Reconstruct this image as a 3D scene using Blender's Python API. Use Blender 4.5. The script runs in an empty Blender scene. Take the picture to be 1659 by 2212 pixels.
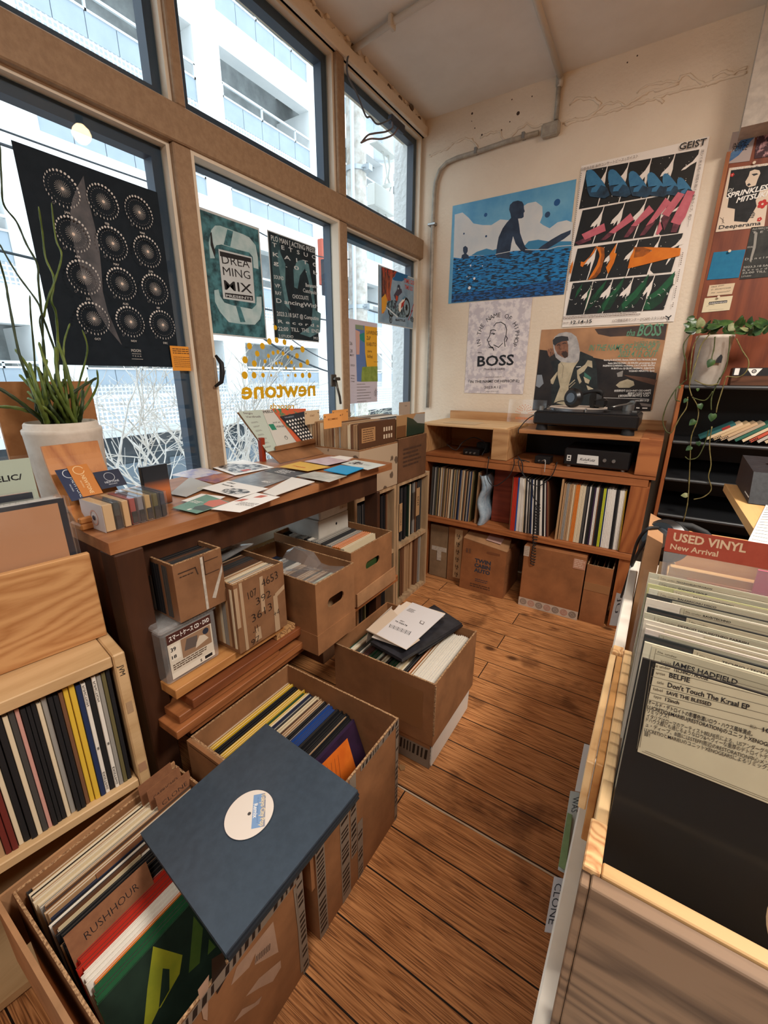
import bpy, math, random
from mathutils import Vector, Matrix, Euler
R = math.radians
random.seed(7)
SC = bpy.context.scene
COL = SC.collection
# ---------------------------------------------------------------- camera (solved from the photograph)
CW, CH, FPX = 1659, 2212, 920.57
CPOS = Vector((1.496, -2.72, 1.27))
_y, _p, _r = -0.56949245, -0.30874639, 0.00469677
_f = Vector((math.sin(_y)*math.cos(_p), math.cos(_y)*math.cos(_p), math.sin(_p)))
_rt = _f.cross(Vector((0, 0, 1))).normalized(); _up = _rt.cross(_f)
_c, _s = math.cos(_r), math.sin(_r)
RT = _c*_rt + _s*_up; UP = -_s*_rt + _c*_up; FW = _f
cam = bpy.data.objects.new('camera', bpy.data.cameras.new('camera')); COL.objects.link(cam)
cam.matrix_world = Matrix.Translation(CPOS) @ Matrix((RT, UP, -FW)).transposed().to_4x4()
cam.data.sensor_fit = 'VERTICAL'; cam.data.sensor_height = 36; cam.data.lens = 36*FPX/CH
cam.data.clip_start = .02; cam.data.clip_end = 200
SC.camera = cam

def ray(px, py):
    return FW + RT*((px-CW/2)/FPX) - UP*((py-CH/2)/FPX)
def at(px, py, ax, v):
    'point of the plane (axis ax = v) seen at a photograph pixel'
    r = ray(px, py); i = 'xyz'.index(ax)
    return CPOS + r*((v-CPOS[i])/r[i])
def hit(px, py, O, N):
    r = ray(px, py); return CPOS + r*((O-CPOS).dot(N)/r.dot(N))

# ---------------------------------------------------------------- materials
def lin(c):
    return tuple((x/12.92 if x <= .04045 else ((x+.055)/1.055)**2.4) for x in [v/255 for v in c[:3]]) + (1,)
MC = {}
def newmat(key):
    m = bpy.data.materials.new(key); m.use_nodes = True
    return m, m.node_tree.nodes, m.node_tree.links, m.node_tree.nodes['Principled BSDF']
def noise_col(n, l, b, c1, c2, scale, detail=4, vec=None, lo=.35, hi=.65, rough=.6):
    t = n.new('ShaderNodeTexNoise'); t.inputs['Scale'].default_value = scale; t.inputs['Detail'].default_value = detail
    t.inputs['Roughness'].default_value = rough
    r = n.new('ShaderNodeValToRGB'); r.color_ramp.elements[0].position = lo; r.color_ramp.elements[1].position = hi
    r.color_ramp.elements[0].color = lin(c1); r.color_ramp.elements[1].color = lin(c2)
    if vec: l.new(vec, t.inputs['Vector'])
    l.new(t.outputs[0], r.inputs[0]); l.new(r.outputs[0], b.inputs['Base Color'])
    return t, r
def bump(n, l, b, src, strength, dist=.002):
    u = n.new('ShaderNodeBump'); u.inputs['Strength'].default_value = strength; u.inputs['Distance'].default_value = dist
    l.new(src, u.inputs['Height']); l.new(u.outputs[0], b.inputs['Normal'])
def objvec(n, l, scale=(1, 1, 1), rot=(0, 0, 0)):
    t = n.new('ShaderNodeTexCoord'); m = n.new('ShaderNodeMapping')
    m.inputs['Scale'].default_value = scale; m.inputs['Rotation'].default_value = rot
    l.new(t.outputs['Object'], m.inputs['Vector']); return m.outputs[0]
def flat(c, rough=.6, spec=.4, metal=0, emit=0, name=None):
    k = ('f', tuple(c), rough, spec, metal, emit)
    if k in MC: return MC[k]
    m, n, l, b = newmat(name or 'paint'); 
    b.inputs['Base Color'].default_value = lin(c); b.inputs['Roughness'].default_value = rough
    b.inputs['Specular IOR Level'].default_value = spec; b.inputs['Metallic'].default_value = metal
    if emit:
        b.inputs['Emission Color'].default_value = lin(c); b.inputs['Emission Strength'].default_value = emit
    MC[k] = m; return m
def mottle(c1, c2, scale=20, rough=.7, spec=.3, bmp=0, sc=(1, 1, 1), lo=.35, hi=.65, detail=4, name='mottled'):
    k = ('m', tuple(c1), tuple(c2), scale, rough, spec, bmp, sc, lo, hi)
    if k in MC: return MC[k]
    m, n, l, b = newmat(name)
    t, r = noise_col(n, l, b, c1, c2, scale, detail, objvec(n, l, sc), lo, hi)
    b.inputs['Roughness'].default_value = rough; b.inputs['Specular IOR Level'].default_value = spec
    if bmp: bump(n, l, b, t.outputs[0], bmp)
    MC[k] = m; return m
def wood(c1, c2, axis='y', grain=1, rough=.5, spec=.35, name='wood'):
    'stretched rings: c1 light, c2 dark line colour, grain runs along axis'
    k = ('w', tuple(c1), tuple(c2), axis, grain, rough)
    if k in MC: return MC[k]
    m, n, l, b = newmat(name)
    s = {'x': (.10, 1, 1), 'y': (1, .10, 1), 'z': (1, 1, .10)}[axis]
    v = objvec(n, l, s)
    w = n.new('ShaderNodeTexNoise'); w.inputs['Scale'].default_value = 7*grain; w.inputs['Detail'].default_value = 1.5
    l.new(v, w.inputs['Vector'])
    mu = n.new('ShaderNodeMath'); mu.operation = 'MULTIPLY'; mu.inputs[1].default_value = 11
    l.new(w.outputs[0], mu.inputs[0])
    fr = n.new('ShaderNodeMath'); fr.operation = 'PINGPONG'; fr.inputs[1].default_value = .5
    l.new(mu.outputs[0], fr.inputs[0])
    f = n.new('ShaderNodeTexNoise'); f.inputs['Scale'].default_value = 160; f.inputs['Detail'].default_value = 3
    l.new(v, f.inputs['Vector'])
    ad = n.new('ShaderNodeMath'); ad.operation = 'MULTIPLY_ADD'; ad.inputs[1].default_value = .45
    l.new(f.outputs[0], ad.inputs[0]); l.new(fr.outputs[0], ad.inputs[2])
    r = n.new('ShaderNodeValToRGB'); e = r.color_ramp.elements
    e[0].position = .12; e[0].color = lin(c2); e[1].position = .62; e[1].color = lin(c1)
    l.new(ad.outputs[0], r.inputs[0]); l.new(r.outputs[0], b.inputs['Base Color'])
    b.inputs['Roughness'].default_value = rough; b.inputs['Specular IOR Level'].default_value = spec
    bump(n, l, b, ad.outputs[0], .12, .001)
    MC[k] = m; return m
def glass(tint=(255, 255, 255), fac=1.0, rough=.0, name='glass', haze=0.0):
    k = ('g', tint, fac, rough, haze)
    if k in MC: return MC[k]
    m = bpy.data.materials.new(name); m.use_nodes = True; n = m.node_tree.nodes; l = m.node_tree.links; n.clear()
    o = n.new('ShaderNodeOutputMaterial'); tr = n.new('ShaderNodeBsdfTransparent'); g = n.new('ShaderNodeBsdfGlossy')
    tr.inputs[0].default_value = lin(tint); g.inputs['Roughness'].default_value = rough
    fr = n.new('ShaderNodeLayerWeight'); fr.inputs[0].default_value = .5; pw = n.new('ShaderNodeMath'); pw.operation = 'POWER'; pw.inputs[1].default_value = 4.5
    mx = n.new('ShaderNodeMixShader'); ml = n.new('ShaderNodeMath'); ml.operation = 'MULTIPLY_ADD'; ml.inputs[1].default_value = .7*fac; ml.inputs[2].default_value = .035*fac
    l.new(fr.outputs['Facing'], pw.inputs[0]); l.new(pw.outputs[0], ml.inputs[0]); l.new(ml.outputs[0], mx.inputs[0]); l.new(tr.outputs[0], mx.inputs[1]); l.new(g.outputs[0], mx.inputs[2])
    out = mx.outputs[0]
    if haze:
        d = n.new('ShaderNodeBsdfDiffuse'); d.inputs[0].default_value = (.8, .8, .8, 1)
        m2 = n.new('ShaderNodeMixShader'); m2.inputs[0].default_value = haze
        l.new(out, m2.inputs[1]); l.new(d.outputs[0], m2.inputs[2]); out = m2.outputs[0]
    l.new(out, o.inputs[0]); MC[k] = m; return m
def cardboard(c=(146, 102, 68), name='cardboard'):
    k = ('cb', c)
    if k in MC: return MC[k]
    m, n, l, b = newmat(name)
    t, r = noise_col(n, l, b, [x*.86 for x in c], [min(255, x*1.08) for x in c], 9, 6, objvec(n, l), .3, .7)
    w = n.new('ShaderNodeTexNoise'); w.inputs['Scale'].default_value = 220; l.new(objvec(n, l, (1, 1, .06)), w.inputs['Vector'])
    bump(n, l, b, w.outputs[0], .12, .0008)
    b.inputs['Roughness'].default_value = .85; b.inputs['Specular IOR Level'].default_value = .15
    MC[k] = m; return m

# ---------------------------------------------------------------- meshes
TXT = {}
def text_geo(s, bold=0.0, shear=0.0, space=1.0):
    k = (s, bold, shear, space)
    if k in TXT: return TXT[k]
    c = bpy.data.curves.new('t', 'FONT'); c.body = s; c.size = 1; c.resolution_u = 2; c.offset = bold; c.shear = shear
    c.space_character = space; c.align_x = 'LEFT'
    o = bpy.data.objects.new('t', c); COL.objects.link(o)
    dg = bpy.context.evaluated_depsgraph_get()
    me = o.evaluated_get(dg).to_mesh()
    vs = [(v.co.x, v.co.y) for v in me.vertices]; fs = [tuple(p.vertices) for p in me.polygons]
    o.evaluated_get(dg).to_mesh_clear()
    bpy.data.objects.remove(o); bpy.data.curves.remove(c)
    if not vs: vs = [(0, 0), (.001, 0), (0, .001)]; fs = [(0, 1, 2)]
    x0 = min(v[0] for v in vs); x1 = max(v[0] for v in vs); y0 = min(v[1] for v in vs); y1 = max(v[1] for v in vs)
    TXT[k] = (vs, fs, x0, x1, y0, y1); return TXT[k]

class MB:
    'collects faces of several materials and links them as ONE mesh object'
    def __init__(s): s.v = []; s.f = []; s.m = []; s.mats = []; s.sm = []
    def mi(s, m):
        if m not in s.mats: s.mats.append(m)
        return s.mats.index(m)
    def add(s, vs, fs, m, smooth=False, T=None):
        o = len(s.v); i = s.mi(m)
        s.v += [tuple(T @ Vector(v)) if T else tuple(v) for v in vs]
        s.f += [tuple(o+j for j in f) for f in fs]; s.m += [i]*len(fs); s.sm += [smooth]*len(fs)
    def box(s, a, b, m, T=None, bev=0):
        x0, y0, z0 = [min(p, q) for p, q in zip(a, b)]; x1, y1, z1 = [max(p, q) for p, q in zip(a, b)]
        if bev:
            e = min(bev, (x1-x0)*.45, (y1-y0)*.45, (z1-z0)*.45)
            vs = []; 
            for (X, ex) in ((x0, e), (x1, -e)):
                for (Y, ey) in ((y0, e), (y1, -e)):
                    for (Z, ez) in ((z0, e), (z1, -e)):
                        vs += [(X, Y+ey, Z+ez), (X+ex, Y, Z+ez), (X+ex, Y+ey, Z)]
            import itertools
            idx = lambda i, j, k, c: ((i*2+j)*2+k)*3+c
            fs = []
            for i in (0, 1):
                fs.append([idx(i, 0, 0, 0), idx(i, 1, 0, 0), idx(i, 1, 1, 0), idx(i, 0, 1, 0)])
                fs.append([idx(0, i, 0, 1), idx(1, i, 0, 1), idx(1, i, 1, 1), idx(0, i, 1, 1)])
                fs.append([idx(0, 0, i, 2), idx(1, 0, i, 2), idx(1, 1, i, 2), idx(0, 1, i, 2)])
            for i in (0, 1):
                for j in (0, 1):
                    fs.append([idx(i, j, 0, 0), idx(i, j, 1, 0), idx(i, j, 1, 1), idx(i, j, 0, 1)])
                    fs.append([idx(i, 0, j, 0), idx(i, 1, j, 0), idx(i, 1, j, 2), idx(i, 0, j, 2)])
                    fs.append([idx(0, i, j, 1), idx(1, i, j, 1), idx(1, i, j, 2), idx(0, i, j, 2)])
            for i, j, k in itertools.product((0, 1), repeat=3): fs.append([idx(i, j, k, 0), idx(i, j, k, 1), idx(i, j, k, 2)])
            # fix winding
            c = Vector(((x0+x1)/2, (y0+y1)/2, (z0+z1)/2)); V = [Vector(v) for v in vs]; out = []
            for f in fs:
                n = (V[f[1]]-V[f[0]]).cross(V[f[2]]-V[f[0]]); g = sum((V[i] for i in f), Vector())/len(f)
                out.append(f if n.dot(g-c) > 0 else f[::-1])
            s.add(vs, out, m, False, T); return s
        vs = [(x0, y0, z0), (x1, y0, z0), (x1, y1, z0), (x0, y1, z0), (x0, y0, z1), (x1, y0, z1), (x1, y1, z1), (x0, y1, z1)]
        s.add(vs, [(0, 3, 2, 1), (4, 5, 6, 7), (0, 1, 5, 4), (1, 2, 6, 5), (2, 3, 7, 6), (3, 0, 4, 7)], m, False, T); return s
    def prism(s, pts, h, m, T=None):
        'pts: 3D polygon, extruded by vector h'
        n = len(pts); h = Vector(h); P = [Vector(p) for p in pts]
        vs = P + [p+h for p in P]
        fs = [tuple(range(n))[::-1], tuple(range(n, 2*n))] + [(i, (i+1) % n, n+(i+1) % n, n+i) for i in range(n)]
        s.add(vs, fs, m, False, T); return s
    def cyl(s, a, b, r, m, r2=None, seg=16, caps=True):
        a = Vector(a); b = Vector(b); d = (b-a).normalized(); u = d.orthogonal().normalized(); w = d.cross(u)
        r2 = r if r2 is None else r2; vs = []
        for (c, q) in ((a, r), (b, r2)):
            vs += [c + u*(q*math.cos(2*math.pi*i/seg)) + w*(q*math.sin(2*math.pi*i/seg)) for i in range(seg)]
        s.add(vs, [(i, (i+1) % seg, seg+(i+1) % seg, seg+i) for i in range(seg)], m, True)
        if caps:
            s.add(vs[:seg], [tuple(range(seg))[::-1]], m); s.add(vs[seg:], [tuple(range(seg))], m)
        return s
    def lathe(s, prof, c, m, seg=40, T=None):
        vs = []; c = Vector(c)
        for (r, z) in prof: vs += [c+Vector((r*math.cos(2*math.pi*i/seg), r*math.sin(2*math.pi*i/seg), z)) for i in range(seg)]
        fs = [(k*seg+i, k*seg+(i+1) % seg, (k+1)*seg+(i+1) % seg, (k+1)*seg+i) for k in range(len(prof)-1) for i in range(seg)]
        s.add(vs, fs, m, True, T); return s
    def tube(s, pts, r, m, seg=8, rr=None):
        P = [Vector(p) for p in pts]; n = len(P); vs = []; u = None
        for i in range(n):
            d = (P[min(i+1, n-1)]-P[max(i-1, 0)]).normalized()
            u = d.orthogonal().normalized() if u is None else (u - d*u.dot(d)).normalized()
            w = d.cross(u); q = rr[i] if rr else r
            vs += [P[i]+u*(q*math.cos(2*math.pi*k/seg))+w*(q*math.sin(2*math.pi*k/seg)) for k in range(seg)]
        fs = [(i*seg+k, i*seg+(k+1) % seg, (i+1)*seg+(k+1) % seg, (i+1)*seg+k) for i in range(n-1) for k in range(seg)]
        fs += [tuple(range(seg))[::-1], tuple(range((n-1)*seg, n*seg))]
        s.add(vs, fs, m, True); return s
    def quad(s, a, b, c, d, m): s.add([a, b, c, d], [(0, 1, 2, 3)], m); return s
    def build(s, name, parent=None, loc=None):
        me = bpy.data.meshes.new(name)
        off = Vector((0, 0, 0))
        if parent is not None and parent.get('_w'): off = Vector(parent['_w'])
        if loc is not None: off = Vector(loc)
        me.from_pydata([tuple(Vector(v)-off) for v in s.v], [], s.f)
        for m in s.mats: me.materials.append(m)
        me.polygons.foreach_set('material_index', s.m); me.polygons.foreach_set('use_smooth', s.sm)
        me.update()
        o = bpy.data.objects.new(name, me); COL.objects.link(o)
        if parent is not None: o.parent = parent
        if loc is not None:
            o.location = off - (Vector(parent['_w']) if parent is not None and parent.get('_w') else Vector())
            o['_w'] = tuple(off)
        elif parent is not None and parent.get('_w'): o['_w'] = tuple(off)
        return o
def tag(o, label=None, cat=None, group=None, kind=None):
    if label: o['label'] = label
    if cat: o['category'] = cat
    if group: o['group'] = group
    if kind: o['kind'] = kind
    return o
def thing(name, label, cat, loc, group=None):
    'Empty at the base of a thing; parts are built in world coordinates and stored relative to it'
    o = bpy.data.objects.new(name, None); COL.objects.link(o); o.location = loc; o['_w'] = tuple(loc); o.empty_display_size = .05
    return tag(o, label, cat, group)
def struct(o): o['kind'] = 'structure'; return o

# ---------------------------------------------------------------- printed sheets
class Art:
    '''a printed sheet: slab of paper with ink layers.  O = world lower-left corner, U,V in-plane unit vectors'''
    def __init__(s, O, U, V, w, h, mat, t=.0008, mb=None):
        s.O = Vector(O); s.U = Vector(U).normalized(); s.V = Vector(V).normalized(); s.N = s.U.cross(s.V).normalized()
        s.w = w; s.h = h; s.mb = mb or MB(); s.k = 0; s.map = (0, 0, 1)
        if mat: s.mb.prism([s.P(0, 0, -t), s.P(w, 0, -t), s.P(w, h, -t), s.P(0, h, -t)], s.N*t, mat)
    def P(s, u, v, d=0): return s.O + s.U*u + s.V*v + s.N*d
    def lay(s): s.k += 1; return .0002 + .00004*s.k
    def poly(s, pts, m, raw=True):
        d = s.lay(); s.mb.add([s.P(u, v, d) for u, v in pts], [tuple(range(len(pts)))], m); return s
    def rect(s, u0, v0, u1, v1, m): return s.poly([(u0, v0), (u1, v0), (u1, v1), (u0, v1)], m)
    def disc(s, u, v, r, m, seg=16, rv=None, a=0):
        rv = rv or r
        return s.poly([(u+r*math.cos(2*math.pi*i/seg)*math.cos(a)-rv*math.sin(2*math.pi*i/seg)*math.sin(a), v+r*math.cos(2*math.pi*i/seg)*math.sin(a)+rv*math.sin(2*math.pi*i/seg)*math.cos(a)) for i in range(seg)], m)
    def ring(s, u, v, r0, r1, m, seg=32, a0=0, a1=2*math.pi):
        d = s.lay(); vs = []
        for i in range(seg+1):
            a = a0+(a1-a0)*i/seg
            vs += [s.P(u+r0*math.cos(a), v+r0*math.sin(a), d), s.P(u+r1*math.cos(a), v+r1*math.sin(a), d)]
        s.mb.add(vs, [(2*i, 2*i+1, 2*i+3, 2*i+2) for i in range(seg)], m); return s
    def line(s, pts, wd, m):
        d = s.lay()
        for (a, b) in zip(pts, pts[1:]):
            dx, dy = b[0]-a[0], b[1]-a[1]; L = math.hypot(dx, dy) or 1; nx, ny = -dy/L*wd/2, dx/L*wd/2; ex, ey = dx/L*wd*.3, dy/L*wd*.3
            q = [(a[0]+nx-ex, a[1]+ny-ey), (a[0]-nx-ex, a[1]-ny-ey), (b[0]-nx+ex, b[1]-ny+ey), (b[0]+nx+ex, b[1]+ny+ey)]
            s.mb.add([s.P(u, v, d) for u, v in q], [(0, 1, 2, 3)], m)
        return s
    def text(s, t, u, v, size, m, bold=0, w=None, rot=0, shear=0, align='l', mir=False, space=1.0, sx=1.0):
        'size = cap height; w = force this width'
        vs, fs, x0, x1, y0, y1 = text_geo(t, bold, shear, space)
        k = size/.73; kx = k*sx if w is None else w/(x1-x0); d = s.lay(); W_ = (x1-x0)*kx
        ox = {'l': 0, 'c': -W_/2, 'r': -W_}[align]; c, q = math.cos(rot), math.sin(rot); out = []
        for (x, y) in vs:
            X = (x-x0)*kx+ox; Y = y*k
            if mir: X = -X
            out.append(s.P(u+X*c-Y*q, v+X*q+Y*c, d))
        s.mb.add(out, fs, m); return s
    # pixel tracing onto the sheet's own plane
    def uv(s, px, py):
        ox, oy, k = s.map; p = hit(ox+px*k, oy+py*k, s.O, s.N)-s.O; return (p.dot(s.U), p.dot(s.V))
    def tr(s, pts, m): return s.poly([s.uv(*p) for p in pts], m)
    def trl(s, pts, wd, m): return s.line([s.uv(*p) for p in pts], wd, m)
    def ttext(s, t, p0, p1, size, m, **k):
        'text whose baseline runs between two traced points'
        a = s.uv(*p0); b = s.uv(*p1)
        return s.text(t, a[0], a[1], size, m, w=math.hypot(b[0]-a[0], b[1]-a[1]), rot=math.atan2(b[1]-a[1], b[0]-a[0]), **k)
    def greek(s, u, v, w, n, dv, m, hgt=None, ragged=.25, words=True):
        'lines of tiny unreadable print'
        d = s.lay(); hgt = hgt or dv*.45; rnd = random.Random(int(u*9999+v*777)+n)
        for i in range(n):
            x = u; end = u+w*(1-ragged*rnd.random())
            while x < end:
                l = min(hgt*(1.5+4*rnd.random()), end-x)
                s.mb.add([s.P(x, v-i*dv, d), s.P(x+l, v-i*dv, d), s.P(x+l, v-i*dv+hgt, d), s.P(x, v-i*dv+hgt, d)], [(0, 1, 2, 3)], m)
                x += l+hgt*.6
        return s
    def build(s, name, parent=None, loc=None): return s.mb.build(name, parent, loc)
def sheet(ax, c, p0, p1, mat, flip=False, t=.0008):
    '''Art on a wall plane. ax 'y': wall facing -y (U=+x, V=+z), p=(x,z);  ax 'x': facing +x (U=+y, V=+z), p=(y,z)'''
    if ax == 'y': O, U = (p0[0], c, p0[1]), (1, 0, 0)
    else: O, U = (c, p0[0], p0[1]), (0, 1, 0)
    return Art(O, U, (0, 0, 1), p1[0]-p0[0], p1[1]-p0[1], mat, t)
# ================================================================ palette
K = flat((22, 22, 24), .6); KD = flat((30, 32, 36), .45)
WH = flat((240, 235, 228), .6); CREAM = flat((226, 206, 176), .7)
INK = flat((28, 28, 32), .5); GREYINK = flat((120, 112, 110), .7)
METAL = flat((150, 150, 148), .35, .5, .8)
WALLM, n_, l_, b_ = newmat('plaster'); 
_v = objvec(n_, l_)
_t, _ = noise_col(n_, l_, b_, (224, 206, 184), (234, 218, 197), 3, 5, _v, .3, .7)
_t2 = n_.new('ShaderNodeTexNoise'); _t2.inputs['Scale'].default_value = 55; _t2.inputs['Detail'].default_value = 3; l_.new(_v, _t2.inputs['Vector'])
bump(n_, l_, b_, _t2.outputs[0], .45, .006); b_.inputs['Roughness'].default_value = .75; b_.inputs['Specular IOR Level'].default_value = .2
CEILM = mottle((226, 219, 210), (234, 228, 220), 4, .8, .2, .1, name='ceiling paint')
FRAME = mottle((146, 118, 92), (160, 132, 104), 60, .6, .3, .15, name='painted window wood')
FRAMEW = flat((226, 212, 192), .6)
SEAL = flat((52, 66, 82), .5)
PINE = wood((222, 178, 118), (190, 132, 74), 'y', 1.0, name='pine'); PINEX = wood((204, 164, 112), (178, 128, 78), 'x', 1.0)
PINEZ = wood((226, 190, 138), (200, 150, 94), 'z', 1.0)
TABLE = wood((168, 114, 74), (136, 84, 50), 'y', .8, .42); DARKW = mottle((54, 31, 20), (72, 43, 27), 14, .5, .3, .1, (1, 1, .2), name='dark stained wood')
ORW = wood((172, 108, 62), (136, 78, 42), 'x', .9, .45); ORWZ = wood((160, 96, 54), (126, 68, 36), 'z', .9, .45); ORWY = wood((164, 102, 60), (130, 76, 44), 'y', .9, .45)
CB = cardboard(); CBL = cardboard((168, 126, 90)); CBD = cardboard((108, 76, 54)); CBR = cardboard((150, 98, 62))
EDGE = mottle((186, 150, 112), (120, 88, 62), 180, .9, .1, .3, lo=.4, hi=.6, name='torn corrugated edge')
CLEAR = glass(fac=1.0, rough=.06, haze=.015, name='clear plastic'); CLEAR2 = glass(fac=1.2, rough=.12, haze=.16, name='cloudy plastic')

# ================================================================ floor
FL, n_, l_, b_ = newmat('floorboards')
v = objvec(n_, l_)
br = n_.new('ShaderNodeTexBrick'); br.offset = .37; br.offset_frequency = 2
for k, x in (('Scale', 1), ('Mortar Size', .0022), ('Mortar Smooth', .2), ('Bias', 0), ('Brick Width', 1.35), ('Row Height', .1275)): br.inputs[k].default_value = x
br.inputs['Color1'].default_value = (.15, .15, .15, 1); br.inputs['Color2'].default_value = (.85, .85, .85, 1); br.inputs['Mortar'].default_value = (0, 0, 0, 1)
mp = n_.new('ShaderNodeMapping'); mp.inputs['Location'].default_value = (.35, .018, 0); l_.new(v, mp.inputs['Vector']); l_.new(mp.outputs[0], br.inputs['Vector'])
gv = n_.new('ShaderNodeMapping'); gv.inputs['Scale'].default_value = (.42, 13, 1); l_.new(v, gv.inputs['Vector'])
# shift the grain from board to board
ad = n_.new('ShaderNodeVectorMath'); ad.operation = 'MULTIPLY_ADD'; ad.inputs[1].default_value = (9, 5, 0)
l_.new(br.outputs['Color'], ad.inputs[0]); l_.new(gv.outputs[0], ad.inputs[2])
g1 = n_.new('ShaderNodeTexNoise'); g1.inputs['Scale'].default_value = 3.2; g1.inputs['Detail'].default_value = 2; l_.new(ad.outputs[0], g1.inputs['Vector'])
mu = n_.new('ShaderNodeMath'); mu.operation = 'MULTIPLY'; mu.inputs[1].default_value = 13; l_.new(g1.outputs[0], mu.inputs[0])
pp = n_.new('ShaderNodeMath'); pp.operation = 'PINGPONG'; pp.inputs[1].default_value = .5; l_.new(mu.outputs[0], pp.inputs[0])
g2 = n_.new('ShaderNodeTexNoise'); g2.inputs['Scale'].default_value = 26; g2.inputs['Detail'].default_value = 4; l_.new(ad.outputs[0], g2.inputs['Vector'])
s1 = n_.new('ShaderNodeMath'); s1.operation = 'MULTIPLY_ADD'; s1.inputs[1].default_value = .8; l_.new(g2.outputs[0], s1.inputs[0]); l_.new(pp.outputs[0], s1.inputs[2])
r1 = n_.new('ShaderNodeValToRGB'); e = r1.color_ramp.elements
e[0].position = .28; e[0].color = lin((92, 56, 34)); e[1].position = .9; e[1].color = lin((214, 152, 98)); x = e.new(.52); x.color = lin((170, 112, 66))
l_.new(s1.outputs[0], r1.inputs[0])
# tone per board
m1 = n_.new('ShaderNodeMix'); m1.data_type = 'RGBA'; m1.blend_type = 'MULTIPLY'; m1.inputs[0].default_value = .5
r2 = n_.new('ShaderNodeValToRGB'); r2.color_ramp.elements[0].color = (.62, .58, .55, 1); r2.color_ramp.elements[1].color = (1.15, 1.12, 1.08, 1)
l_.new(br.outputs['Color'], r2.inputs[0]); l_.new(r1.outputs[0], m1.inputs[6]); l_.new(r2.outputs[0], m1.inputs[7])
# stains and knots
st = n_.new('ShaderNodeTexNoise'); st.inputs['Scale'].default_value = 5.5; st.inputs['Detail'].default_value = 6; l_.new(v, st.inputs['Vector'])
r3 = n_.new('ShaderNodeValToRGB'); r3.color_ramp.elements[0].position = .33; r3.color_ramp.elements[1].position = .44
r3.color_ramp.elements[0].color = (.32, .27, .25, 1); r3.color_ramp.elements[1].color = (1, 1, 1, 1); l_.new(st.outputs[0], r3.inputs[0])
m2 = n_.new('ShaderNodeMix'); m2.data_type = 'RGBA'; m2.blend_type = 'MULTIPLY'; m2.inputs[0].default_value = .75
l_.new(m1.outputs[2], m2.inputs[6]); l_.new(r3.outputs[0], m2.inputs[7])
vm = n_.new('ShaderNodeMapping'); vm.inputs['Scale'].default_value = (.6, 1, 1); l_.new(v, vm.inputs['Vector'])
vo = n_.new('ShaderNodeTexVoronoi'); vo.inputs['Scale'].default_value = 5; l_.new(vm.outputs[0], vo.inputs['Vector'])
r4 = n_.new('ShaderNodeValToRGB'); r4.color_ramp.elements[0].position = .05; r4.color_ramp.elements[1].position = .12
r4.color_ramp.elements[0].color = (.07, .04, .03, 1); r4.color_ramp.elements[1].color = (1, 1, 1, 1); l_.new(vo.outputs['Distance'], r4.inputs[0])
m3 = n_.new('ShaderNodeMix'); m3.data_type = 'RGBA'; m3.blend_type = 'MULTIPLY'; m3.inputs[0].default_value = .85
l_.new(m2.outputs[2], m3.inputs[6]); l_.new(r4.outputs[0], m3.inputs[7])
m4 = n_.new('ShaderNodeMix'); m4.data_type = 'RGBA'; l_.new(br.outputs['Fac'], m4.inputs[0]); l_.new(m3.outputs[2], m4.inputs[6]); m4.inputs[7].default_value = lin((26, 15, 10))
l_.new(m4.outputs[2], b_.inputs['Base Color']); b_.inputs['Roughness'].default_value = .55; b_.inputs['Specular IOR Level'].default_value = .3
iv = n_.new('ShaderNodeMath'); iv.operation = 'MULTIPLY_ADD'; iv.inputs[1].default_value = -2.5; l_.new(br.outputs['Fac'], iv.inputs[0]); l_.new(s1.outputs[0], iv.inputs[2])
bump(n_, l_, b_, iv.outputs[0], .35, .0025)
XR, YN = 4.2, -5.0     # room extent
struct(MB().box((-.06, YN-.1, -.12), (XR+.1, .1, 0), FL).build('floor'))
struct(MB().box((-.12, YN-.1, 2.70), (XR+.1, .1, 2.85), CEILM).build('ceiling'))
DKWALL = mottle((96, 78, 62), (128, 106, 86), 5, .8, .2, name='dark unseen wall')  # tone for the unseen walls, kept dark to cut bounce light and deepen contrast
struct(MB().box((XR, YN-.1, 0), (XR+.1, .1, 2.7), DKWALL).build('wall_right'))
struct(MB().box((0, YN-.1, 0), (XR, YN, 2.7), DKWALL).build('wall_rear'))

# ================================================================ back wall with its rough plaster seam
mb = MB(); mb.box((0, 0, 0), (XR, .1, 2.7), WALLM)
struct(mb.build('wall_back'))
def ridge(px, name, r0=.006):
    P_ = [at(x, y, 'y', 0) for x, y in px]; out = []
    rnd = random.Random(len(px))
    for a, b in zip(P_, P_[1:]):
        n = max(2, int((b-a).length/.012))
        for i in range(n): 
            q = a.lerp(b, i/n); out.append(Vector((q.x+rnd.uniform(-.003, .003), -.0005, q.z+rnd.uniform(-.004, .004))))
    out.append(P_[-1]); mb = MB(); mb.tube(out, r0, WALLM, 6, [r0*rnd.uniform(.5, 1.4) for _ in out])
    return mb
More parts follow.
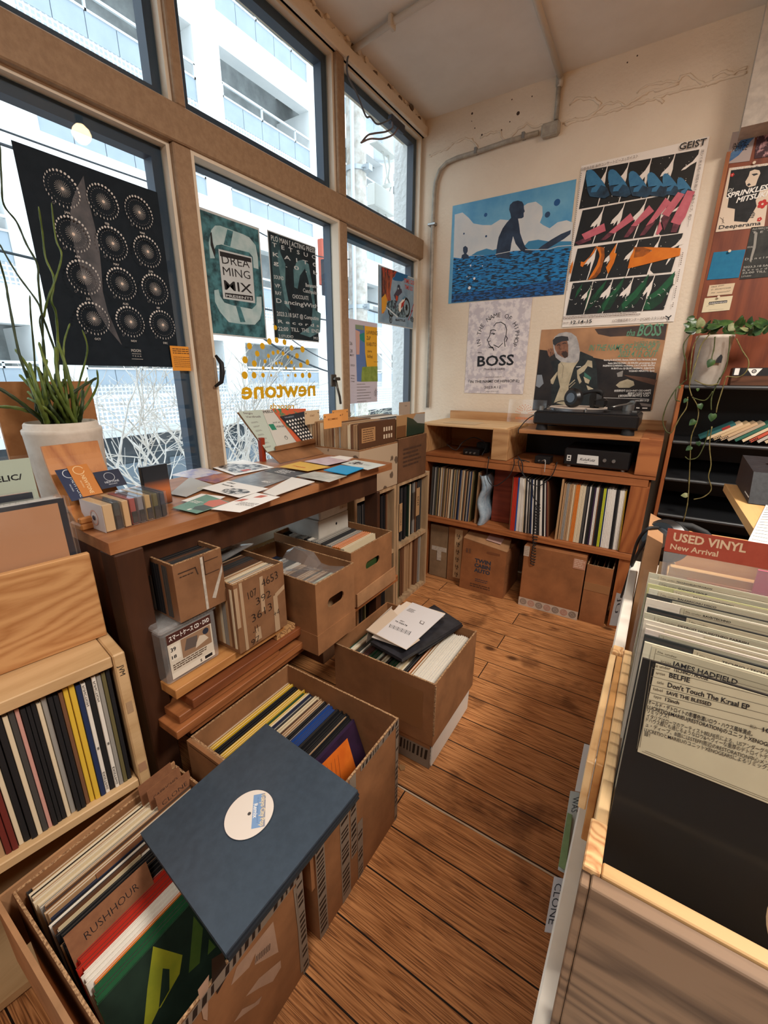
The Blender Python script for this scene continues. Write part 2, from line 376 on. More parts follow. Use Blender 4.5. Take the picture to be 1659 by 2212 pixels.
# seam of crumbled plaster (crop 900,0 scale .4575)
s_ = .4575; C2 = lambda pts: [(900+x*s_, y*s_) for x, y in pts]
for i, p in enumerate([
    [(60, 740), (150, 700), (180, 672), (230, 655), (270, 668), (290, 695)], [(300, 650), (340, 630), (395, 620), (405, 660), (440, 655), (480, 610), (520, 585), (550, 600), (600, 590), (650, 585)],
    [(690, 585), (720, 570), (800, 560), (840, 530), (900, 490), (970, 485), (985, 500), (1040, 465), (1100, 430), (1180, 415), (1240, 395)], [(720, 500), (760, 465), (830, 465), (868, 490), (860, 515)],
    [(1040, 440), (1080, 405), (1150, 390), (1240, 385), (1250, 360), (1290, 355), (1320, 375), (1360, 400), (1400, 385)], [(1400, 360), (1440, 340), (1500, 345), (1560, 320)], [(700, 590), (800, 560), (1000, 505), (1200, 440), (1380, 395), (1560, 340)],
    [(1120, 465), (1150, 468), (1165, 485)]]):
    struct(ridge(C2(p), 'trim').build('trim_%d' % (i+20)))
mb = MB()
for x, y, r in [(262, 536, .007), (479, 535, .011), (450, 470, .004), (545, 455, .004), (308, 637, .006), (400, 615, .006), (440, 575, .004), (260, 572, .003), (275, 605, .004), (995, 295, .004), (1042, 263, .004), (880, 270, .003), (18, 760, .012), (22, 815, .01)]:
    p = at(900+x*s_, y*s_, 'y', 0); mb.cyl((p.x, .002, p.z), (p.x, -.0006, p.z), r, flat((70, 52, 42), .9), r*.8, 7)
struct(mb.build('trim_30'))

# ================================================================ window wall (x = 0), frame face at x = .045
ZS, ZB0, ZB1, ZH = .63, 1.98, 2.085, 2.615
M1a, M1b, M2a, M2b, YC = -1.70, -1.635, -.845, -.79, -.018
Y0 = YN
mb = MB(); mb.box((-.12, Y0, 0), (.02, 0, .54), mottle((214, 176, 120), (226, 190, 136), 6, .7, .3, name='ochre panel'))
struct(mb.build('wall_left'))
struct(MB().box((-.12, Y0, ZH), (.03, 0, 2.70), WALLM).build('wall_left'))
fr = MB()
def beam(y0, y1, z0, z1, x1=.045, m=FRAME): fr.box((-.06, y0, z0), (x1, y1, z1), m, bev=.004)
beam(Y0, YC+.015, ZB0, ZB1)                     # transom
beam(M1a, M1b, ZS-.03, ZB0-.001, .04); beam(M1a+.03, M1b, ZB1+.001, ZH, .04)    # first mullion
beam(M2a, M2b, ZS-.03, ZB0-.001, .04); beam(M2a, M2b, ZB1+.001, ZH, .04)        # second mullion
for yy in (-2.75, -3.85): beam(yy-.03, yy+.03, ZS-.03, ZB0-.001, .04); beam(yy-.03, yy+.03, ZB1+.001, ZH, .04)
beam(Y0, 0, ZH+.0, ZH+.05, .05, WALLM)
beam(Y0, 0, .54, ZS-.03, .05, FRAMEW)
struct(fr.build('trim_1'))
struct(MB().box((-.06, YC+.016, .54), (.03, 0, ZH), FRAMEW).build('trim_2'))
GL = glass(tint=(236, 244, 248), fac=.9, name='window glass')
def window(n, y0, y1, z0, z1, seal=.028, xf=.02):
    t = bpy.data.objects.new('window_%d' % n, None); COL.objects.link(t); t.location = (0, (y0+y1)/2, z0); t['_w'] = (0, (y0+y1)/2, z0); struct(t)
    w = .012; mb = MB()
    for a in (((y0, z0), (y0+w, z1)), ((y1-w, z0), (y1, z1)), ((y0+w, z0), (y1-w, z0+w)), ((y0+w, z1-w), (y1-w, z1))):
        mb.box((-.05, a[0][0], a[0][1]), (xf, a[1][0], a[1][1]), FRAMEW)
    mb.build('window_frame', t)
    mb = MB(); s = w+seal
    for a in (((y0+w, z0+w), (y0+s, z1-w)), ((y1-s, z0+w), (y1-w, z1-w)), ((y0+s, z0+w), (y1-s, z0+s)), ((y0+s, z1-s), (y1-s, z1-w))):
        mb.box((-.055, a[0][0], a[0][1]), (-.012, a[1][0], a[1][1]), SEAL)
    mb.build('seal', t)
    MB().box((-.010, y0+w, z0+w), (-.006, y1-w, z1-w), GL).build('pane', t)
    return t
window(1, -2.72, M1a, ZS, ZB0, .035); w2 = window(2, M1b, M2a, ZS, ZB0, .006, .035); window(3, M2b, YC, ZS, ZB0, .03)
window(4, -2.72, M1a+.03, ZB1, ZH, .03); window(5, M1b, M2a, ZB1, ZH, .035); window(6, M2b, YC, ZB1, ZH, .03)
window(7, -3.82, -2.78, ZS, ZB0); window(8, -3.82, -2.78, ZB1, ZH); window(9, -4.95, -3.88, ZS, ZB0); window(10, -4.95, -3.88, ZB1, ZH)
# casement hardware belongs to window 2
HW = flat((86, 80, 74), .35, .5, .7)
p = at(722, 822, 'x', .05); mb = MB(); mb.box((.036, p.y-.02, p.z-.03), (.052, p.y+.02, p.z+.03), HW, bev=.004); mb.box((.05, p.y-.012, p.z+.0), (.07, p.y+.03, p.z+.016), HW, bev=.004)
mb.tube([(.06, p.y, p.z), (.075, p.y-.005, p.z-.04), (.078, p.y+.006, p.z-.08), (.07, p.y+.022, p.z-.115)], .006, HW, 8); mb.build('latch', w2)
mb = MB(); pts = [at(x, y, 'x', .05) for x, y in [(466, 768), (471, 785), (473, 805), (471, 825), (465, 835)]]
mb.tube([pts[0]]+[q+Vector((.02, 0, 0)) for q in pts[1:-1]]+[pts[-1]], .008, K, 8, [.005, .009, .010, .008, .005]); mb.build('pull_handle', w2)
# crumbled plaster along the head of the window wall
mb = MB(); rnd = random.Random(3)
for i in range(70):
    y = -2.2+i*.031+rnd.uniform(-.01, .01); z = 2.685+rnd.uniform(-.025, .01); r = rnd.uniform(.008, .03)
    q = [(.03, y+r*math.cos(a)*rnd.uniform(.7, 1.3), z+r*.6*math.sin(a)*rnd.uniform(.7, 1.3)) for a in [j*math.pi/3 for j in range(6)]]
    mb.prism(q, (rnd.uniform(.004, .016), 0, 0), WALLM if rnd.random() < .75 else flat((110, 90, 74), .9))
struct(mb.build('trim_3'))
# boxed pier over the right shelf
struct(MB().box((1.565, -.16, 2.235), (4.2, 0, 2.7), mottle((176, 166, 156), (196, 186, 174), 30, .8, .2, .2)).build('trim_5'))
# ================================================================ outside
FX = -7.0
FACADE = mottle((238, 238, 236), (228, 230, 230), 2, .8, .2, name='white render'); PANEL = mottle((164, 176, 186), (156, 168, 180), 3, .5, .3, name='blue grey balcony panel')
SOFF = mottle((150, 154, 154), (186, 190, 190), 2.5, .8, .1, name='grey balcony wall'); RAILM = flat((225, 230, 232), .4)
MESHM, n_, l_, b_ = newmat('perforated screen')
v = objvec(n_, l_); ck = n_.new('ShaderNodeTexBrick'); ck.offset = 0
for k, x in (('Scale', 1), ('Mortar Size', .012), ('Brick Width', .07), ('Row Height', .07)): ck.inputs[k].default_value = x
sp = n_.new('ShaderNodeSeparateXYZ'); cb = n_.new('ShaderNodeCombineXYZ'); l_.new(v, sp.inputs[0]); l_.new(sp.outputs[1], cb.inputs[0]); l_.new(sp.outputs[2], cb.inputs[1]); l_.new(cb.outputs[0], ck.inputs['Vector'])
ck.inputs['Color1'].default_value = lin((160, 168, 174)); ck.inputs['Color2'].default_value = lin((168, 174, 180)); ck.inputs['Mortar'].default_value = lin((226, 230, 232)); l_.new(ck.outputs[0], b_.inputs['Base Color'])
bd = thing('apartment_building', 'tall white apartment block with grey balconies across the street', 'building', (FX-2, 5, -3.5))
# facade with openings: columns (y0,y1) and floors (z of panel bottom, panel top, rail, recess top)
cols = [(-6.3, -3.4), (-2.9, .35), (1.03, 3.9), (4.5, 7.07), (7.7, 10.4), (11, 13.8)]
rows = [(-1.2, -.4, -.2, .35, 0), (.9, 1.36, 1.45, 2.0, .2), (2.55, 3.25, 3.45, 4.05, .3), (4.72, 5.02, 5.12, 5.62, 0), (5.93, 6.6, 6.83, 7.4, .33), (7.93, 8.3, 8.46, 8.95, 0), (9.6, 10.3, 10.5, 11.1, .3)]
mb = MB(); D = 1.1
zs = [-3.5]+[z for r in rows for z in (r[0], r[3])]+[12.5]
for i in range(0, len(zs)-1, 2): mb.box((FX-.3, -7, zs[i]), (FX, 14.5, zs[i+1]), FACADE)
for r in rows:
    ys = [-7]+[y for c in cols for y in c]+[14.5]
    for i in range(0, len(ys), 2): mb.box((FX-.3, ys[i], r[0]), (FX, ys[i+1], r[3]), FACADE)
    for c in cols: mb.box((FX-D, c[0]-.02, r[0]), (FX-.3, c[0], r[3]), FACADE); mb.box((FX-D, c[1], r[0]), (FX-.3, c[1]+.02, r[3]), FACADE)
mb.box((FX-3, -7, -3.5), (FX-D, 14.5, 12.5), SOFF)
mb.build('facade', bd)
for r in rows:
    for c in cols:
        if c[1] < 0 and r[0] > 4: continue
        b = MB(); n = max(3, int((c[1]-c[0])/.43)); w = (c[1]-c[0])/n
        zsp = r[0]+r[4]
        for i in range(n): b.box((FX-.06, c[0]+i*w+.006, zsp), (FX-.03, c[0]+(i+1)*w-.006, r[1]), PANEL)
        if r[4]: b.box((FX-.06, c[0], r[0]), (FX-.035, c[1], zsp), MESHM)
        bal = b.build('balcony_panel', bd)
        b = MB(); b.box((FX-.05, c[0], r[2]-.02), (FX-.01, c[1], r[2]+.02), RAILM); b.box((FX-.05, c[0], r[1]), (FX-.01, c[1], r[1]+.03), RAILM)
        for i in range(0, n+1, 2): b.box((FX-.05, min(c[0]+i*w, c[1]-.03), r[1]), (FX-.01, min(c[0]+i*w, c[1]-.03)+.03, r[2]), RAILM)
        b.build('railing', bal)
# dark ground storey
b = MB(); b.box((FX, -7, -3.5), (FX+.25, 14.5, .28), mottle((52, 60, 66), (82, 90, 96), 1.2, .7)); 
b.build('ground_storey', bd)
b = MB(); b.box((FX, -7, .28), (FX+.9, 14.5, .42), flat((196, 202, 206), .6)); b.box((FX+.85, -7, .42), (FX+.9, 14.5, .9), MESHM); b.build('canopy', bd)
b = MB()
for y in range(-6, 14, 2): b.box((FX+.25, y+.1, -2.9), (FX+.3, y+1.7, -.3), flat((96, 108, 118), .25))
b.build('shop_window', bd)
struct(MB().box((-30, -20, -3.6), (-.12, 30, -3.5), mottle((120, 120, 118), (150, 150, 148), 4, .9)).build('ground'))
# stucco return wall beside the corner window
ST, n_, l_, b_ = newmat('white stucco'); b_.inputs['Base Color'].default_value = lin((236, 236, 234)); b_.inputs['Roughness'].default_value = .8
t_ = n_.new('ShaderNodeTexNoise'); t_.inputs['Scale'].default_value = 38; t_.inputs['Detail'].default_value = 2; l_.new(objvec(n_, l_), t_.inputs['Vector']); bump(n_, l_, b_, t_.outputs[0], .9, .012)
struct(MB().box((-.178, -.005, -3.5), (-.065, .35, 6), ST).build('trim_4'))
# utility pole with bands, insulators, wires
CONC = mottle((168, 160, 150), (206, 202, 196), 9, .9, .1, .2, name='weathered concrete')
c0 = at(772, 520, 'x', -3.2); up = thing('utility_pole', 'weathered concrete utility pole with metal bands outside the corner window', 'pole', (c0.x, c0.y, -3.5))
MB().cyl((c0.x, c0.y, -3.5), (c0.x, c0.y, 8.5), .17, CONC, .145, 24).build('shaft', up)
MT = flat((176, 182, 186), .4, .5, .6)
for z in (2.05, 2.35, 3.5, 4.3):
    b = MB(); b.cyl((c0.x, c0.y, z), (c0.x, c0.y, z+.06), .185, MT, seg=24); b.box((c0.x+.15, c0.y-.05, z-.01), (c0.x+.27, c0.y+.05, z+.07), MT); b.cyl((c0.x+.2, c0.y-.1, z+.03), (c0.x+.2, c0.y+.12, z+.03), .015, MT, seg=8); b.build('pole_band', up)
b = MB(); b.cyl((c0.x+.1, c0.y-.24, -3.5), (c0.x+.1, c0.y-.24, 8.5), .03, flat((196, 204, 210), .5), seg=10); b.build('cable_pipe', up)
# junction boxes on the outer wall
JB = flat((226, 226, 220), .5)
t = thing('insulator_bracket', 'pale plastic cable bracket on a pipe outside the upper corner window', 'bracket', (-.42, -.02, 2.6))
def onx(px, py, x=-.42): return at(px, py, 'x', x)
for (a, b2, cc) in (((805, 305), (850, 345), (828, 320)), ((800, 395), (845, 470), (820, 440))):
    p, q = onx(*a), onx(*b2); b = MB(); b.box((-.45, p.y, q.z), (-.38, q.y, p.z), JB, bev=.006); hh = b.build('housing', t)
b = MB(); b.tube([onx(838, 330), onx(842, 360), onx(838, 385), onx(845, 405), onx(838, 425)], .008, JB, 8); b.tube([onx(826, 325), onx(832, 350), onx(836, 380), onx(830, 400)], .006, JB, 8)
b.tube([onx(816, 455), onx(820, 472), onx(826, 488), onx(822, 510)], .007, JB, 8); b.tube([onx(832, 455), onx(836, 475), onx(832, 495)], .007, JB, 8); b.tube([onx(825, 405), onx(848, 398), onx(862, 392)], .014, JB, 10); b.build('cable', t)
t = tag(MB().lathe([(0, .10), (.05, .095), (.085, .05), (.09, 0), (.088, -.12), (0, -.13)], onx(832, 300, -.6), glass((235, 240, 242), .8, .1, haze=.35), 20).build('lamp_globe', None, onx(832, 300, -.6)), 'translucent white globe outside the upper corner window', 'lamp')
# overhead wires
def wire(p0, p1, sag, r, label, x0=-3.2, x1=-3.2, col=(40, 48, 54)):
    a = at(*p0, 'x', x0); b2 = at(*p1, 'x', x1)
    if p0[0] < 0: a = a+(a-b2)*2; sag *= 1.2
    pts = [a.lerp(b2, i/20)-Vector((0, 0, sag*4*(i/20)*(1-i/20))) for i in range(21)]
    return tag(MB().tube(pts, r, flat(col, .6), 6).build('overhead_wire', None, a), label, 'wire', 'overhead wires across the street')
wire((-60, 240), (395, 418), .05, .008, 'upper overhead wire above the black calendar poster')
wire((-60, 262), (395, 436), .08, .012, 'thick overhead wire just above the black calendar poster')
wire((-60, 430), (760, 700), .3, .012, 'overhead wire passing behind the black calendar poster')
wire((540, 490), (756, 560), .1, .008, 'overhead wire between the two teal posters')
wire((560, 725), (757, 812), .1, .014, 'thick low cable left of the utility pole')
wire((590, 700), (757, 790), .12, .008, 'thin low cable left of the utility pole')
wire((790, 650), (900, 672), .02, .014, 'thick cable right of the utility pole, upper')
wire((790, 668), (900, 692), .02, .014, 'thick cable right of the utility pole, lower')
# red street signs
t = thing('hanging_sign', 'red upright shop sign with small black sign outside, between posters and frame', 'sign', at(700, 620, 'x', -3.5))
a, c = at(690, 515, 'x', -3.5), at(712, 620, 'x', -3.5)
MB().box((-3.55, a.y, c.z), (-3.45, c.y, a.z), flat((186, 92, 72), .5), bev=.01).build('panel', t)
a, c = at(697, 560, 'x', -3.4), at(711, 640, 'x', -3.4); bb = Art((-3.36, a.y, c.z), (0, 1, 0), (0, 0, 1), c.y-a.y, a.z-c.z, flat((44, 44, 52), .5), .08)
for i in range(4): bb.rect(.03, bb.h*(.15+.2*i), bb.w-.03, bb.h*(.25+.2*i), flat((190, 186, 190), .5))
bb.build('black_panel', t)
# bare trees
BARK = mottle((206, 196, 186), (232, 226, 220), 12, .8, .1, name='pale bare twigs')
def tree(base, height, seed, label, spread=.35, r0=.016, maxd=5, group=None, mat=BARK):
    rnd = random.Random(seed); b = MB(); cnt = [0]
    def grow(p, d, L, r, k):
        if cnt[0] > 1500: return
        cnt[0] += 1; pts = [p]; q = p.copy(); dd = d.copy()
        for i in range(4):
            dd = (dd+Vector((rnd.uniform(-.2, .2), rnd.uniform(-.2, .2), rnd.uniform(-.08, .14)))).normalized(); q = q+dd*(L/4); pts.append(q.copy())
        b.tube(pts, r, mat, 5 if k < 2 else 4, [r*(1-.13*i) for i in range(5)])
        if k >= maxd: return
        for i in range(rnd.choice((2, 3, 3))):
            j = rnd.randint(2, 4); a = rnd.uniform(.3, .95); u = dd.orthogonal().normalized(); u.rotate(Matrix.Rotation(rnd.uniform(0, 6.28), 3, dd))
            grow(pts[j], (dd*math.cos(a)+u*math.sin(a)).normalized(), L*rnd.uniform(.6, .85), r*.62, k+1)
    for i in range(5): grow(Vector(base)+Vector((rnd.uniform(-.06, .06), rnd.uniform(-.1, .1), 0)), Vector((rnd.uniform(-spread, spread)*.6, rnd.uniform(-spread, spread), 1)).normalized(), height*.3, r0, 1)
    return tag(b.build('bare_tree', None, base), label, 'tree', group)
G_ = 'bare trees below the window'
tree((-1.5, -1.15, .05), 2.0, 5, 'bare pale branching tree behind the pot, left window', .5)
tree((-1.3, -.75, .0), 2.1, 8, 'bare pale tree behind the left window bottom, right of the plant', .5)
tree((-1.5, -.15, -.2), 2.0, 21, 'bare pale tree beside the mullion behind the table papers', .5)
tree((-1.7, .85, -.35), 2.0, 33, 'bare pale twigs behind the yellow shop lettering', .5)
LEAFY = mottle((196, 200, 176), (224, 222, 206), 20, .8)
tree((-1.9, 1.9, -.4), 2.2, 41, 'pale leafy shrub outside the corner window bottom', .7, .012, mat=LEAFY)
# steel barrier rods seen beside the pole
b = MB()
for q in (((818, 730), (850, 768)), ((818, 746), (850, 785)), ((818, 766), (850, 800))): b.tube([at(*q[0], 'x', -2.5), at(*q[1], 'x', -2.5)], .012, RAILM, 6)
tag(b.build('stair_railing', None, at(818, 746, 'x', -2.5)), 'white slanting rods outside between corner poster and stucco wall', 'railing')
# ================================================================ records
SL = {}
def sleeve_mesh(w, d, h, vinyl=True):
    '''record sleeve standing up: thickness along x (w), depth along y (d), height z (h), closed spine at -y.
    slot 0 cover, slot 1 spine, slot 2 inner paper'''
    k = (round(w, 4), round(d, 3), round(h, 3), vinyl)
    if k in SL: return SL[k]
    b = MB(); c = flat((60, 60, 60)); s = flat((200, 190, 170)); i = flat((214, 208, 196), .8); t = max(.0006, w*.16)
    b.box((-w/2, -d/2+t, 0), (-w/2+t, d/2, h), c); b.box((w/2-t, -d/2+t, 0), (w/2, d/2, h), c)
    b.prism([(-w/2, -d/2+t, 0), (-w/2+t*.6, -d/2, 0), (w/2-t*.6, -d/2, 0), (w/2, -d/2+t, 0)], (0, 0, h), s)
    b.box((-w/2+t, -d/2+t, 0), (w/2-t, d/2-.002, h-.0015), i)
    me = bpy.data.meshes.new('sleeve'); me.from_pydata(b.v, [], b.f)
    for m in b.mats: me.materials.append(m)
    me.polygons.foreach_set('material_index', b.m); me.update(); SL[k] = me; return me
def record(name, col, spine, inner, w, d, h, M, label, cat='record', group=None):
    o = bpy.data.objects.new(name, sleeve_mesh(w, d, h)); COL.objects.link(o); o.matrix_world = M
    for i, m in enumerate((col, spine, inner)):
        o.material_slots[i].link = 'OBJECT'; o.material_slots[i].material = m
    return tag(o, label, cat, group)
def C(c, r=.5): return flat(c, r, .35)
CN = {  # name -> colours (cover, spine)
 'black': ((24, 24, 27), (30, 30, 33)), 'dark grey': ((52, 52, 54), (70, 68, 66)), 'tan': ((164, 128, 92), (178, 144, 108)), 'brown': ((96, 62, 42), (120, 82, 56)),
 'cream': ((214, 196, 162), (222, 206, 176)), 'white': ((224, 218, 208), (232, 226, 216)), 'navy': ((30, 42, 74), (34, 50, 88)), 'red': ((178, 44, 30), (190, 52, 34)),
 'blue': ((34, 70, 140), (40, 84, 160)), 'orange': ((206, 110, 40), (214, 122, 48)), 'yellow': ((214, 172, 48), (220, 182, 60)), 'lime': ((176, 180, 40), (184, 190, 48)),
 'green': ((34, 84, 52), (52, 104, 70)), 'dark red': ((92, 32, 30), (108, 40, 34)), 'grey': ((134, 130, 124), (150, 146, 140)), 'pink': ((196, 140, 130), (204, 152, 140)),
 'dark green': ((28, 42, 32), (34, 52, 40)), 'purple': ((52, 34, 62), (60, 40, 70)), 'pale green': ((176, 196, 178), (186, 204, 186)), 'olive': ((84, 76, 48), (104, 96, 62))}
def seq(s):
    out = []
    for p in s.split(','):
        p = p.strip(); n = 1
        if '*' in p: p, n = p.split('*'); n = int(n)
        out += [p.strip()]*n
    return out
def innerfor(c): return flat((206, 198, 182), .8) if c in ('white', 'cream', 'tan', 'grey', 'pink', 'yellow', 'pale green', 'orange') else flat((60, 56, 52), .8)
def row(seqs, place, T0, step, size, lean=0, where='', group='', leanf=None, jz=.004, jd=.004, name='record', wk=.86, kind=None, seed=1, into=None):
    '''a row of sleeves; T0(i_pos) -> matrix for the foot at distance s along the row; step thickness'''
    rnd = random.Random(seed); out = []; s = 0; cs = seq(seqs)
    for i, c in enumerate(cs):
        th = step*rnd.uniform(.8, 1.2); s += th/2
        a = lean if leanf is None else leanf(i/max(1, len(cs)-1))
        M = T0(s) @ Matrix.Translation((0, rnd.uniform(0, jd), 0)) @ Matrix.Rotation(a, 4, 'Y')
        h = size+rnd.uniform(-jz, 0)
        cc = CN[c]; lb = '%s %s %s' % (c, kind or 'record sleeve', where)
        if into is not None:
            me = sleeve_mesh(th*wk, size, h); mm_ = (C(cc[0]), C(cc[1], .7), innerfor(c))
            for k in range(3): into.add([v.co for v in me.vertices], [tuple(p.vertices) for p in me.polygons if p.material_index == k], mm_[k], False, M)
            s += th/2; continue
        if kind: name = {'thin': 'disc_sleeve', 'small': 'seven_inch_single'}[kind]; lb = '%s %s %s' % (c, {'thin': '', 'small': ''}[kind], where); lb = ' '.join(lb.split())
        o = record(name, C(cc[0]), C(cc[1], .7), innerfor(c), th*wk, size, h, M, lb, {None: 'record', 'thin': 'disc sleeve', 'small': 'single'}[kind], group); out.append(o)
        s += th/2
    return out, s

# ================================================================ big helper: open carton
def carton(name, label, x0, x1, y0, y1, z0, z1, m=CB, t=.005, group=None, flaps=None, T=None, handle=None, rim=True, inner=None, base=None):
    c = ((x0+x1)/2, (y0+y1)/2, z0); th = thing(name, label, 'box', c, group)
    b = MB()
    b.box((x0, y0, z0), (x1, y1, z0+t), m)
    b.box((x0, y0, z0+t), (x0+t, y1, z1), m); b.box((x0+t, y0, z0+t), (x1-t, y0+t, z1), m); b.box((x0+t, y1-t, z0+t), (x1-t, y1, z1), m)
    if handle:  # hand hole in the +x face
        hy0, hy1, hz0, hz1 = handle; n = 8; cy, cz = (hy0+hy1)/2, (hz0+hz1)/2
        b.box((x1-t, y0, z0+t), (x1, hy0, z1), m); b.box((x1-t, hy1, z0+t), (x1, y1, z1), m)
        b.box((x1-t, hy0, z0+t), (x1, hy1, hz0), m); b.box((x1-t, hy0, hz1), (x1, hy1, z1), m)
        r = (hz1-hz0)/2
        for sgn, yy in ((1, hy0), (-1, hy1)):
            for zs in (1, -1):
                arc = [(yy+sgn*r*(1-math.cos(a)), cz+zs*r*math.sin(a)) for a in [math.pi/2*i/5 for i in range(6)]]
                b.prism([(x1-t, *p) for p in arc+[(yy, cz+zs*r)]], (t, 0, 0), m)
    else: b.box((x1-t, y0, z0+t), (x1, y1, z1), m)
    body = b.build('body', th)
    if rim:
        b = MB(); e = .0012
        for a_, c_ in (((x0, y0), (x1, y0+t)), ((x0, y1-t), (x1, y1)), ((x0, y0+t), (x0+t, y1-t)), ((x1-t, y0+t), (x1, y1-t))):
            b.box((a_[0], a_[1], z1), (c_[0], c_[1], z1+e), EDGE)
        b.build('torn_rim', body)
    return th
def tape(th, pts, d, m, name='tape'):
    'thin strip polygon pushed out along d'
    return MB().prism(pts, d, m).build(name, th)

# ================================================================ corner crates (x face at .39)
CW_ = wood((190, 160, 124), (150, 122, 92), 'z', .8, .6, name='raw crate wood')
def crate(y0, y1, label, x1=.385, x0=.03):
    t = thing('record_crate', label, 'shelf', ((x0+x1)/2, (y0+y1)/2, 0), 'raw wood record crates in the corner')
    w = .02
    MB().box((x0, y0, 0), (x1, y0+w, .735), CW_).build('side_panel', t); MB().box((x0, y1-w, 0), (x1, y1, .735), CW_).build('side_panel', t)
    for z in (.0, .355, .715): MB().box((x0, y0+w, z), (x1, y1-w, z+w), CW_).build('shelf_board', t)
    MB().box((x0, y0+w, .02), (x0+.008, y1-w, .715), CBD).build('back_panel', t)
    return t
crate(-.855, -.485, 'raw wood two-cell record crate in the far corner, right of the pair')
crate(-1.235, -.865, 'raw wood two-cell record crate behind the table end, left of the pair')
STUFF = MB()
def inx(x1, y, z):   # rows running along +y with spine to +x
    return lambda s: Matrix.Translation((x1, y+s, z)) @ Matrix.Rotation(R(90), 4, 'Z')
row('black*3,dark grey*8,black*6,dark green*2,cream*2,black*4,grey*3,brown,black*3,dark grey*5', None, inx(.205, -.83, .376), .0082, .312, where='in the upper cell of the corner crate', group='records in the corner crates', jd=.02, seed=3, into=STUFF)
row('olive*8,brown*6,tan*5,cream*2,tan*7,brown*6,grey*4', None, inx(.205, -.83, .021), .0082, .312, where='in the lower cell of the corner crate', group='records in the corner crates', jd=.02, seed=4, into=STUFF)
row('dark grey*9,black*5,olive*12,black*6,brown*4', None, inx(.205, -1.205, .376), .0085, .312, where='in the upper cell of the crate behind the table', group='records in the corner crates', jd=.02, seed=5, into=STUFF)
row('black*9,olive*5,dark grey*12,black*6', None, inx(.205, -1.205, .021), .0085, .312, where='in the lower cell of the crate behind the table', group='records in the corner crates', jd=.02, seed=6, into=STUFF)
# divider cards sticking out
def divider(name, txt, O, U, V, w, h, mat, ink, label, size=.018, rot=0, pos=None, group=None, t=.0012, bold=.01, cat='divider'):
    a = Art(O, U, V, w, h, mat, t); p = pos or (w/2, h/2-size/2)
    if rot: a.text(txt, p[0], p[1], size, ink, bold, rot=rot, align='c')
    else: a.text(txt, p[0], p[1], size, ink, bold, align='c')
    o = a.build(name, None, O); return tag(o, label, cat, group)
KR = flat((176, 140, 100), .8)
divider('divider_card', 'DNT', (.392, -.655, .50), (0, 1, 0), (0, 0, 1), .04, .165, KR, INK, 'kraft divider card with handwritten DNT in the corner crate', .02, -math.pi/2, (.012, .085))
divider('divider_card', 'TURNTABLE', (.392, -.842, .46), (0, 1, 0), (0, 0, 1), .03, .16, KR, INK, 'kraft divider card with smudged writing at the left of the corner crate', .012, -math.pi/2, (.01, .08))

# ---------------- cartons on the crates
FLOR, n_, l_, b_ = newmat('floral packing tape')
v = objvec(n_, l_); vo = n_.new('ShaderNodeTexVoronoi'); vo.inputs['Scale'].default_value = 17; l_.new(v, vo.inputs['Vector'])
no = n_.new('ShaderNodeTexNoise'); no.inputs['Scale'].default_value = 60; l_.new(v, no.inputs['Vector'])
mm = n_.new('ShaderNodeMath'); mm.operation = 'MULTIPLY_ADD'; mm.inputs[1].default_value = .35; l_.new(no.outputs[0], mm.inputs[0]); l_.new(vo.outputs['Distance'], mm.inputs[2])
r = n_.new('ShaderNodeValToRGB'); r.color_ramp.elements[0].position = .44; r.color_ramp.elements[1].position = .5
r.color_ramp.elements[0].color = lin((104, 88, 74)); r.color_ramp.elements[1].color = lin((188, 166, 140)); l_.new(mm.outputs[0], r.inputs[0]); l_.new(r.outputs[0], b_.inputs['Base Color']); b_.inputs['Roughness'].default_value = .35
fb = carton('cardboard_box', 'carton wrapped in flower-printed tape on the left corner crate', .05, .39, -1.20, -.87, .736, .955, CB)
MB().box((.05, -1.2015, .738), (.39, -1.2002, .95), FLOR).build('printed_tape', fb); MB().box((.3902, -1.20, .738), (.3915, -.87, .95), FLOR).build('printed_tape', fb)
rb = carton('cardboard_box', 'dark brown carton on the right corner crate', .04, .39, -.86, -.55, .736, .965, CBD)
a = Art((.391, -.86, .736), (0, 1, 0), (0, 0, 1), .31, .229, None); a.greek(.05, .165, .2, 5, .022, flat((74, 50, 36), .8), .01); a.build('print', rb)
def facing(x, y, z): return lambda s: Matrix.Translation((x+s, y, z))
row('tan*3,cream,tan*4,brown,tan*2,cream*2,tan*6,brown,cream,tan*3,grey,tan*5,cream*2,brown*2,tan*3,brown', None, facing(.065, -1.03, .76), .0083, .305, where='in the flower-taped carton', group='records in the flower-taped carton', jz=.006, seed=8, into=STUFF)
row('grey*4,white*3,grey*5,tan*3,white*6,black*2,grey*5,white*4,dark green,tan*2', None, facing(.055, -.70, .76), .0085, .30, where='in the dark carton of the far corner', group='records in the corner carton', jz=.006, seed=9, into=STUFF)
# sleeve fronts with artwork
a = Art((.380, -1.185, .952), (0, 1, 0), (0, 0, 1), .31, .118, flat((88, 58, 38), .5), .003)
a.rect(.02, .03, .13, .095, flat((176, 134, 90), .6)); a.greek(.03, .085, .09, 6, .01, flat((90, 60, 40)), .004)
for i in range(4):
    for j in range(2): a.rect(.2+i*.022, .03+j*.035, .213+i*.022, .05+j*.035, flat((214, 196, 170), .6))
tag(a.build('record_sleeve', None, (.380, -1.185, .952)), 'brown sleeve with two rows of small pale windows fronting the flower-taped carton', 'record')
a = Art((.372, -.85, .967), (0, 1, 0), (0, 0, 1), .305, .113, flat((172, 134, 92), .35), .003)
a.poly([(.1, 0), (.105, .1), (.17, .085), (.22, .06), (.305, .05), (.305, 0)], flat((40, 56, 44), .35)); a.poly([(.17, .085), (.2, .11), (.305, .105), (.305, .05), (.22, .06)], flat((158, 160, 158), .35)); a.rect(0, 0, .095, .06, flat((116, 78, 48), .4))
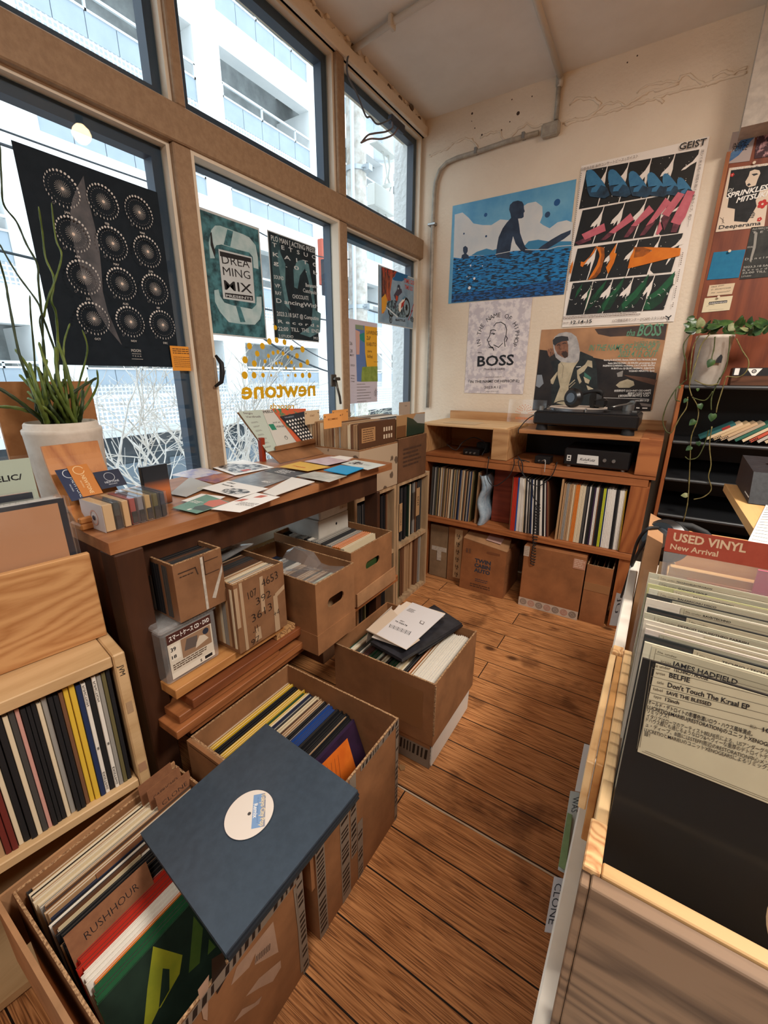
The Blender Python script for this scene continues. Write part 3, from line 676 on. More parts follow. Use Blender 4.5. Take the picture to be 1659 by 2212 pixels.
tag(a.build('record_sleeve', None, (.372, -.85, .967)), 'glossy tan, green and grey picture sleeve fronting the far corner carton', 'record')
# divider cards on top
ORC = flat((226, 158, 88), .7)
for (px, py, w, m, txt, lb) in ((706, 905, .12, ORC, 'RECOMMEND', 'orange divider card in the flower-taped carton, front one'), (724, 898, .12, ORC, 'PICK UP', 'orange divider card in the flower-taped carton, rear one'), (662, 905, .1, flat((212, 186, 150), .7), 'START', 'pale kraft divider card at the left back of the flower-taped carton')):
    p = at(px, py, 'x', .30 if 'front' in lb else (.2 if 'rear' in lb else .12)); a = Art((p.x, p.y-w/2+.04, 1.055), (0, 1, 0), (0, 0, 1), w, .062, m, .0012)
    a.text(txt, w/2, .034, .008, flat((120, 60, 30)), .01, align='c'); a.disc(.008, .05, .003, INK); a.disc(w-.008, .05, .003, INK); tag(a.build('divider_card', None, a.O), lb, 'divider')
p = at(866, 878, 'x', .2); a = Art((.2, p.y-.02, 1.05), (0, 1, 0), (0, 0, 1), .13, .075, flat((176, 158, 142), .7), .0012); a.text('house', .065, .05, .008, INK, .01); tag(a.build('divider_card', None, a.O), 'grey-brown divider card above the far corner carton', 'divider')

# ================================================================ back cabinet
CAB = thing('record_cabinet', 'orange-brown wooden record cabinet along the back wall under the turntable', 'cabinet', (.95, -.21, 0))
YF = -.41; P1 = wood((168, 104, 60), (132, 74, 40), 'x', .8, .5, name='orange cabinet wood'); PL = wood((192, 148, 102), (164, 118, 76), 'x', .8, .5, name='light cabinet wood')
MB().box((.30, YF, .395), (1.50, -.02, .43), P1, bev=.002).build('shelf_board', CAB)
MB().box((.30, YF-.002, .775), (1.49, -.02, .812), P1, bev=.002).build('middle_board', CAB)
MB().box((1.42, YF, .432), (1.50, -.02, .775), ORWZ, bev=.002).build('post', CAB)
MB().box((1.43, YF+.01, 0), (1.50, -.3, .395), ORWZ).build('post', CAB)
MB().box((.30, YF, 0), (.33, -.02, .395), ORWZ).build('post', CAB); MB().box((.30, YF, .432), (.33, -.02, .775), ORWZ).build('post', CAB)
MB().box((.33, -.03, .03), (1.43, -.02, .395), CBD).build('back_panel', CAB); MB().box((.33, -.03, .432), (1.42, -.02, .775), wood((130, 66, 42), (100, 46, 28), 'x')).build('back_panel', CAB)
# upper open box
ub = MB(); ub.box((.30, YF-.005, .814), (1.515, -.02, .828), P1); ub.box((.30, -.04, .83), (1.515, -.02, 1.055), PL); b_o = ub.build('upper_box', CAB)
MB().box((.725, YF-.006, .83), (.815, -.04, 1.0), PL, bev=.002).build('divider_panel', CAB)
MB().box((1.425, YF-.006, .83), (1.515, YF+.02, 1.0), P1, bev=.002).build('end_panel', CAB); MB().box((1.49, YF+.02, .83), (1.515, -.04, 1.0), P1, bev=.002).build('end_panel', CAB)
MB().box((.30, YF-.006, .83), (.32, -.04, 1.0), PL).build('end_panel', CAB)
PLY = wood((222, 186, 140), (204, 164, 116), 'x', .7, .55, name='plywood')
MB().box((.28, YF-.004, .992), (.80, -.042, 1.005), PLY, bev=.002).build('top_board', CAB)
MB().box((.86, YF-.004, .985), (1.46, -.06, 1.003), wood((178, 122, 76), (150, 98, 58), 'x', .7), bev=.002).build('turntable_board', CAB)
MB().box((1.43, YF, 1.0), (1.515, -.04, 1.006), P1).build('top_board', CAB)
# dark recess lining
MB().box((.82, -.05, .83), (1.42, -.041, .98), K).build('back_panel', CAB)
# records
def spy(x0, z): return lambda s: Matrix.Translation((x0+s, YF+.017+.158, z))
row('dark grey*2,black,grey,dark grey*2,olive,tan,black,cream,tan,grey,brown,olive,tan,dark grey,tan,brown,cream,grey,black,tan,olive,grey,dark grey,tan,black,navy,grey,tan,cream,dark grey,brown,tan,black,grey,navy,tan,olive', None, spy(.345, .431), .0071, .312, where='in the left part of the cabinet shelf', group='records in the cabinet, left', lean=.03, jd=.006, seed=11)
row('tan*2,brown', None, spy(.645, .431), .007, .312, where='beside the plastic-wrapped one in the cabinet', group='records in the cabinet, left', lean=.02, seed=12)
b = MB(); rnd = random.Random(4); prof = []
for i in range(12):
    z = .432+i*.027; o_ = .012*math.sin(i*.9); prof.append([(.672+o_+rnd.uniform(-.003, .003), YF+.004, z), (.684+o_, YF-.008, z), (.698+o_*1.2, YF+.0, z), (.706+o_, YF+.03, z), (.70+o_, -.12, z), (.675+o_, -.12, z)])
b.add([p for q in prof for p in q], [(i*6+k, i*6+(k+1) % 6, (i+1)*6+(k+1) % 6, (i+1)*6+k) for i in range(11) for k in range(6)], mottle((138, 160, 178), (176, 192, 204), 30, .25, .6, .3, name='crumpled plastic'), True)
tag(b.build('plastic_bag', None, (.69, YF, .432)), 'crumpled pale blue plastic bag between records in the cabinet', 'bag')
MB().box((.715, -.29, .432), (.855, -.275, .755), wood((138, 62, 42), (110, 44, 30), 'x'), bev=.002).build('inner_panel', CAB)
row('brown,red*4,blue,white*2', None, spy(.857, .431), .0068, .312, where='in the middle of the cabinet shelf', group='records in the cabinet, middle', lean=-.02, seed=13)
row('white*3,cream,black,dark grey,white,black,grey,black,navy,white,black*2,white,dark grey,black,dark grey,white*2,black*2,white,black,dark red,brown', None, spy(.912, .431), .0064, .312, where='leaning in the middle of the cabinet shelf', group='records in the cabinet, middle', leanf=lambda f: -.04-.07*f, seed=14)
tag(MB().box((1.112, YF+.002, .431), (1.120, -.1, .765), KR, Matrix.Translation((0, 0, 0))).build('record_divider', None, (1.116, -.25, .431)), 'thin brown board standing between the record groups in the cabinet', 'divider')
row('tan*2,grey*2,tan*3,cream,tan,orange*3,cream*5,dark grey*2,black,white,dark grey,black*2,purple,white*2,brown,black*3,lime*2,navy,white*6,black*2,dark grey,white*3,cream,yellow', None, spy(1.124, .431), .0061, .312, where='in the right part of the cabinet shelf', group='records in the cabinet, right', leanf=lambda f: -.005-.05*max(0, f-.3), seed=15)

# ---------------- electronics in the upper box
BL = flat((18, 18, 20), .35, .5); BLR = flat((26, 26, 28), .7)
def pxbox(name, label, cat, px0, px1, y, d, m=BL, bev=.004):
    a = at(*px0, 'y', y); c = at(*px1, 'y', y); t = thing(name, label, cat, ((a.x+c.x)/2, y+d/2, min(a.z, c.z)))
    MB().box((a.x, y, c.z), (c.x, y+d, a.z), m, bev=bev).build('housing', t); return t, a, c
t = thing('phono_preamp', 'small black audio box in the left bay of the cabinet', 'audio device', (.60, -.32, .829))
MB().box((.535, -.36, .829), (.635, -.27, .865), BL, bev=.004).build('housing', t)
for i in range(3): MB().cyl((.56+i*.025, -.36, .846), (.56+i*.025, -.372, .846), .005, METAL, seg=12).build('knob', t)
t = thing('phono_preamp', 'small black audio box with white cable in the right bay of the cabinet', 'audio device', (1.0, -.35, .829))
MB().box((.955, -.385, .829), (1.035, -.31, .868), BL, bev=.004).build('housing', t)
for i in range(2): MB().cyl((.98+i*.03, -.385, .846), (.98+i*.03, -.394, .846), .004, METAL, seg=12).build('knob', t)
t = thing('power_adapter', 'black power adapter at the back of the left bay', 'adapter', (.62, -.2, .829)); MB().box((.57, -.24, .829), (.64, -.18, .89), BLR, bev=.006).build('housing', t)
t = thing('amplifier', 'black mixer amplifier with a white script nameplate in the cabinet', 'amplifier', (1.25, -.25, .829))
MB().box((1.10, -.385, .838), (1.40, -.12, .925), BL, bev=.006).build('housing', t)
a = Art((1.165, -.386, .852), (1, 0, 0), (0, 0, 1), .10, .045, None); a.poly([(0, 0), (.1, 0), (.095, .045), (0, .045)], flat((206, 204, 198), .5)); a.text('KuluKutz', .012, .016, .014, INK, .015, w=.072, shear=.35); a.text('SHOP', .035, .006, .004, INK, .02); a.build('nameplate', t)
a = Art((1.115, -.386, .86), (1, 0, 0), (0, 0, 1), .02, .03, flat((206, 204, 198), .5), .0005); a.disc(.01, .02, .005, INK); a.rect(.004, .004, .016, .009, INK); a.build('badge', t)
for i, x in enumerate((1.29, 1.33)): MB().cyl((x, -.385, .88), (x, -.398, .88), .008, METAL, seg=14).build('knob', t)
for x in (1.125, 1.375): MB().cyl((x, -.36, .829), (x, -.36, .838), .012, METAL, seg=14).build('foot', t)
def cable(name, label, pts, r=.0025, m=BLR, cat='cable', n=8, group=None):
    P = [Vector(p) for p in pts]; out = []
    for i in range(len(P)-1):
        p0, p1, p2, p3 = P[max(i-1, 0)], P[i], P[i+1], P[min(i+2, len(P)-1)]
        for k in range(n):
            u = k/n; out.append(.5*((2*p1)+(p2-p0)*u+(2*p0-5*p1+4*p2-p3)*u*u+(3*p1-p0-3*p2+p3)*u**3))
    out.append(P[-1]); return tag(MB().tube(out, r, m, 7).build(name, None, P[0]), label, cat, group)
def A(px, py, ax, v): return tuple(at(px, py, ax, v))
Yc = -.425
cable('audio_cable', 'black cable looping across the left bay of the cabinet', [A(965, 960, 'y', -.36), A(985, 972, 'y', -.37), A(1000, 955, 'y', -.33), A(1025, 945, 'y', -.3), A(1050, 960, 'y', -.34), (.66, -.38, .84)])
cable('audio_cable', 'black cable hanging in a loop before the left records', [(.70, -.39, .832), A(1056, 990, 'y', Yc), A(1052, 1030, 'y', Yc), A(1068, 1050, 'y', Yc), A(1098, 1030, 'y', Yc), A(1110, 1005, 'y', Yc), A(1112, 990, 'y', Yc), (.90, -.38, .832)])
cable('audio_cable', 'black cable hanging in a wide loop before the middle records', [(.93, -.38, .832), A(1120, 995, 'y', Yc), A(1130, 1025, 'y', Yc), A(1160, 1050, 'y', Yc), A(1190, 1030, 'y', Yc), A(1203, 1000, 'y', Yc), (1.06, -.37, .832)])
cable('audio_cable', 'thin pale cable dropping from the right bay box', [(.995, -.388, .845), A(1178, 995, 'y', Yc), A(1176, 1020, 'y', Yc)], .002, flat((180, 176, 170)))
# coiled cord
pts = []; a0, a1 = at(1118, 985, 'y', -.42), at(1160, 1085, 'y', -.43); 
for i in range(12): pts.append(a0.lerp(a1, i/12)+Vector((.01*math.sin(i), 0, 0)))
c0_, c1_ = at(1162, 1090, 'y', -.445), at(1150, 1222, 'y', -.43)
for i in range(150):
    q = c0_.lerp(c1_, i/150); k = .011*(1+.25*math.sin(i*.11)); pts.append(q+Vector((k*math.cos(i*.9), k*math.sin(i*.9), 0)))
tag(MB().tube(pts, .0028, BLR, 6).build('coiled_cable', None, a0), 'coiled black headphone cord dangling in front of the cabinet', 'cable')

# ---------------- turntable
TT = thing('turntable', 'black DJ turntable with a pale record on top of the cabinet', 'turntable', (1.16, -.22, 1.003))
MB().box((.925, -.385, 1.035), (1.405, -.055, 1.098), BL, bev=.008).build('plinth', TT)
MB().box((.935, -.375, 1.099), (1.395, -.065, 1.103), flat((44, 44, 48), .3, .5, .4), bev=.001).build('top_plate', TT)
for x in (.965, 1.365):
    for y in (-.345, -.095):
        f = MB().cyl((x, y, 1.004), (x, y, 1.034), .03, BLR, .026, 24).build('foot', TT)
MB().cyl((1.11, -.22, 1.104), (1.11, -.22, 1.116), .155, flat((120, 120, 122), .3, .5, .8), seg=48).build('platter', TT)
tag(MB().cyl((1.11, -.22, 1.117), (1.11, -.22, 1.1195), .15, flat((206, 190, 176), .55), seg=48).build('slipmat_record', None, (1.11, -.22, 1.117)), 'pale pinkish record lying on the turntable platter', 'record')
arm = MB(); arm.cyl((1.335, -.12, 1.104), (1.335, -.12, 1.135), .028, METAL, seg=24); arm.tube([(1.345, -.08, 1.14), (1.335, -.12, 1.142), (1.33, -.2, 1.14), (1.30, -.27, 1.135), (1.275, -.31, 1.128)], .005, METAL, 8); arm.cyl((1.345, -.065, 1.14), (1.35, -.04, 1.14), .014, METAL, seg=16); arm.box((1.26, -.335, 1.118), (1.285, -.305, 1.132), BL, bev=.002); arm.build('tonearm', TT)
MB().cyl((.955, -.35, 1.104), (.955, -.35, 1.125), .012, METAL, seg=16).build('start_button', TT); MB().cyl((1.17, -.372, 1.104), (1.17, -.372, 1.122), .005, METAL, seg=12).build('target_light', TT)
MB().box((1.36, -.36, 1.104), (1.39, -.2, 1.108), BLR).build('pitch_fader', TT); MB().box((1.365, -.285, 1.108), (1.385, -.27, 1.114), METAL).build('fader_knob', TT)
# headphones on it
HP = thing('headphones', 'large black over-ear headphones resting on the turntable record', 'headphones', (1.17, -.28, 1.12))
def earcup(c, d, R_=.046):
    c = Vector(c); d = Vector(d).normalized(); b = MB(); b.cyl(c-d*.018, c+d*.006, R_*1.0, BLR, R_*1.06, 28); b.cyl(c+d*.006, c+d*.02, R_*1.04, BL, R_*.8, 28); o = b.build('ear_cup', HP)
    MB().cyl(c+d*.02, c+d*.0215, R_*.52, flat((112, 120, 128), .3, .5, .7), seg=24).build('logo_disc', o); return o
earcup((1.09, -.29, 1.168), (-.45, -.9, .05)); earcup((1.195, -.25, 1.162), (.75, .4, .0))
b = MB(); pts = []
for i in range(25):
    a = math.pi*i/24; pts.append(Vector((1.145-.055*math.cos(a)+.0*a, -.27-.05*math.sin(a)*.4, 1.165+.04*math.sin(a)))+Vector((.05*math.sin(a), 0, 0)))
b.tube(pts, .009, BLR, 8); b.build('headband', HP)
b = MB(); b.box((1.19, -.30, 1.125), (1.25, -.25, 1.17), BL, bev=.012); b.build('hinge', HP)
cable('audio_cable', 'black headphone cable curving off the left of the turntable', [(1.07, -.30, 1.15), A(1205, 868, 'y', -.33), A(1165, 890, 'y', -.36), A(1140, 905, 'y', -.38), A(1122, 925, 'y', -.41), A(1120, 935, 'y', -.42), (.86, -.40, .99)], .0025)
# acrylic shop sign leaning
p0 = at(1100, 900, 'y', -.12); 
t = thing('acrylic_sign', 'clear acrylic panel with orange reversed shop logo leaning left of the turntable', 'sign', (.78, -.12, 1.006))
a = Art((.70, -.10, 1.008), (1, 0, 0), (0, .12, 1), .22, .135, CLEAR, .003); a.build('panel', t)
a = Art((.70, -.1035, 1.008), (1, 0, 0), (0, .12, 1), .22, .135, None); OG = flat((214, 128, 84), .6); a.text('newtone', .155, .02, .02, OG, .015, w=.105, mir=True)
for k, (n, rr) in enumerate(((9, .052), (8, .042), (7, .033), (5, .024))):
    for i in range(n):
        g = math.pi*(.08+.84*i/(n-1)); a.disc(.1+rr*math.cos(g), .052+rr*math.sin(g), .0025, OG, 8)
a.build('logo_print', t)
tag(MB().box((.40, -.36, 1.006), (.60, -.2, 1.0068), flat((206, 178, 140), .7), Matrix.Identity(4)).build('paper_sheet', None, (.5, -.28, 1.006)), 'pale tan sheet lying on the left top of the cabinet', 'paper')

# ---------------- cartons under the cabinet
def under(x0, x1, z1, y0, label, m=CBR, d=.34): 
    t = thing('cardboard_box', label, 'box', ((x0+x1)/2, y0+d/2, 0), None); MB().box((x0, y0, .001), (x1, y0+d, z1), m, bev=.003).build('body', t); return t
TAPEP = mottle((200, 190, 176), (170, 160, 148), 60, .3, .4, name='pale packing tape'); TAPEB = flat((150, 106, 70), .25)
t = under(.345, .47, .36, -.36, 'narrow grey-brown carton sealed with pale torn tape, leftmost under the cabinet', cardboard((136, 112, 86)))
MB().box((.36, -.362, .185), (.465, -.3605, .215), TAPEP).build('tape', t); MB().box((.40, -.3635, .12), (.43, -.3622, .20), TAPEP).build('tape', t)
t = under(.475, .60, .37, -.365, 'carton with a vertical strip of numbered printed tape under the cabinet', CB)
a = Art((.52, -.3655, .03), (1, 0, 0), (0, 0, 1), .05, .33, flat((190, 160, 124), .4), .0005)
for i in range(6): a.text('16', .013, .02+i*.052, .02, flat((70, 54, 42)), .03); a.disc(.025, .012+i*.052, .006, flat((110, 90, 72)), 8)
a.build('printed_tape', t)
tb = thing('cardboard_box', 'carton printed TWIN CABIN AUTO with a folded open top under the cabinet', 'box', (.73, -.27, 0))
CX0, CX1, CY, CZ = .59, .868, -.42, .30
b = MB(); b.prism([(CX0, CY, .001), (CX1, CY, .001), (CX1, CY, CZ), (CX0+.01, CY, CZ+.035)], (0, .3, 0), CBR); b.build('body', tb)
b = MB(); b.prism([(CX0+.01, CY, CZ+.036), (CX1, CY, CZ+.001), (CX1-.01, CY+.11, CZ+.046), (CX0+.02, CY+.12, CZ+.07)], (0, 0, .003), CBL); b.prism([(CX1-.002, CY+.01, CZ+.002), (CX1+.002, CY+.01, CZ+.002), (CX1-.008, CY+.1, CZ+.045)], (0, .01, 0), CBL); b.build('flap', tb)
a = Art((CX0, CY-.0005, 0), (1, 0, 0), (0, 0, 1), .28, .3, None); IK = flat((58, 62, 72), .7)
for i, s in enumerate(('TWIN', 'CABIN', 'AUTO')): a.text(s, .09, .198-.032*i, .024, IK, .05, w=.10)
a.greek(.1, .085, .08, 2, .012, IK, .004); a.greek(.07, .045, .13, 2, .014, flat((90, 60, 44)), .007, ragged=.05)
for u in (.03, .048): a.rect(u, .245, u+.013, .275, flat((110, 72, 50)))
a.text('ll', .034, .25, .012, IK); a.rect(.16, .268, .24, .282, flat((120, 74, 46))); a.build('print', tb)
a = Art((.73, CY+.03, CZ+.042), (1, 0, -.12), (0, 1, .3), .09, .07, flat((196, 160, 150), .4), .0008); a.build('pink_label', tb)
for i, z in enumerate([.06+.03*j for j in range(8)]): MB().box((CX1+.0002, CY+.03+.008*(i % 2), z), (CX1+.0012, CY+.045, z+.006), CBD).build('slot', tb) if i % 2 else None
ob = thing('cardboard_box', 'large flat-faced orange-brown carton with flower tape along its bottom under the cabinet', 'box', (1.14, -.25, 0))
MB().box((.965, -.43, .001), (1.285, -.1, .375), CBR, bev=.003).build('body', ob)
a = Art((.965, -.4305, .001), (1, 0, 0), (0, 0, 1), .32, .37, None); TP = flat((190, 174, 158), .4); a.rect(0, .0, .32, .052, TP)
for i in range(7):
    cx = .026+i*.0445; m = flat((96, 80, 72)) if i % 2 == 0 else flat((170, 104, 84))
    for r_ in (.019, .013, .006): a.ring(cx, .027, r_-.003, r_, m, 14)
a.rect(0, .31, .03, .37, TP); a.rect(.26, .30, .32, .355, flat((180, 130, 104), .5)); a.greek(.265, .35, .05, 5, .01, flat((206, 176, 156)), .005); a.greek(.003, .36, .025, 5, .01, flat((150, 134, 120)), .004); a.build('printed_tape', ob)
rbx = carton('cardboard_box', 'open carton of loose paper at the right end under the cabinet', 1.292, 1.415, -.42, -.12, .001, .335, CBR)
MB().box((1.292, -.4215, .19), (1.415, -.4203, .235), TAPEB).build('tape', rbx)
rnd = random.Random(9)
for i in range(6):
    x = 1.305+i*.017; h = .30+rnd.uniform(0, .05); m = [flat((196, 186, 170)), CBL, flat((60, 56, 54)), CBR][i % 4]
    tag(MB().prism([(x, -.405, .01), (x+.003, -.405, .01), (x+.012, -.405, h), (x+.009, -.405, h+rnd.uniform(-.03, .01))], (0, .2, 0), m).build('paper_sheet', None, (x, -.3, .01)), 'crumpled loose sheet standing in the open carton under the cabinet', 'paper', 'loose sheets in the open carton')
# ================================================================ posters on the back wall
def bil(q, s, t):
    a = [q[0][i]+(q[1][i]-q[0][i])*s for i in (0, 1)]; b = [q[3][i]+(q[2][i]-q[3][i])*s for i in (0, 1)]
    return (a[0]+(b[0]-a[0])*t, a[1]+(b[1]-a[1])*t)
PAPER = flat((240, 230, 220), .65)
# surfer
A1 = sheet('y', -.003, (.232, 1.708), (.918, 2.236), mottle((122, 180, 208), (84, 152, 194), 5, .45, .4, name='printed blue sky')); A1.map = (960, 280, .34961)
CL = mottle((216, 214, 210), (200, 204, 206), 8, .5, name='printed cloud'); SEA = mottle((22, 40, 60), (28, 124, 186), 26, .4, .4, 0, (1, 1, 5.5), .47, .5, 1, name='printed waves'); DKS = mottle((34, 44, 62), (52, 66, 88), 12, .5); MID = flat((58, 128, 168), .5)
A1.tr([(64, 525), (112, 512), (150, 545), (180, 580), (235, 590), (290, 590), (345, 555), (400, 560), (450, 540), (470, 485), (515, 455), (565, 445), (605, 475), (607, 530), (590, 575), (610, 590), (650, 610), (700, 572), (755, 560), (795, 575), (785, 745), (56, 800)], CL)
A1.tr([(165, 778), (200, 755), (260, 735), (300, 745), (345, 730), (345, 775)], MID); A1.tr([(470, 745), (520, 690), (580, 680), (640, 690), (700, 690), (785, 690), (785, 745)], MID)
A1.tr([(57, 790), (100, 796), (160, 780), (240, 778), (330, 765), (420, 750), (520, 745), (640, 742), (780, 730), (738, 1018), (43, 1070)], SEA)
A1.tr([(43, 1070), (46, 1020), (300, 985), (742, 925), (736, 1018)], mottle((24, 44, 72), (24, 92, 156), 30, .4, .4, 0, (1, 1, 4), .48, .53, 1))
body = [(318, 772), (325, 720), (335, 665), (360, 610), (385, 575), (412, 545), (408, 520), (400, 495), (405, 465), (425, 445), (455, 438), (480, 445), (490, 462), (492, 490), (497, 505), (490, 515), (490, 540), (478, 548), (455, 550), (462, 590), (468, 640), (485, 690), (500, 725), (525, 745), (540, 755), (500, 762), (470, 745), (440, 705), (425, 660), (415, 700), (405, 760), (400, 800), (320, 790)]
A1.tr(body, DKS); A1.tr([(575, 742), (600, 720), (660, 680), (720, 645), (782, 620), (778, 645), (740, 675), (690, 705), (640, 735), (600, 745)], DKS)
A1.tr([(105, 795), (108, 775), (122, 768), (115, 750), (116, 728), (130, 718), (144, 730), (144, 752), (136, 768), (150, 778), (150, 798)], DKS)
A1.trl([(316, 772), (330, 768), (420, 750)], .003, CL); A1.trl([(425, 662), (415, 705), (410, 745)], .003, CL); A1.trl([(500, 742), (560, 742), (640, 740), (700, 722), (785, 715)], .003, CL)
for x, y, r, m in ((255, 527, .010, MID), (637, 525, .014, DKS), (696, 450, .016, MID), (258, 659, .006, DKS), (121, 643, .005, DKS)):
    u = A1.uv(x, y); A1.disc(u[0], u[1], r, flat((30, 84, 140), .5) if m is MID else flat((40, 70, 104)), 14)
for x, y, r in ((155, 978, .009), (185, 920, .007), (162, 840, .005), (90, 862, .003), (140, 908, .003), (235, 842, .003)):
    u = A1.uv(x, y); A1.disc(u[0], u[1], r, WH, 12)
tag(A1.build('poster', None, A1.O), 'blue surfer poster with dark seated figure on waves, left on back wall', 'poster')
# GEIST
A2 = sheet('y', -.005, (.935, 1.535), (1.461, 2.288), PAPER); A2.map = (1210, 290, .1989)
BKP = mottle((13, 14, 16), (22, 25, 28), 10, .5, .4, name='printed starry black'); GR = flat((110, 92, 84))
rows_ = [[(285, 392), (1512, 165), (1418, 600), (203, 815)], [(245, 828), (1425, 612), (1282, 1072), (150, 1213)], [(190, 1245), (1335, 1075), (1205, 1495), (105, 1601)], [(140, 1618), (1250, 1515), (1125, 1905), (65, 1966)]]
rnd = random.Random(5)
for ri, q in enumerate(rows_):
    Q = [A2.uv(*p) for p in q]; A2.poly(Q, BKP)
    n = 5
    for i in range(1, n+1):
        s0 = i/n+(.012 if ri % 2 else 0)
        if i == n:   # eaten away right end
            A2.poly([bil(Q, s, t) for s, t in ((1.01, .0), (1.0, .12), (.965, .28), (.90, .40), (.885, .46), (.92, .44), (.955, .36), (1.0, .30), (1.03, .3))], PAPER)
            if ri in (1, 2): A2.poly([bil(Q, s, t) for s, t in ((.955, .38), (.93, .78), (.935, .80), (.965, .62), (.985, .4))], PAPER); A2.poly([bil(Q, s, t) for s, t in ((.78, 1.03), (.79, .72), (.80, .9), (.84, 1.0), (.90, 1.03))], PAPER)
            continue
        v = (.0, .01, -.01)[i % 3]
        A2.poly([bil(Q, s, t) for s, t in ((s0+.002, -.02), (s0-.003, .12), (s0-.03, .28+v), (s0-.075, .42+v), (s0-.085, .52), (s0-.05, .50), (s0-.05, .58), (s0-.02, .44), (s0-.012, .7), (s0-.02, 1.02), (s0-.012, 1.02), (s0, .72), (s0+.012, .38), (s0+.006, .2), (s0+.009, -.02))], PAPER)
    if ri in (0, 2):
        for k in range(40): u = bil(Q, rnd.random(), rnd.random()); A2.disc(u[0], u[1], rnd.choice((.0008, .0012, .002)), WH, 5)
BLU = mottle((66, 126, 164), (54, 110, 150), 30, .5); BLD = mottle((30, 46, 62), (44, 78, 104), 20, .5); PK = mottle((206, 110, 122), (194, 96, 110), 30, .5); PKD = mottle((70, 40, 50), (130, 66, 78), 25, .5); OGR = mottle((226, 128, 34), (214, 112, 28), 20, .5); OGD = mottle((120, 66, 28), (190, 100, 30), 25, .5); GN = mottle((34, 98, 62), (26, 76, 50), 18, .5); GND = mottle((20, 44, 34), (26, 64, 44), 20, .5)
for x, y, k in ((285, 400, 1.0), (525, 397, .97), (748, 415, .92), (950, 428, .86), (1115, 440, .78), (1273, 482, .72)):
    A2.tr([(x+a*k, y+b*k) for a, b in ((5, 170), (60, 175), (110, 165), (190, 150), (230, 190), (255, 265), (200, 300), (120, 290), (40, 280), (15, 220))], BLD)
    A2.tr([(x+a*k, y+b*k) for a, b in ((0, 20), (18, -8), (50, -14), (85, 4), (130, 55), (190, 130), (212, 175), (150, 150), (90, 160), (10, 172), (-4, 90))], BLU)
    A2.tr([(x+a*k, y+b*k) for a, b in ((60, 190), (150, 140), (185, 130), (150, 170), (110, 230), (50, 235))], BLU)
for q in ([(160, 1180), (330, 1100), (340, 1150), (205, 1205)], [(430, 1160), (560, 1040), (590, 1080), (495, 1150)], [(690, 1125), (800, 960), (850, 990), (740, 1120)], [(860, 1110), (980, 930), (1040, 950), (920, 1095)], [(1095, 920), (1150, 850), (1200, 900), (1130, 1050)], [(1200, 1070), (1240, 930), (1320, 930), (1262, 1068)]): A2.tr(q, PKD)
for q in ([(235, 1090), (480, 970), (497, 1052), (270, 1150)], [(530, 1070), (765, 860), (803, 930), (590, 1080)], [(770, 1000), (968, 775), (1020, 838), (830, 1000)], [(930, 1000), (1145, 693), (1203, 742), (1010, 960)], [(1105, 870), (1280, 632), (1352, 655), (1180, 900)], [(1200, 960), (1380, 615), (1465, 625), (1360, 900), (1300, 990)], [(1040, 1088), (1085, 940), (1110, 1030), (1065, 1095)]): A2.tr(q, PK)
A2.tr([(800, 1228), (1000, 1228), (960, 1330), (800, 1345)], OGD); A2.tr([(900, 1228), (1310, 1238), (1300, 1320), (1110, 1370), (735, 1462), (770, 1350), (900, 1330), (1000, 1265)], OGR); A2.tr([(735, 1462), (765, 1330), (820, 1225), (800, 1340)], OGR)
A2.tr([(390, 1222), (440, 1225), (480, 1235), (485, 1330), (440, 1500), (390, 1560), (300, 1585), (370, 1500), (425, 1400), (430, 1310)], OGD); A2.tr([(390, 1222), (435, 1230), (450, 1310), (430, 1430), (370, 1530), (305, 1585), (330, 1540), (400, 1420), (430, 1330), (425, 1280)], OGR)
A2.tr([(388, 1225), (372, 1290), (320, 1340), (245, 1445), (222, 1432), (228, 1385), (260, 1392), (320, 1335)], OGR); A2.tr([(143, 1370), (112, 1440), (104, 1500), (118, 1522), (138, 1440)], OGR); A2.tr([(617, 1185), (592, 1290), (616, 1300), (585, 1400), (522, 1522), (500, 1450), (545, 1370), (538, 1310)], OGR)
for q in ([(1240, 1500), (1225, 1640), (1100, 1830), (1000, 1905), (900, 1900), (960, 1760), (1100, 1680)], [(965, 1530), (930, 1680), (830, 1840), (690, 1925), (620, 1930), (700, 1780), (850, 1680)], [(705, 1555), (640, 1740), (540, 1900), (400, 1945), (460, 1830), (590, 1700)], [(510, 1590), (450, 1740), (360, 1860), (260, 1940), (350, 1760)]): A2.tr(q, GND)
for q in ([(1250, 1487), (1218, 1620), (1120, 1720), (980, 1800), (945, 1770), (1060, 1690)], [(940, 1780), (985, 1905), (950, 1910), (900, 1900), (925, 1830)], [(967, 1518), (925, 1640), (830, 1770), (680, 1905), (670, 1850), (820, 1690)], [(703, 1550), (640, 1690), (540, 1790), (465, 1930), (455, 1860), (560, 1720)], [(512, 1580), (470, 1670), (370, 1790), (400, 1700)], [(357, 1620), (330, 1700), (270, 1900), (300, 1720)], [(247, 1620), (225, 1700), (160, 1790), (185, 1700)]): A2.tr(q, GN)
for k in range(46):
    x, y = rnd.uniform(110, 1180), rnd.uniform(1560, 1890)
    if x > 1250-(y-1500)*.3: continue
    a = rnd.uniform(0, 3.1); l = rnd.uniform(8, 24); A2.trl([(x, y), (x+l*math.cos(a), y+l*math.sin(a)), (x+l*1.6*math.cos(a+.5), y+l*1.6*math.sin(a+.5))], .0016, WH)
A2.ttext('GEIST', (1288, 180), (1580, 122), .026, INK, bold=.018); A2.ttext('日野浩志郎 新作コンサートピース | ガイスト', (232, 405), (845, 258), .011, GR, bold=.0)
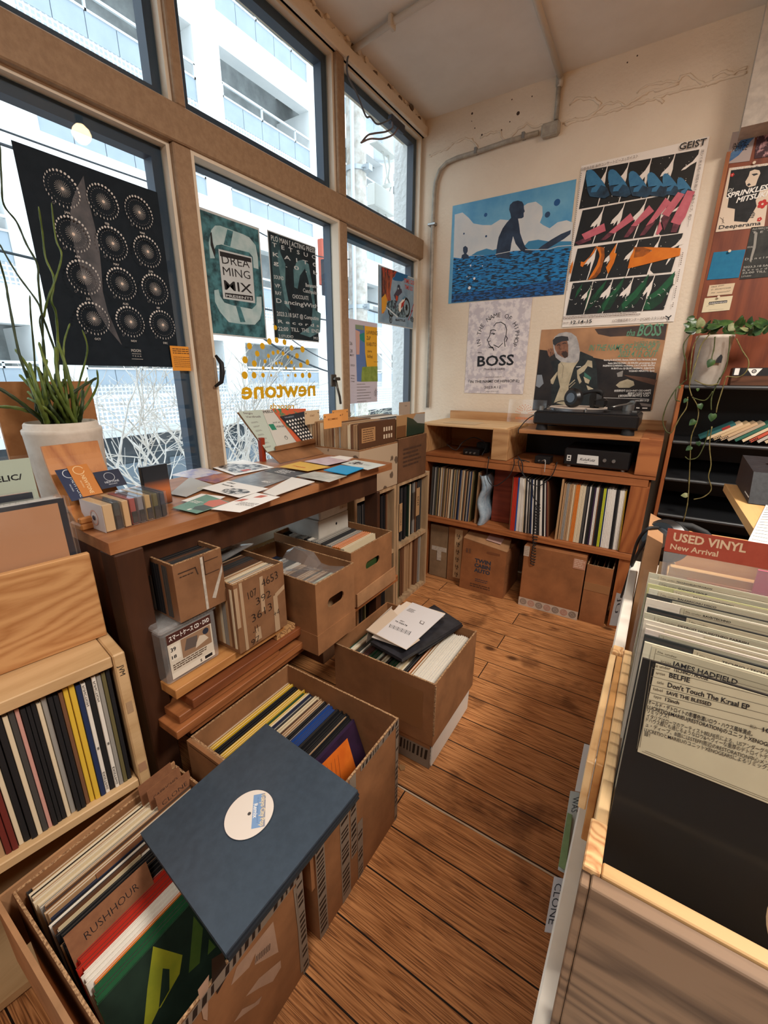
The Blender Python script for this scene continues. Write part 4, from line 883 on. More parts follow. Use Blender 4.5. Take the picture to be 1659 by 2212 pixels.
A2.ttext('2019', (30, 2064), (90, 2062), .011, GR); A2.ttext('12.14-15', (118, 2064), (345, 2048), .018, INK, bold=.018); A2.ttext('山口情報芸術センター [YCAM] スタジオB', (565, 2042), (1128, 2008), .012, GR)
for q in ([(1148, 1978), (1178, 1995), (1178, 2018)], [(1205, 1972), (1178, 1995)]): A2.trl(q, .005, INK)
a = A2.uv(1535, 175); b_ = A2.uv(1395, 1010); A2.text('漂ひて来る雨の隙間を聴け、全身ライブ、再び――', a[0], a[1], .009, GR, rot=-math.pi/2, w=.30)
u = A2.uv(35, 1992); A2.greek(u[0], u[1], .42, 2, .008, GR, .003); u = A2.uv(228, 440); 
for i in range(60): A2.rect(u[0]-.001*i*.0, u[1]-.009*i, u[0]+.003, u[1]-.009*i+.005, GR) if u[1]-.009*i > .1 else None
u = A2.uv(1325, 1300)
for i in range(30): A2.rect(u[0], u[1]-.008*i, u[0]+.004, u[1]-.008*i+.004, GR) if i % 9 < 7 else None
tag(A2.build('poster', None, A2.O), 'tall white poster with slanted black, blue, pink, orange and green shapes, GEIST', 'poster')
# IN THE NAME OF HIPHOP white poster
A3 = sheet('y', -.003, (.375, 1.168), (.755, 1.703), mottle((228, 218, 216), (200, 190, 194), 26, .6, .3, 0, (1, 1, 1), .45, .55, name='mottled lilac print')); A3.map = (960, 280, .34961)
def arctext(A, txt, cx, cy, r, a0, a1, size, m, bold=.01):
    n = len(txt)
    for i, ch in enumerate(txt):
        if ch == ' ': continue
        a = a0+(a1-a0)*i/(n-1); A.text(ch, cx+r*math.cos(a), cy+r*math.sin(a), size, m, bold, rot=a-math.pi/2, align='c')
cx, cy = A3.uv(328, 1268); arctext(A3, 'IN THE NAME OF HIPHOP', cx, cy-.01, .108, R(203), R(-25), .026, INK, .0)
FC = [[(305, 1215), (320, 1195), (350, 1190), (375, 1205), (385, 1235), (380, 1275), (370, 1300), (375, 1340)], [(290, 1240), (285, 1250), (280, 1275), (265, 1300), (272, 1312), (285, 1305)], [(272, 1312), (275, 1325), (285, 1340), (300, 1345), (305, 1362)], [(285, 1240), (305, 1236), (318, 1242)], [(290, 1262), (300, 1258), (312, 1262), (300, 1266)], [(305, 1330), (335, 1345), (360, 1320)], [(380, 1275), (390, 1290), (380, 1310)], [(275, 1345), (300, 1350), (305, 1365)]]
for q in FC: A3.trl(q, .0042, INK)
A3.ttext('tha', (205, 1382), (230, 1381), .009, INK); A3.ttext('BOSS', (203, 1462), (428, 1453), .062, INK, bold=.022); A3.ttext('[THA BLUE HERB]', (243, 1487), (372, 1484), .011, INK)
A3.ttext('2nd SOLO ALBUM', (255, 1533), (352, 1531), .007, GREYINK); A3.ttext('「IN THE NAME OF HIPHOP II」', (150, 1566), (462, 1560), .017, INK, bold=.005); A3.ttext('2023.4.12', (247, 1600), (348, 1597), .015, INK); A3.ttext('www.tbhr.co.jp', (255, 1620), (335, 1618), .006, GREYINK)
tag(A3.build('poster', None, A3.O), 'pale mottled BOSS poster with arched lettering and line-drawn face', 'poster')
# photo poster
A4 = sheet('y', -.003, (.824, 1.105), (1.44, 1.527), mottle((186, 138, 98), (140, 100, 72), 4, .4, .4, name='printed blurred photo')); A4.map = (1150, 690, .18686)
DK = mottle((30, 28, 30), (52, 46, 44), 8, .4, name='printed dark blur'); HOOD = mottle((186, 180, 176), (150, 146, 146), 25, .5); SKIN = mottle((150, 104, 80), (110, 74, 58), 25, .5); JK = mottle((30, 34, 36), (46, 52, 52), 20, .5); CRM = mottle((196, 182, 154), (170, 156, 130), 20, .5); GT = flat((96, 146, 116), .5)
A4.tr([(85, 350), (180, 360), (320, 420), (520, 400), (700, 440), (850, 470), (1000, 490), (1180, 560), (1440, 620), (1366, 1060), (0, 1050), (60, 560)], DK)
A4.tr([(720, 110), (1560, 50), (1530, 240), (1100, 190), (900, 200), (760, 170)], mottle((92, 72, 62), (60, 52, 52), 6, .4))
A4.tr([(975, 620), (1050, 590), (1040, 660), (985, 665)], flat((140, 134, 128))); A4.tr([(965, 760), (1010, 720), (1100, 690), (1170, 715), (1180, 760), (1120, 790), (1000, 790)], CRM); A4.tr([(1050, 640), (1300, 670), (1440, 700), (1410, 760), (1200, 700)], mottle((120, 84, 66), (90, 66, 56), 8)); A4.tr([(55, 640), (110, 640), (130, 740), (80, 790), (40, 770)], flat((134, 140, 148)))
A4.tr([(230, 980), (1240, 1000), (1366, 960), (1366, 1060), (1240, 1058)], DK); A4.tr([(1240, 965), (1370, 980), (1366, 1010), (1260, 1000)], flat((120, 110, 104)))
A4.tr([(200, 480), (300, 470), (560, 370), (700, 430), (745, 520), (750, 700), (760, 880), (700, 1000), (230, 1000), (210, 800), (260, 620)], JK)
A4.tr([(300, 520), (340, 480), (540, 470), (480, 560), (420, 760), (410, 1000), (250, 960), (320, 780), (290, 640)], CRM)
A4.tr([(235, 250), (260, 200), (310, 160), (390, 145), (450, 155), (510, 200), (535, 280), (550, 370), (540, 470), (500, 500), (400, 500), (330, 490), (270, 440), (245, 350)], HOOD)
A4.tr([(255, 290), (300, 255), (400, 235), (415, 300), (415, 420), (380, 450), (335, 430), (290, 400), (262, 345)], SKIN); A4.tr([(235, 240), (270, 205), (340, 190), (412, 200), (420, 245), (340, 255), (290, 275), (262, 305), (240, 285)], flat((48, 48, 52)))
A4.tr([(335, 400), (350, 375), (385, 365), (410, 385), (410, 435), (370, 445)], flat((60, 44, 38))); A4.trl([(288, 300), (305, 292), (322, 298)], .004, INK); A4.trl([(350, 280), (372, 272), (392, 276)], .004, INK); A4.trl([(318, 300), (312, 330), (322, 345), (335, 340)], .003, flat((90, 58, 46))); A4.trl([(335, 378), (355, 368), (372, 372)], .004, flat((96, 50, 44)))
for q in ([(180, 345), (198, 340), (215, 420), (200, 440)], [(205, 335), (222, 335), (235, 410), (222, 425)], [(228, 335), (245, 340), (252, 400), (240, 410)], [(170, 360), (182, 355), (198, 420), (188, 425)]): A4.tr(q, SKIN)
A4.tr([(515, 590), (610, 520), (640, 470), (690, 480), (695, 560), (640, 540), (600, 600), (540, 640), (570, 720), (545, 745), (520, 680)], CRM); A4.tr([(600, 610), (680, 670), (675, 700), (600, 660)], flat((60, 110, 96))); A4.tr([(590, 660), (665, 700), (650, 745), (610, 730)], CRM); A4.tr([(625, 760), (705, 800), (690, 850), (640, 810)], CRM); A4.tr([(210, 700), (290, 600), (285, 640), (240, 750), (215, 740)], CRM); A4.trl([(425, 760), (490, 700)], .005, CRM); A4.trl([(430, 790), (495, 730)], .003, CRM); A4.trl([(510, 550), (560, 545)], .003, WH); A4.trl([(330, 500), (360, 540), (345, 680)], .003, flat((150, 140, 120)))
A4.ttext('tha', (1085, 193), (1183, 190), .034, GT, bold=.01, shear=.25); A4.ttext('BOSS', (1205, 192), (1495, 185), .058, GT, bold=.02, shear=.25); A4.ttext('[THA BLUE HERB]', (1275, 225), (1470, 222), .009, flat((70, 90, 78)), shear=.25)
A4.ttext('2nd SOLO ALBUM', (1170, 283), (1468, 277), .014, GT, shear=.25); A4.ttext('IN THE NAME OF HIPHOP II', (650, 362), (1465, 350), .032, GT, bold=.01, shear=.25); A4.ttext('2023.4.12 OUT', (985, 433), (1440, 430), .032, GT, bold=.01, shear=.25)
for (x0, y, x1, t) in ((825, 478, 1435, 'featuring ILL-BOSSTINO, Shamanz, SHINGO, YOU THE ROCK, ZORN'), (875, 515, 1425, 'beats BACHLOGIC, DJ KRUSH, grooveman Spot'), (815, 545, 1418, 'INGENIOUS DJ MAKINO, hoodinamint, O.N.O, AUGEE, PENTAX'), (912, 577, 1412, 'Mr.BEATS a.k.a. DJ CELORY, NAGMATIC, SHIBAYEATS,'), (1112, 607, 1410, 'YOSHIO MINATO, Spot'), (945, 835, 1368, '初回限定盤 [2CD+INST CD] 4,400円'), (1100, 866, 1365, '通常盤 [1CD] 3,300円'), (995, 893, 1350, '[初回限定盤] CD'), (1170, 948, 1348, 'www.tbhr.co.jp')):
    A4.ttext(t, (x0, y), (x1, y-4), .009, WH, bold=.02)
A4.trl([(820, 905), (1350, 922)], .002, WH); A4.trl([(1205, 1022), (1235, 1024)], .006, WH); A4.trl([(1275, 1025), (1325, 1026)], .006, WH)
tag(A4.build('poster', None, A4.O), 'wide photo poster of a hooded person in cap and jacket, behind the turntable', 'poster')
# holes in plaster below the posters
# conduit along the wall
PIPE = mottle((172, 164, 150), (150, 142, 130), 40, .35, .5, .1, name='galvanised pipe'); CW2 = flat((206, 196, 182), .55)
cd = thing('wall_conduit', 'grey metal conduit bending across the back wall above the posters', 'pipe', (.11, -.02, 1.0))
def W(px, py, d=-.018): p = at(px, py, 'y', 0); return Vector((p.x, d, p.z))
path = [W(926, 880), W(932, 700), W(938, 480), W(941, 420), W(944, 395), W(953, 370), W(968, 354), W(990, 344), W(1030, 332), W(1100, 308), W(1165, 290)]
MB().tube(path, .0115, PIPE, 12).build('tube', cd)
a = W(1172, 290); b_ = W(1206, 280); MB().box((a.x, -.04, a.z-.028), (b_.x+.012, -.001, a.z+.03), PIPE, bev=.008).build('junction_box', cd)
MB().tube([W(1203, 262), W(1210, 180)], .011, PIPE, 12).build('tube', cd); MB().tube([W(1209, 190), W(1210, 165)], .014, PIPE, 12).build('coupling', cd)
for q in ((935, 487), (1031, 332), (1133, 300)):
    p = W(*q); MB().box((p.x-.008, -.034, p.z-.008) if q[0] > 940 else (p.x-.02, -.034, p.z-.007), (p.x+.008, -.001, p.z+.02) if q[0] > 940 else (p.x+.03, -.001, p.z+.007), METAL, bev=.002).build('clip', cd)
cc = thing('ceiling_conduit', 'painted conduit on the ceiling running from the back wall toward the room', 'pipe', (.79, -.6, 2.66))
MB().tube([(.79, -.03, 2.68), (.80, -.5, 2.682), (.812, -.9, 2.682)], .014, CW2, 12).build('tube', cc); MB().tube([(.79, -.018, 2.68), (.79, -.018, 2.64)], .014, CW2, 12).build('elbow', cc)
c2 = thing('ceiling_conduit', 'painted conduit on the ceiling starting above the middle window mullion', 'pipe', (.3, -.73, 2.66))
MB().tube([(.012, -.715, 2.675), (.27, -.752, 2.68), (.6, -.79, 2.68), (1.3, -.84, 2.68)], .0125, CW2, 12).build('tube', c2)
MB().box((.255, -.775, 2.655), (.275, -.735, 2.70), CW2, bev=.004).build('clip', c2)
cable('loose_cable', 'grey-blue cables dangling from the ceiling conduit before the upper corner window', [(.02, -.715, 2.672), A(750, 130, 'x', .06), A(752, 165, 'x', .06), A(772, 205, 'x', .06), A(790, 250, 'x', .06), A(800, 253, 'x', .06), A(815, 268, 'x', .06), A(835, 262, 'x', .06), A(845, 255, 'x', .05)], .0042, flat((92, 98, 108), .5))
cable('loose_cable', 'short grey cable end curling left before the upper corner window', [A(845, 258, 'x', .05), A(848, 275, 'x', .06), A(835, 284, 'x', .06), A(810, 288, 'x', .06), A(795, 292, 'x', .06), A(783, 305, 'x', .06)], .0042, flat((112, 104, 110), .5))
cable('loose_cable', 'second short cable end by the upper corner window frame', [A(862, 270, 'x', .05), A(850, 290, 'x', .06), A(825, 300, 'x', .06), A(800, 300, 'x', .06), A(780, 308, 'x', .06)], .0042, flat((124, 108, 112), .5))
t = tag(MB().box((.03, at(845, 255, 'x', .04).y-.02, at(845, 255, 'x', .04).z-.03), (.06, at(865, 272, 'x', .04).y+.02, at(845, 255, 'x', .04).z+.01), flat((60, 66, 78), .6), bev=.006).build('cable_tape', None, at(850, 262, 'x', .04)), 'dark tape holding loose cables to the upper window frame', 'tape')

# ================================================================ posters on the windows
XP = -.0035
TEAL = mottle((30, 56, 64), (74, 128, 138), 26, .5, .3, 0, (1, 1, 1), .35, .6, 6, name='mottled teal print'); TEALL = mottle((150, 184, 190), (184, 206, 210), 16, .5, .3); FILM = flat((196, 204, 208), .4)
B1 = sheet('x', XP, (-2.129, 1.297), (-1.748, 1.833), mottle((26, 34, 42), (31, 39, 47), 30, .7, .12, name='printed charcoal')); B1.map = (0, 280, .27728)
B1.tr([(650, 360), (605, 440), (565, 540), (548, 640), (548, 740), (570, 870), (600, 990), (640, 1130), (690, 1270), (760, 1420), (840, 1550), (950, 1680), (900, 1560), (840, 1420), (800, 1260), (790, 1100), (775, 950), (745, 780), (700, 600), (665, 450)], mottle((96, 94, 98), (64, 66, 72), 14, .6, name='printed moon crescent'))
PH = flat((206, 202, 198)); DIMP = flat((120, 118, 118)); GL_ = flat((226, 206, 190)); MN = ['JAN', 'FEB', 'MAR', 'APR', 'MAY', 'JUN', 'JUL', 'AUG', 'SEP', 'OCT', 'NOV', 'DEC']
for k, (x, y) in enumerate([(483, 463), (797, 565), (1073, 650), (555, 820), (858, 893), (1125, 958), (627, 1158), (917, 1208), (1172, 1250), (690, 1478), (972, 1503), (1217, 1527)]):
    u, v = B1.uv(x, y); Rr = .0425
    for i in range(28):
        a = 2*math.pi*i/28+.1; f = .35+.65*max(0, math.cos(a-1.0-.12*k))
        B1.disc(u+Rr*math.cos(a), v+Rr*math.sin(a), .0033*f, PH if i % 28 != 14 else DIMP, 8, .0033, a=0)
        B1.disc(u+.033*math.cos(a), v+.033*math.sin(a), .0013, DIMP, 5)
    for i in range(24):
        a = 2*math.pi*i/24; B1.line([(u+.005*math.cos(a), v+.005*math.sin(a)), (u+.02*math.cos(a), v+.02*math.sin(a))], .0005, PH)
    B1.disc(u, v, .0042, GL_, 12); B1.ring(u-.030, v-.041, .0022, .003, DIMP, 10); B1.text(MN[k], u, v-.059, .006, PH, .01, align='c')
u, v = B1.uv(1010, 1735); B1.text('MOON', u, v, .009, PH, .0, w=.03, align='c'); B1.rect(u-.015, v-.006, u+.015, v-.005, PH); B1.text('Y E A R', u, v-.014, .0035, PH, w=.03, align='c'); B1.rect(u-.018, v-.022, u+.018, v-.021, PH)
tag(B1.build('poster', None, B1.O), 'black moon-phase calendar poster with twelve dotted rings on the left window', 'poster')
N1 = sheet('x', .004, (-1.783, 1.285), (-1.672, 1.368), flat((226, 150, 52), .6)); N1.greek(.008, .072, .09, 3, .007, flat((96, 60, 24)), .003); N1.greek(.008, .045, .096, 6, .0065, flat((120, 74, 30)), .002, ragged=.1)
tag(N1.build('note_card', None, N1.O), 'orange handwritten note card overlapping the calendar poster corner', 'card')
B2 = sheet('x', XP, (-1.617, 1.418), (-1.323, 1.836), FILM); B2.map = (400, 420, .31344); B2.rect(.006, .006, B2.w-.006, B2.h-.008, TEAL)
B2.tr([(172, 440), (205, 440), (200, 380), (215, 350), (250, 345), (420, 400), (455, 430), (470, 505), (505, 515), (500, 430), (485, 350), (440, 295), (400, 275), (240, 215), (205, 215), (180, 245), (162, 330)], TEALL)
B2.tr([(172, 265), (182, 260), (190, 330), (208, 400), (205, 440), (175, 350)], INK); B2.tr([(290, 240), (330, 255), (310, 360), (265, 345)], TEAL)
B2.tr([(200, 660), (230, 655), (240, 700), (270, 745), (330, 765), (460, 790), (490, 760), (492, 705), (525, 705), (528, 800), (515, 860), (480, 898), (400, 895), (300, 880), (240, 810), (205, 740)], TEALL); B2.tr([(350, 770), (380, 775), (415, 880), (380, 880)], TEAL)
B2.tr([(215, 360), (230, 348), (440, 400), (465, 430), (492, 740), (478, 760), (270, 735), (250, 715)], TEAL)
B2.tr([(228, 375), (458, 432), (482, 750), (262, 718)], FILM); B2.tr([(236, 390), (452, 440), (456, 470), (240, 425)], INK)
B2.ttext('DREA', (255, 475), (445, 508), .030, INK, bold=.0); B2.ttext('MING', (263, 555), (450, 585), .030, INK, bold=.0); B2.ttext('MIX', (273, 655), (462, 682), .034, INK, bold=.01)
B2.tr([(273, 677), (465, 700), (468, 733), (277, 708)], INK); B2.ttext('PRESENTS', (282, 705), (462, 726), .009, FILM, bold=.02)
tag(B2.build('poster', None, B2.O), 'teal DREAMING MIX poster on the middle window, left of the pair', 'poster')
B3 = sheet('x', XP, (-1.28, 1.427), (-.983, 1.842), FILM); B3.map = (400, 420, .31344); B3.rect(.004, .004, B3.w-.004, B3.h-.004, mottle((16, 26, 34), (30, 48, 56), 10, .5))
TL2 = mottle((66, 104, 114), (96, 136, 144), 20, .5)
B3.tr([(640, 280), (660, 420), (650, 560), (690, 720), (720, 830), (730, 1000), (640, 990), (600, 500), (590, 300)], mottle((40, 64, 72), (60, 92, 100), 14)); B3.tr([(645, 380), (690, 480), (690, 620), (725, 800), (690, 760), (655, 560), (635, 430)], TL2)
B3.tr([(752, 640), (745, 520), (770, 460), (810, 450), (850, 480), (865, 560), (880, 640), (900, 800), (935, 820), (930, 950), (860, 985), (790, 960), (870, 900), (880, 760), (850, 600), (825, 510), (790, 560), (775, 650)], TL2)
TX = FILM
for t, x0, y0, x1, y1, s in (('PLO MAN [ ACTING PRESS ]', 592, 315, 905, 408, .020), ('T  E  T  S  U  O', 600, 358, 905, 450, .016), ('K  A  I  T  0', 605, 425, 905, 500, .016), ('g  .  0  .  b', 608, 480, 912, 555, .016), ('SOUND', 612, 580, 680, 592, .015), ('VP.', 618, 640, 660, 645, .015), ('RAY', 622, 690, 665, 696, .015), ('Bananamix', 830, 635, 915, 648, .016), ('Catchpulse', 812, 672, 915, 692, .016), ('CHOCOLATE', 740, 715, 850, 728, .017), ('D ancingWith', 628, 745, 915, 785, .018), ('2023.3.18 SAT @ Computina', 632, 835, 920, 868, .018), ('R e c o r d s', 640, 885, 922, 915, .014), ('22:00  TILL  THE  END', 640, 938, 925, 955, .017), ('2.STUDIO', 645, 985, 745, 990, .012), ('M10', 885, 1000, 930, 1004, .014)):
    B3.ttext(t, (x0, y0), (x1, y1), s, TX, bold=.012)
tag(B3.build('poster', None, B3.O), 'dark poster with scattered pale letters and CHOCOLATE, right of the window pair', 'poster')
# motorcycle comic poster
B4 = sheet('x', XP, (-.452, 1.567), (-.028, 1.872), FILM); B4.map = (740, 560, .14913); B4.rect(.006, .006, B4.w-.006, B4.h-.006, mottle((150, 176, 196), (120, 150, 176), 14, .5, name='printed sky'))
B4.tr([(560, 110), (800, 180), (720, 280), (690, 480), (700, 600), (640, 620), (600, 780), (565, 790)], mottle((60, 46, 48), (190, 96, 60), 16, .5, .3, 0, (1, 1, .5), .4, .6, name='printed flames')); B4.tr([(565, 560), (620, 500), (650, 600), (620, 740), (570, 790)], flat((220, 160, 52)))
B4.tr([(790, 180), (950, 235), (930, 270), (860, 320), (760, 310), (720, 290)], flat((30, 104, 158)))
B4.ttext('サイボーグ', (575, 200), (770, 262), .028, flat((196, 70, 48)), bold=.018); B4.ttext('TIME GO', (890, 335), (1035, 375), .024, flat((206, 72, 56)), bold=.02); B4.ttext('TIME GO', (900, 425), (1015, 462), .024, flat((206, 72, 56)), bold=.02)
def wheel(A, x, y, r, k=.8, m1=INK, m2=None):
    u = A.uv(x, y); A.disc(u[0], u[1], r*k, m1, 24, r, a=.2); A.disc(u[0], u[1], r*k*.72, m2 or flat((140, 166, 180)), 24, r*.74, a=.2); A.disc(u[0], u[1], r*k*.3, m1, 14, r*.32)
    for i in range(6): a = i*math.pi/6; A.line([(u[0]-r*.6*k*math.cos(a), u[1]-r*.7*math.sin(a)), (u[0]+r*.6*k*math.cos(a), u[1]+r*.7*math.sin(a))], .0016, m1)
wheel(B4, 925, 700, .058); wheel(B4, 700, 720, .046); wheel(B4, 695, 870, .022)
B4.tr([(640, 610), (730, 590), (800, 610), (770, 650), (840, 700), (920, 810), (900, 850), (780, 830), (690, 800), (640, 700)], mottle((38, 58, 70), (120, 150, 164), 50, .4, .4, 0, (1, 1, 1), .45, .55)); B4.tr([(810, 650), (905, 540), (890, 640), (830, 770), (808, 740)], WH); B4.tr([(850, 640), (900, 590), (880, 670), (840, 720)], flat((178, 52, 42))); B4.tr([(860, 570), (900, 530), (910, 550), (880, 590)], flat((90, 140, 170)))
B4.tr([(740, 520), (800, 420), (850, 430), (860, 480), (810, 530), (800, 590), (770, 650), (755, 720), (740, 700), (770, 600)], flat((70, 66, 84))); B4.tr([(770, 520), (800, 540), (790, 610), (765, 590)], flat((186, 72, 44))); u = B4.uv(812, 410); B4.disc(u[0], u[1], .016, flat((44, 54, 74)), 14); u = B4.uv(806, 425); B4.disc(u[0], u[1], .006, flat((190, 200, 210)), 8)
B4.tr([(625, 700), (640, 690), (800, 830), (790, 850)], flat((200, 214, 220))); B4.ttext('BATTLE', (765, 893), (905, 905), .012, INK, bold=.018); B4.ttext('4/29', (975, 880), (1022, 920), .03, INK, bold=.02); B4.trl([(1040, 620), (990, 760), (1010, 740), (950, 880)], .005, flat((186, 50, 56)))
tag(B4.build('poster', None, B4.O), 'colourful motorcycle comic poster on the corner window', 'poster')
B5 = sheet('x', XP, (-.763, 1.12), (-.461, 1.563), flat((206, 200, 214), .5)); B5.map = (740, 560, .14913)
B5.tr([(182, 945), (320, 962), (350, 1560), (270, 1775), (208, 1770)], flat((92, 122, 180), .6)); B5.tr([(185, 1020), (250, 1050), (245, 1380), (200, 1380)], flat((206, 164, 152))); B5.tr([(182, 945), (300, 960), (310, 1030), (190, 1010)], flat((130, 150, 120))); B5.tr([(245, 1090), (315, 1060), (320, 1210), (250, 1160)], flat((40, 138, 128)))
B5.tr([(318, 965), (497, 990), (503, 1555), (350, 1555), (325, 1350)], flat((232, 176, 44), .6)); B5.tr([(285, 1560), (505, 1550), (508, 1770), (270, 1775), (275, 1650)], mottle((120, 144, 62), (146, 164, 80), 30)); B5.tr([(325, 1400), (350, 1555), (340, 1560)], flat((60, 110, 70)))
TBR = flat((92, 66, 34))
for t, x0, y0, x1, y1, s in (('LAWRENCE', 345, 1085, 512, 1100, .021), ('ZaP', 347, 1165, 405, 1170, .021), ('KABUTO', 350, 1255, 485, 1262, .021), ('yama', 358, 1345, 425, 1350, .014), ('kohei', 358, 1425, 432, 1436, .021), ('and', 450, 1490, 512, 1492, .005)): B5.ttext(t, (x0, y0), (x1, y1), s, TBR, bold=.01)
for t, x0, y, x1, s in (('26', 102, 1240, 140, .018), ('28', 106, 1348, 142, .018), ('MAY', 106, 1402, 165, .012), ('2023', 115, 1545, 172, .010), ('OPEN', 118, 1690, 175, .006), ('MUSIC', 118, 1730, 175, .006), ('CAMP', 118, 1775, 175, .006)): B5.ttext(t, (x0, y), (x1, y+6), s, GREYINK, bold=.01)
u = B5.uv(205, 1815); B5.greek(u[0], u[1], .16, 7, .016, GREYINK, .003, ragged=.5); u = B5.uv(480, 1940); B5.ring(u[0], u[1], .017, .0185, INK, 20); B5.line([(u[0]-.01, u[1]+.01), (u[0], u[1]-.012), (u[0]+.012, u[1]+.012)], .002, INK); B5.line([(u[0]-.004, u[1]-.012), (u[0]-.001, u[1]+.028)], .002, INK)
tag(B5.build('poster', None, B5.O), 'pale LAWRENCE ZaP KABUTO poster with yellow and blue blocks by the corner window', 'poster')
# yellow shop lettering cut in vinyl on the glass
YV = flat((226, 176, 24), .45); V1 = sheet('x', XP, (-1.55, 1.05), (-1.0, 1.45), None); V1.map = (400, 420, .31344)
def mt(t, p0, p1, size, bold):  # mirrored text from right end p1 to left end p0
    a = V1.uv(*p0); b = V1.uv(*p1); vs, fs, x0, x1, y0, y1 = text_geo(t, bold, 0, 1.0); V1.text(t, b[0], b[1], size, YV, bold, w=math.hypot(b[0]-a[0], b[1]-a[1]), rot=-math.atan2(a[1]-b[1], b[0]-a[0])*1, mir=True)
mt('newtone', (388, 1410), (898, 1385), .074, .026); mt('records', (583, 1478), (750, 1476), .026, .018)
for x, y, r in ((443, 1045, 12), (532, 1045, 12), (580, 1013, 12), (630, 1005, 11), (684, 1018, 11), (733, 1058, 11), (808, 1068, 13), (496, 1097, 11), (770, 1112, 11), (412, 1140, 13), (476, 1166, 12), (796, 1176, 11), (842, 1157, 12), (410, 1246, 14), (474, 1246, 12), (536, 1246, 9), (592, 1247, 5), (708, 1247, 5), (758, 1247, 8), (808, 1247, 11), (855, 1247, 12), (573, 1113, 8), (605, 1092, 8), (638, 1086, 8), (673, 1096, 8), (706, 1120, 7), (549, 1150, 8), (731, 1157, 8), (537, 1196, 7), (600, 1196, 6), (626, 1164, 6), (664, 1167, 6), (694, 1196, 6), (750, 1199, 7), (649, 1160, 5), (620, 918, 9)):
    u = V1.uv(x, y); V1.disc(u[0], u[1], r*.00112, YV, 14)
tag(V1.build('window_lettering', None, V1.O), 'reversed yellow cut lettering and dot fan of the shop name on middle window', 'sign')
def tsheet(name, label, cat, O, N, quad, mat, t=.0008, group=None, mp=(0, 0, 1), parent=None):
    'flat sheet whose four corners (bl, br, tr, tl) are traced onto its own plane; returns (Art, finish)'
    O = Vector(O); N = Vector(N).normalized(); P4 = [hit(mp[0]+x*mp[2], mp[1]+y*mp[2], O, N) for x, y in quad]
    U = (P4[1]-P4[0]).normalized(); V = N.cross(U).normalized(); w = (P4[1]-P4[0]).length; h = (P4[3]-P4[0]).length
    a = Art(P4[0], U, V, w, h, None); a.map = mp; a.mb.prism([p-N*t for p in P4], N*t, mat); a.Q = [((p-P4[0]).dot(U), (p-P4[0]).dot(V)) for p in P4]
    def fin():
        if parent is not None: return a.build(name, parent)
        return tag(a.build(name, None, P4[0]), label, cat, group)
    return a, fin
def qb(a, s, t): return bil([a.Q[3], a.Q[2], a.Q[1], a.Q[0]], s, 1-t)
# ================================================================ table
TB = thing('display_table', 'brown wooden table under the window covered with flyers', 'table', (.32, -1.75, 0))
ZT = .92
tp = [(.07, -2.30), (.527, -2.318), (.562, -1.20), (.07, -1.16)]
MB().prism([(x, y, ZT-.028) for x, y in tp], (0, 0, .028), TABLE).build('table_top', TB)
b = MB(); b.prism([(.475, -2.27, .80), (.497, -2.27, .80), (.525, -1.26, .80), (.503, -1.26, .80)], (0, 0, .09), DARKW); b.build('apron', TB)
MB().box((.10, -2.25, .80), (.12, -1.2, .89), DARKW).build('apron', TB)
MB().box((.47, -2.315, 0), (.535, -2.25, .891), DARKW, bev=.003).build('leg', TB)
MB().box((.12, -2.30, 0), (.165, -2.25, .891), DARKW, bev=.003).build('leg', TB)
MB().box((.46, -1.262, 0), (.53, -1.242, .80), DARKW, bev=.003).build('leg', TB); MB().box((.09, -1.262, 0), (.15, -1.242, .80), DARKW, bev=.003).build('leg', TB)
MB().box((.165, -2.30, .42), (.47, -2.285, .891), wood((104, 58, 34), (70, 38, 22), 'z', .8)).build('side_panel', TB)
# orange post and white boxes below the far end
tag(MB().box((.06, -1.235, .0), (.10, -1.165, .63), ORWZ).build('wooden_post', None, (.08, -1.2, 0)), 'orange wooden upright behind the cartons below the table', 'post')
WB = mottle((206, 200, 190), (190, 182, 170), 8, .6, .3, name='white carton')
t = thing('cardboard_box', 'white carton with a small hole below the far end of the table', 'box', (.24, -1.36, .36))
MB().box((.14, -1.475, .36), (.38, -1.275, .70), WB, bev=.003).build('body', t); MB().cyl((.3801, -1.36, .66), (.3806, -1.36, .66), .006, INK, seg=12).build('screw', t)
t = thing('cardboard_box', 'crumpled white wrapped carton with a flower print directly under the table top', 'box', (.24, -1.36, .701))
MB().box((.15, -1.47, .702), (.385, -1.28, .795), mottle((222, 216, 208), (200, 194, 186), 14, .4, .3, .2), bev=.006).build('body', t); MB().box((.3852, -1.34, .72), (.386, -1.29, .78), FLOR).build('printed_tape', t)
tag(MB().box((.12, -1.47, 0), (.37, -1.28, .358), CBD, bev=.003).build('cardboard_box', None, (.24, -1.36, 0)), 'dark brown carton on the floor under the white cartons', 'box')
# ---------------- flyers
mp = (360, 940, .3014); gz = [0]
FG = 'flyers lying on the table'
def flyer(label, quad, mat, cat='flyer', t=.0006, dz=.0008):
    gz[0] += dz; return tsheet('flyer', label, cat, (0, 0, ZT+gz[0]+t), (0, 0, 1), quad, mat, t, FG, mp)
LG = flat((176, 172, 166), .6)
a, f = flyer('pale pink and blue swirled flyer at the left back of the table', [(30, 285), (190, 312), (405, 270), (235, 225)], mottle((206, 196, 196), (150, 150, 186), 18, .4, .4, lo=.45, hi=.6)); f()
a, f = flyer('purple and orange picture flyer half hidden beneath the others', [(215, 318), (350, 345), (490, 290), (340, 278)], mottle((90, 66, 120), (214, 140, 70), 12, .4, .4)); f()
a, f = flyer('dark smoky picture flyer with white script in the middle of the table', [(450, 330), (680, 378), (905, 300), (740, 238)], mottle((70, 70, 72), (156, 152, 150), 9, .35, .5)); a.greek(*qb(a, .65, .35), .04, 2, .008, WH, .005); f()
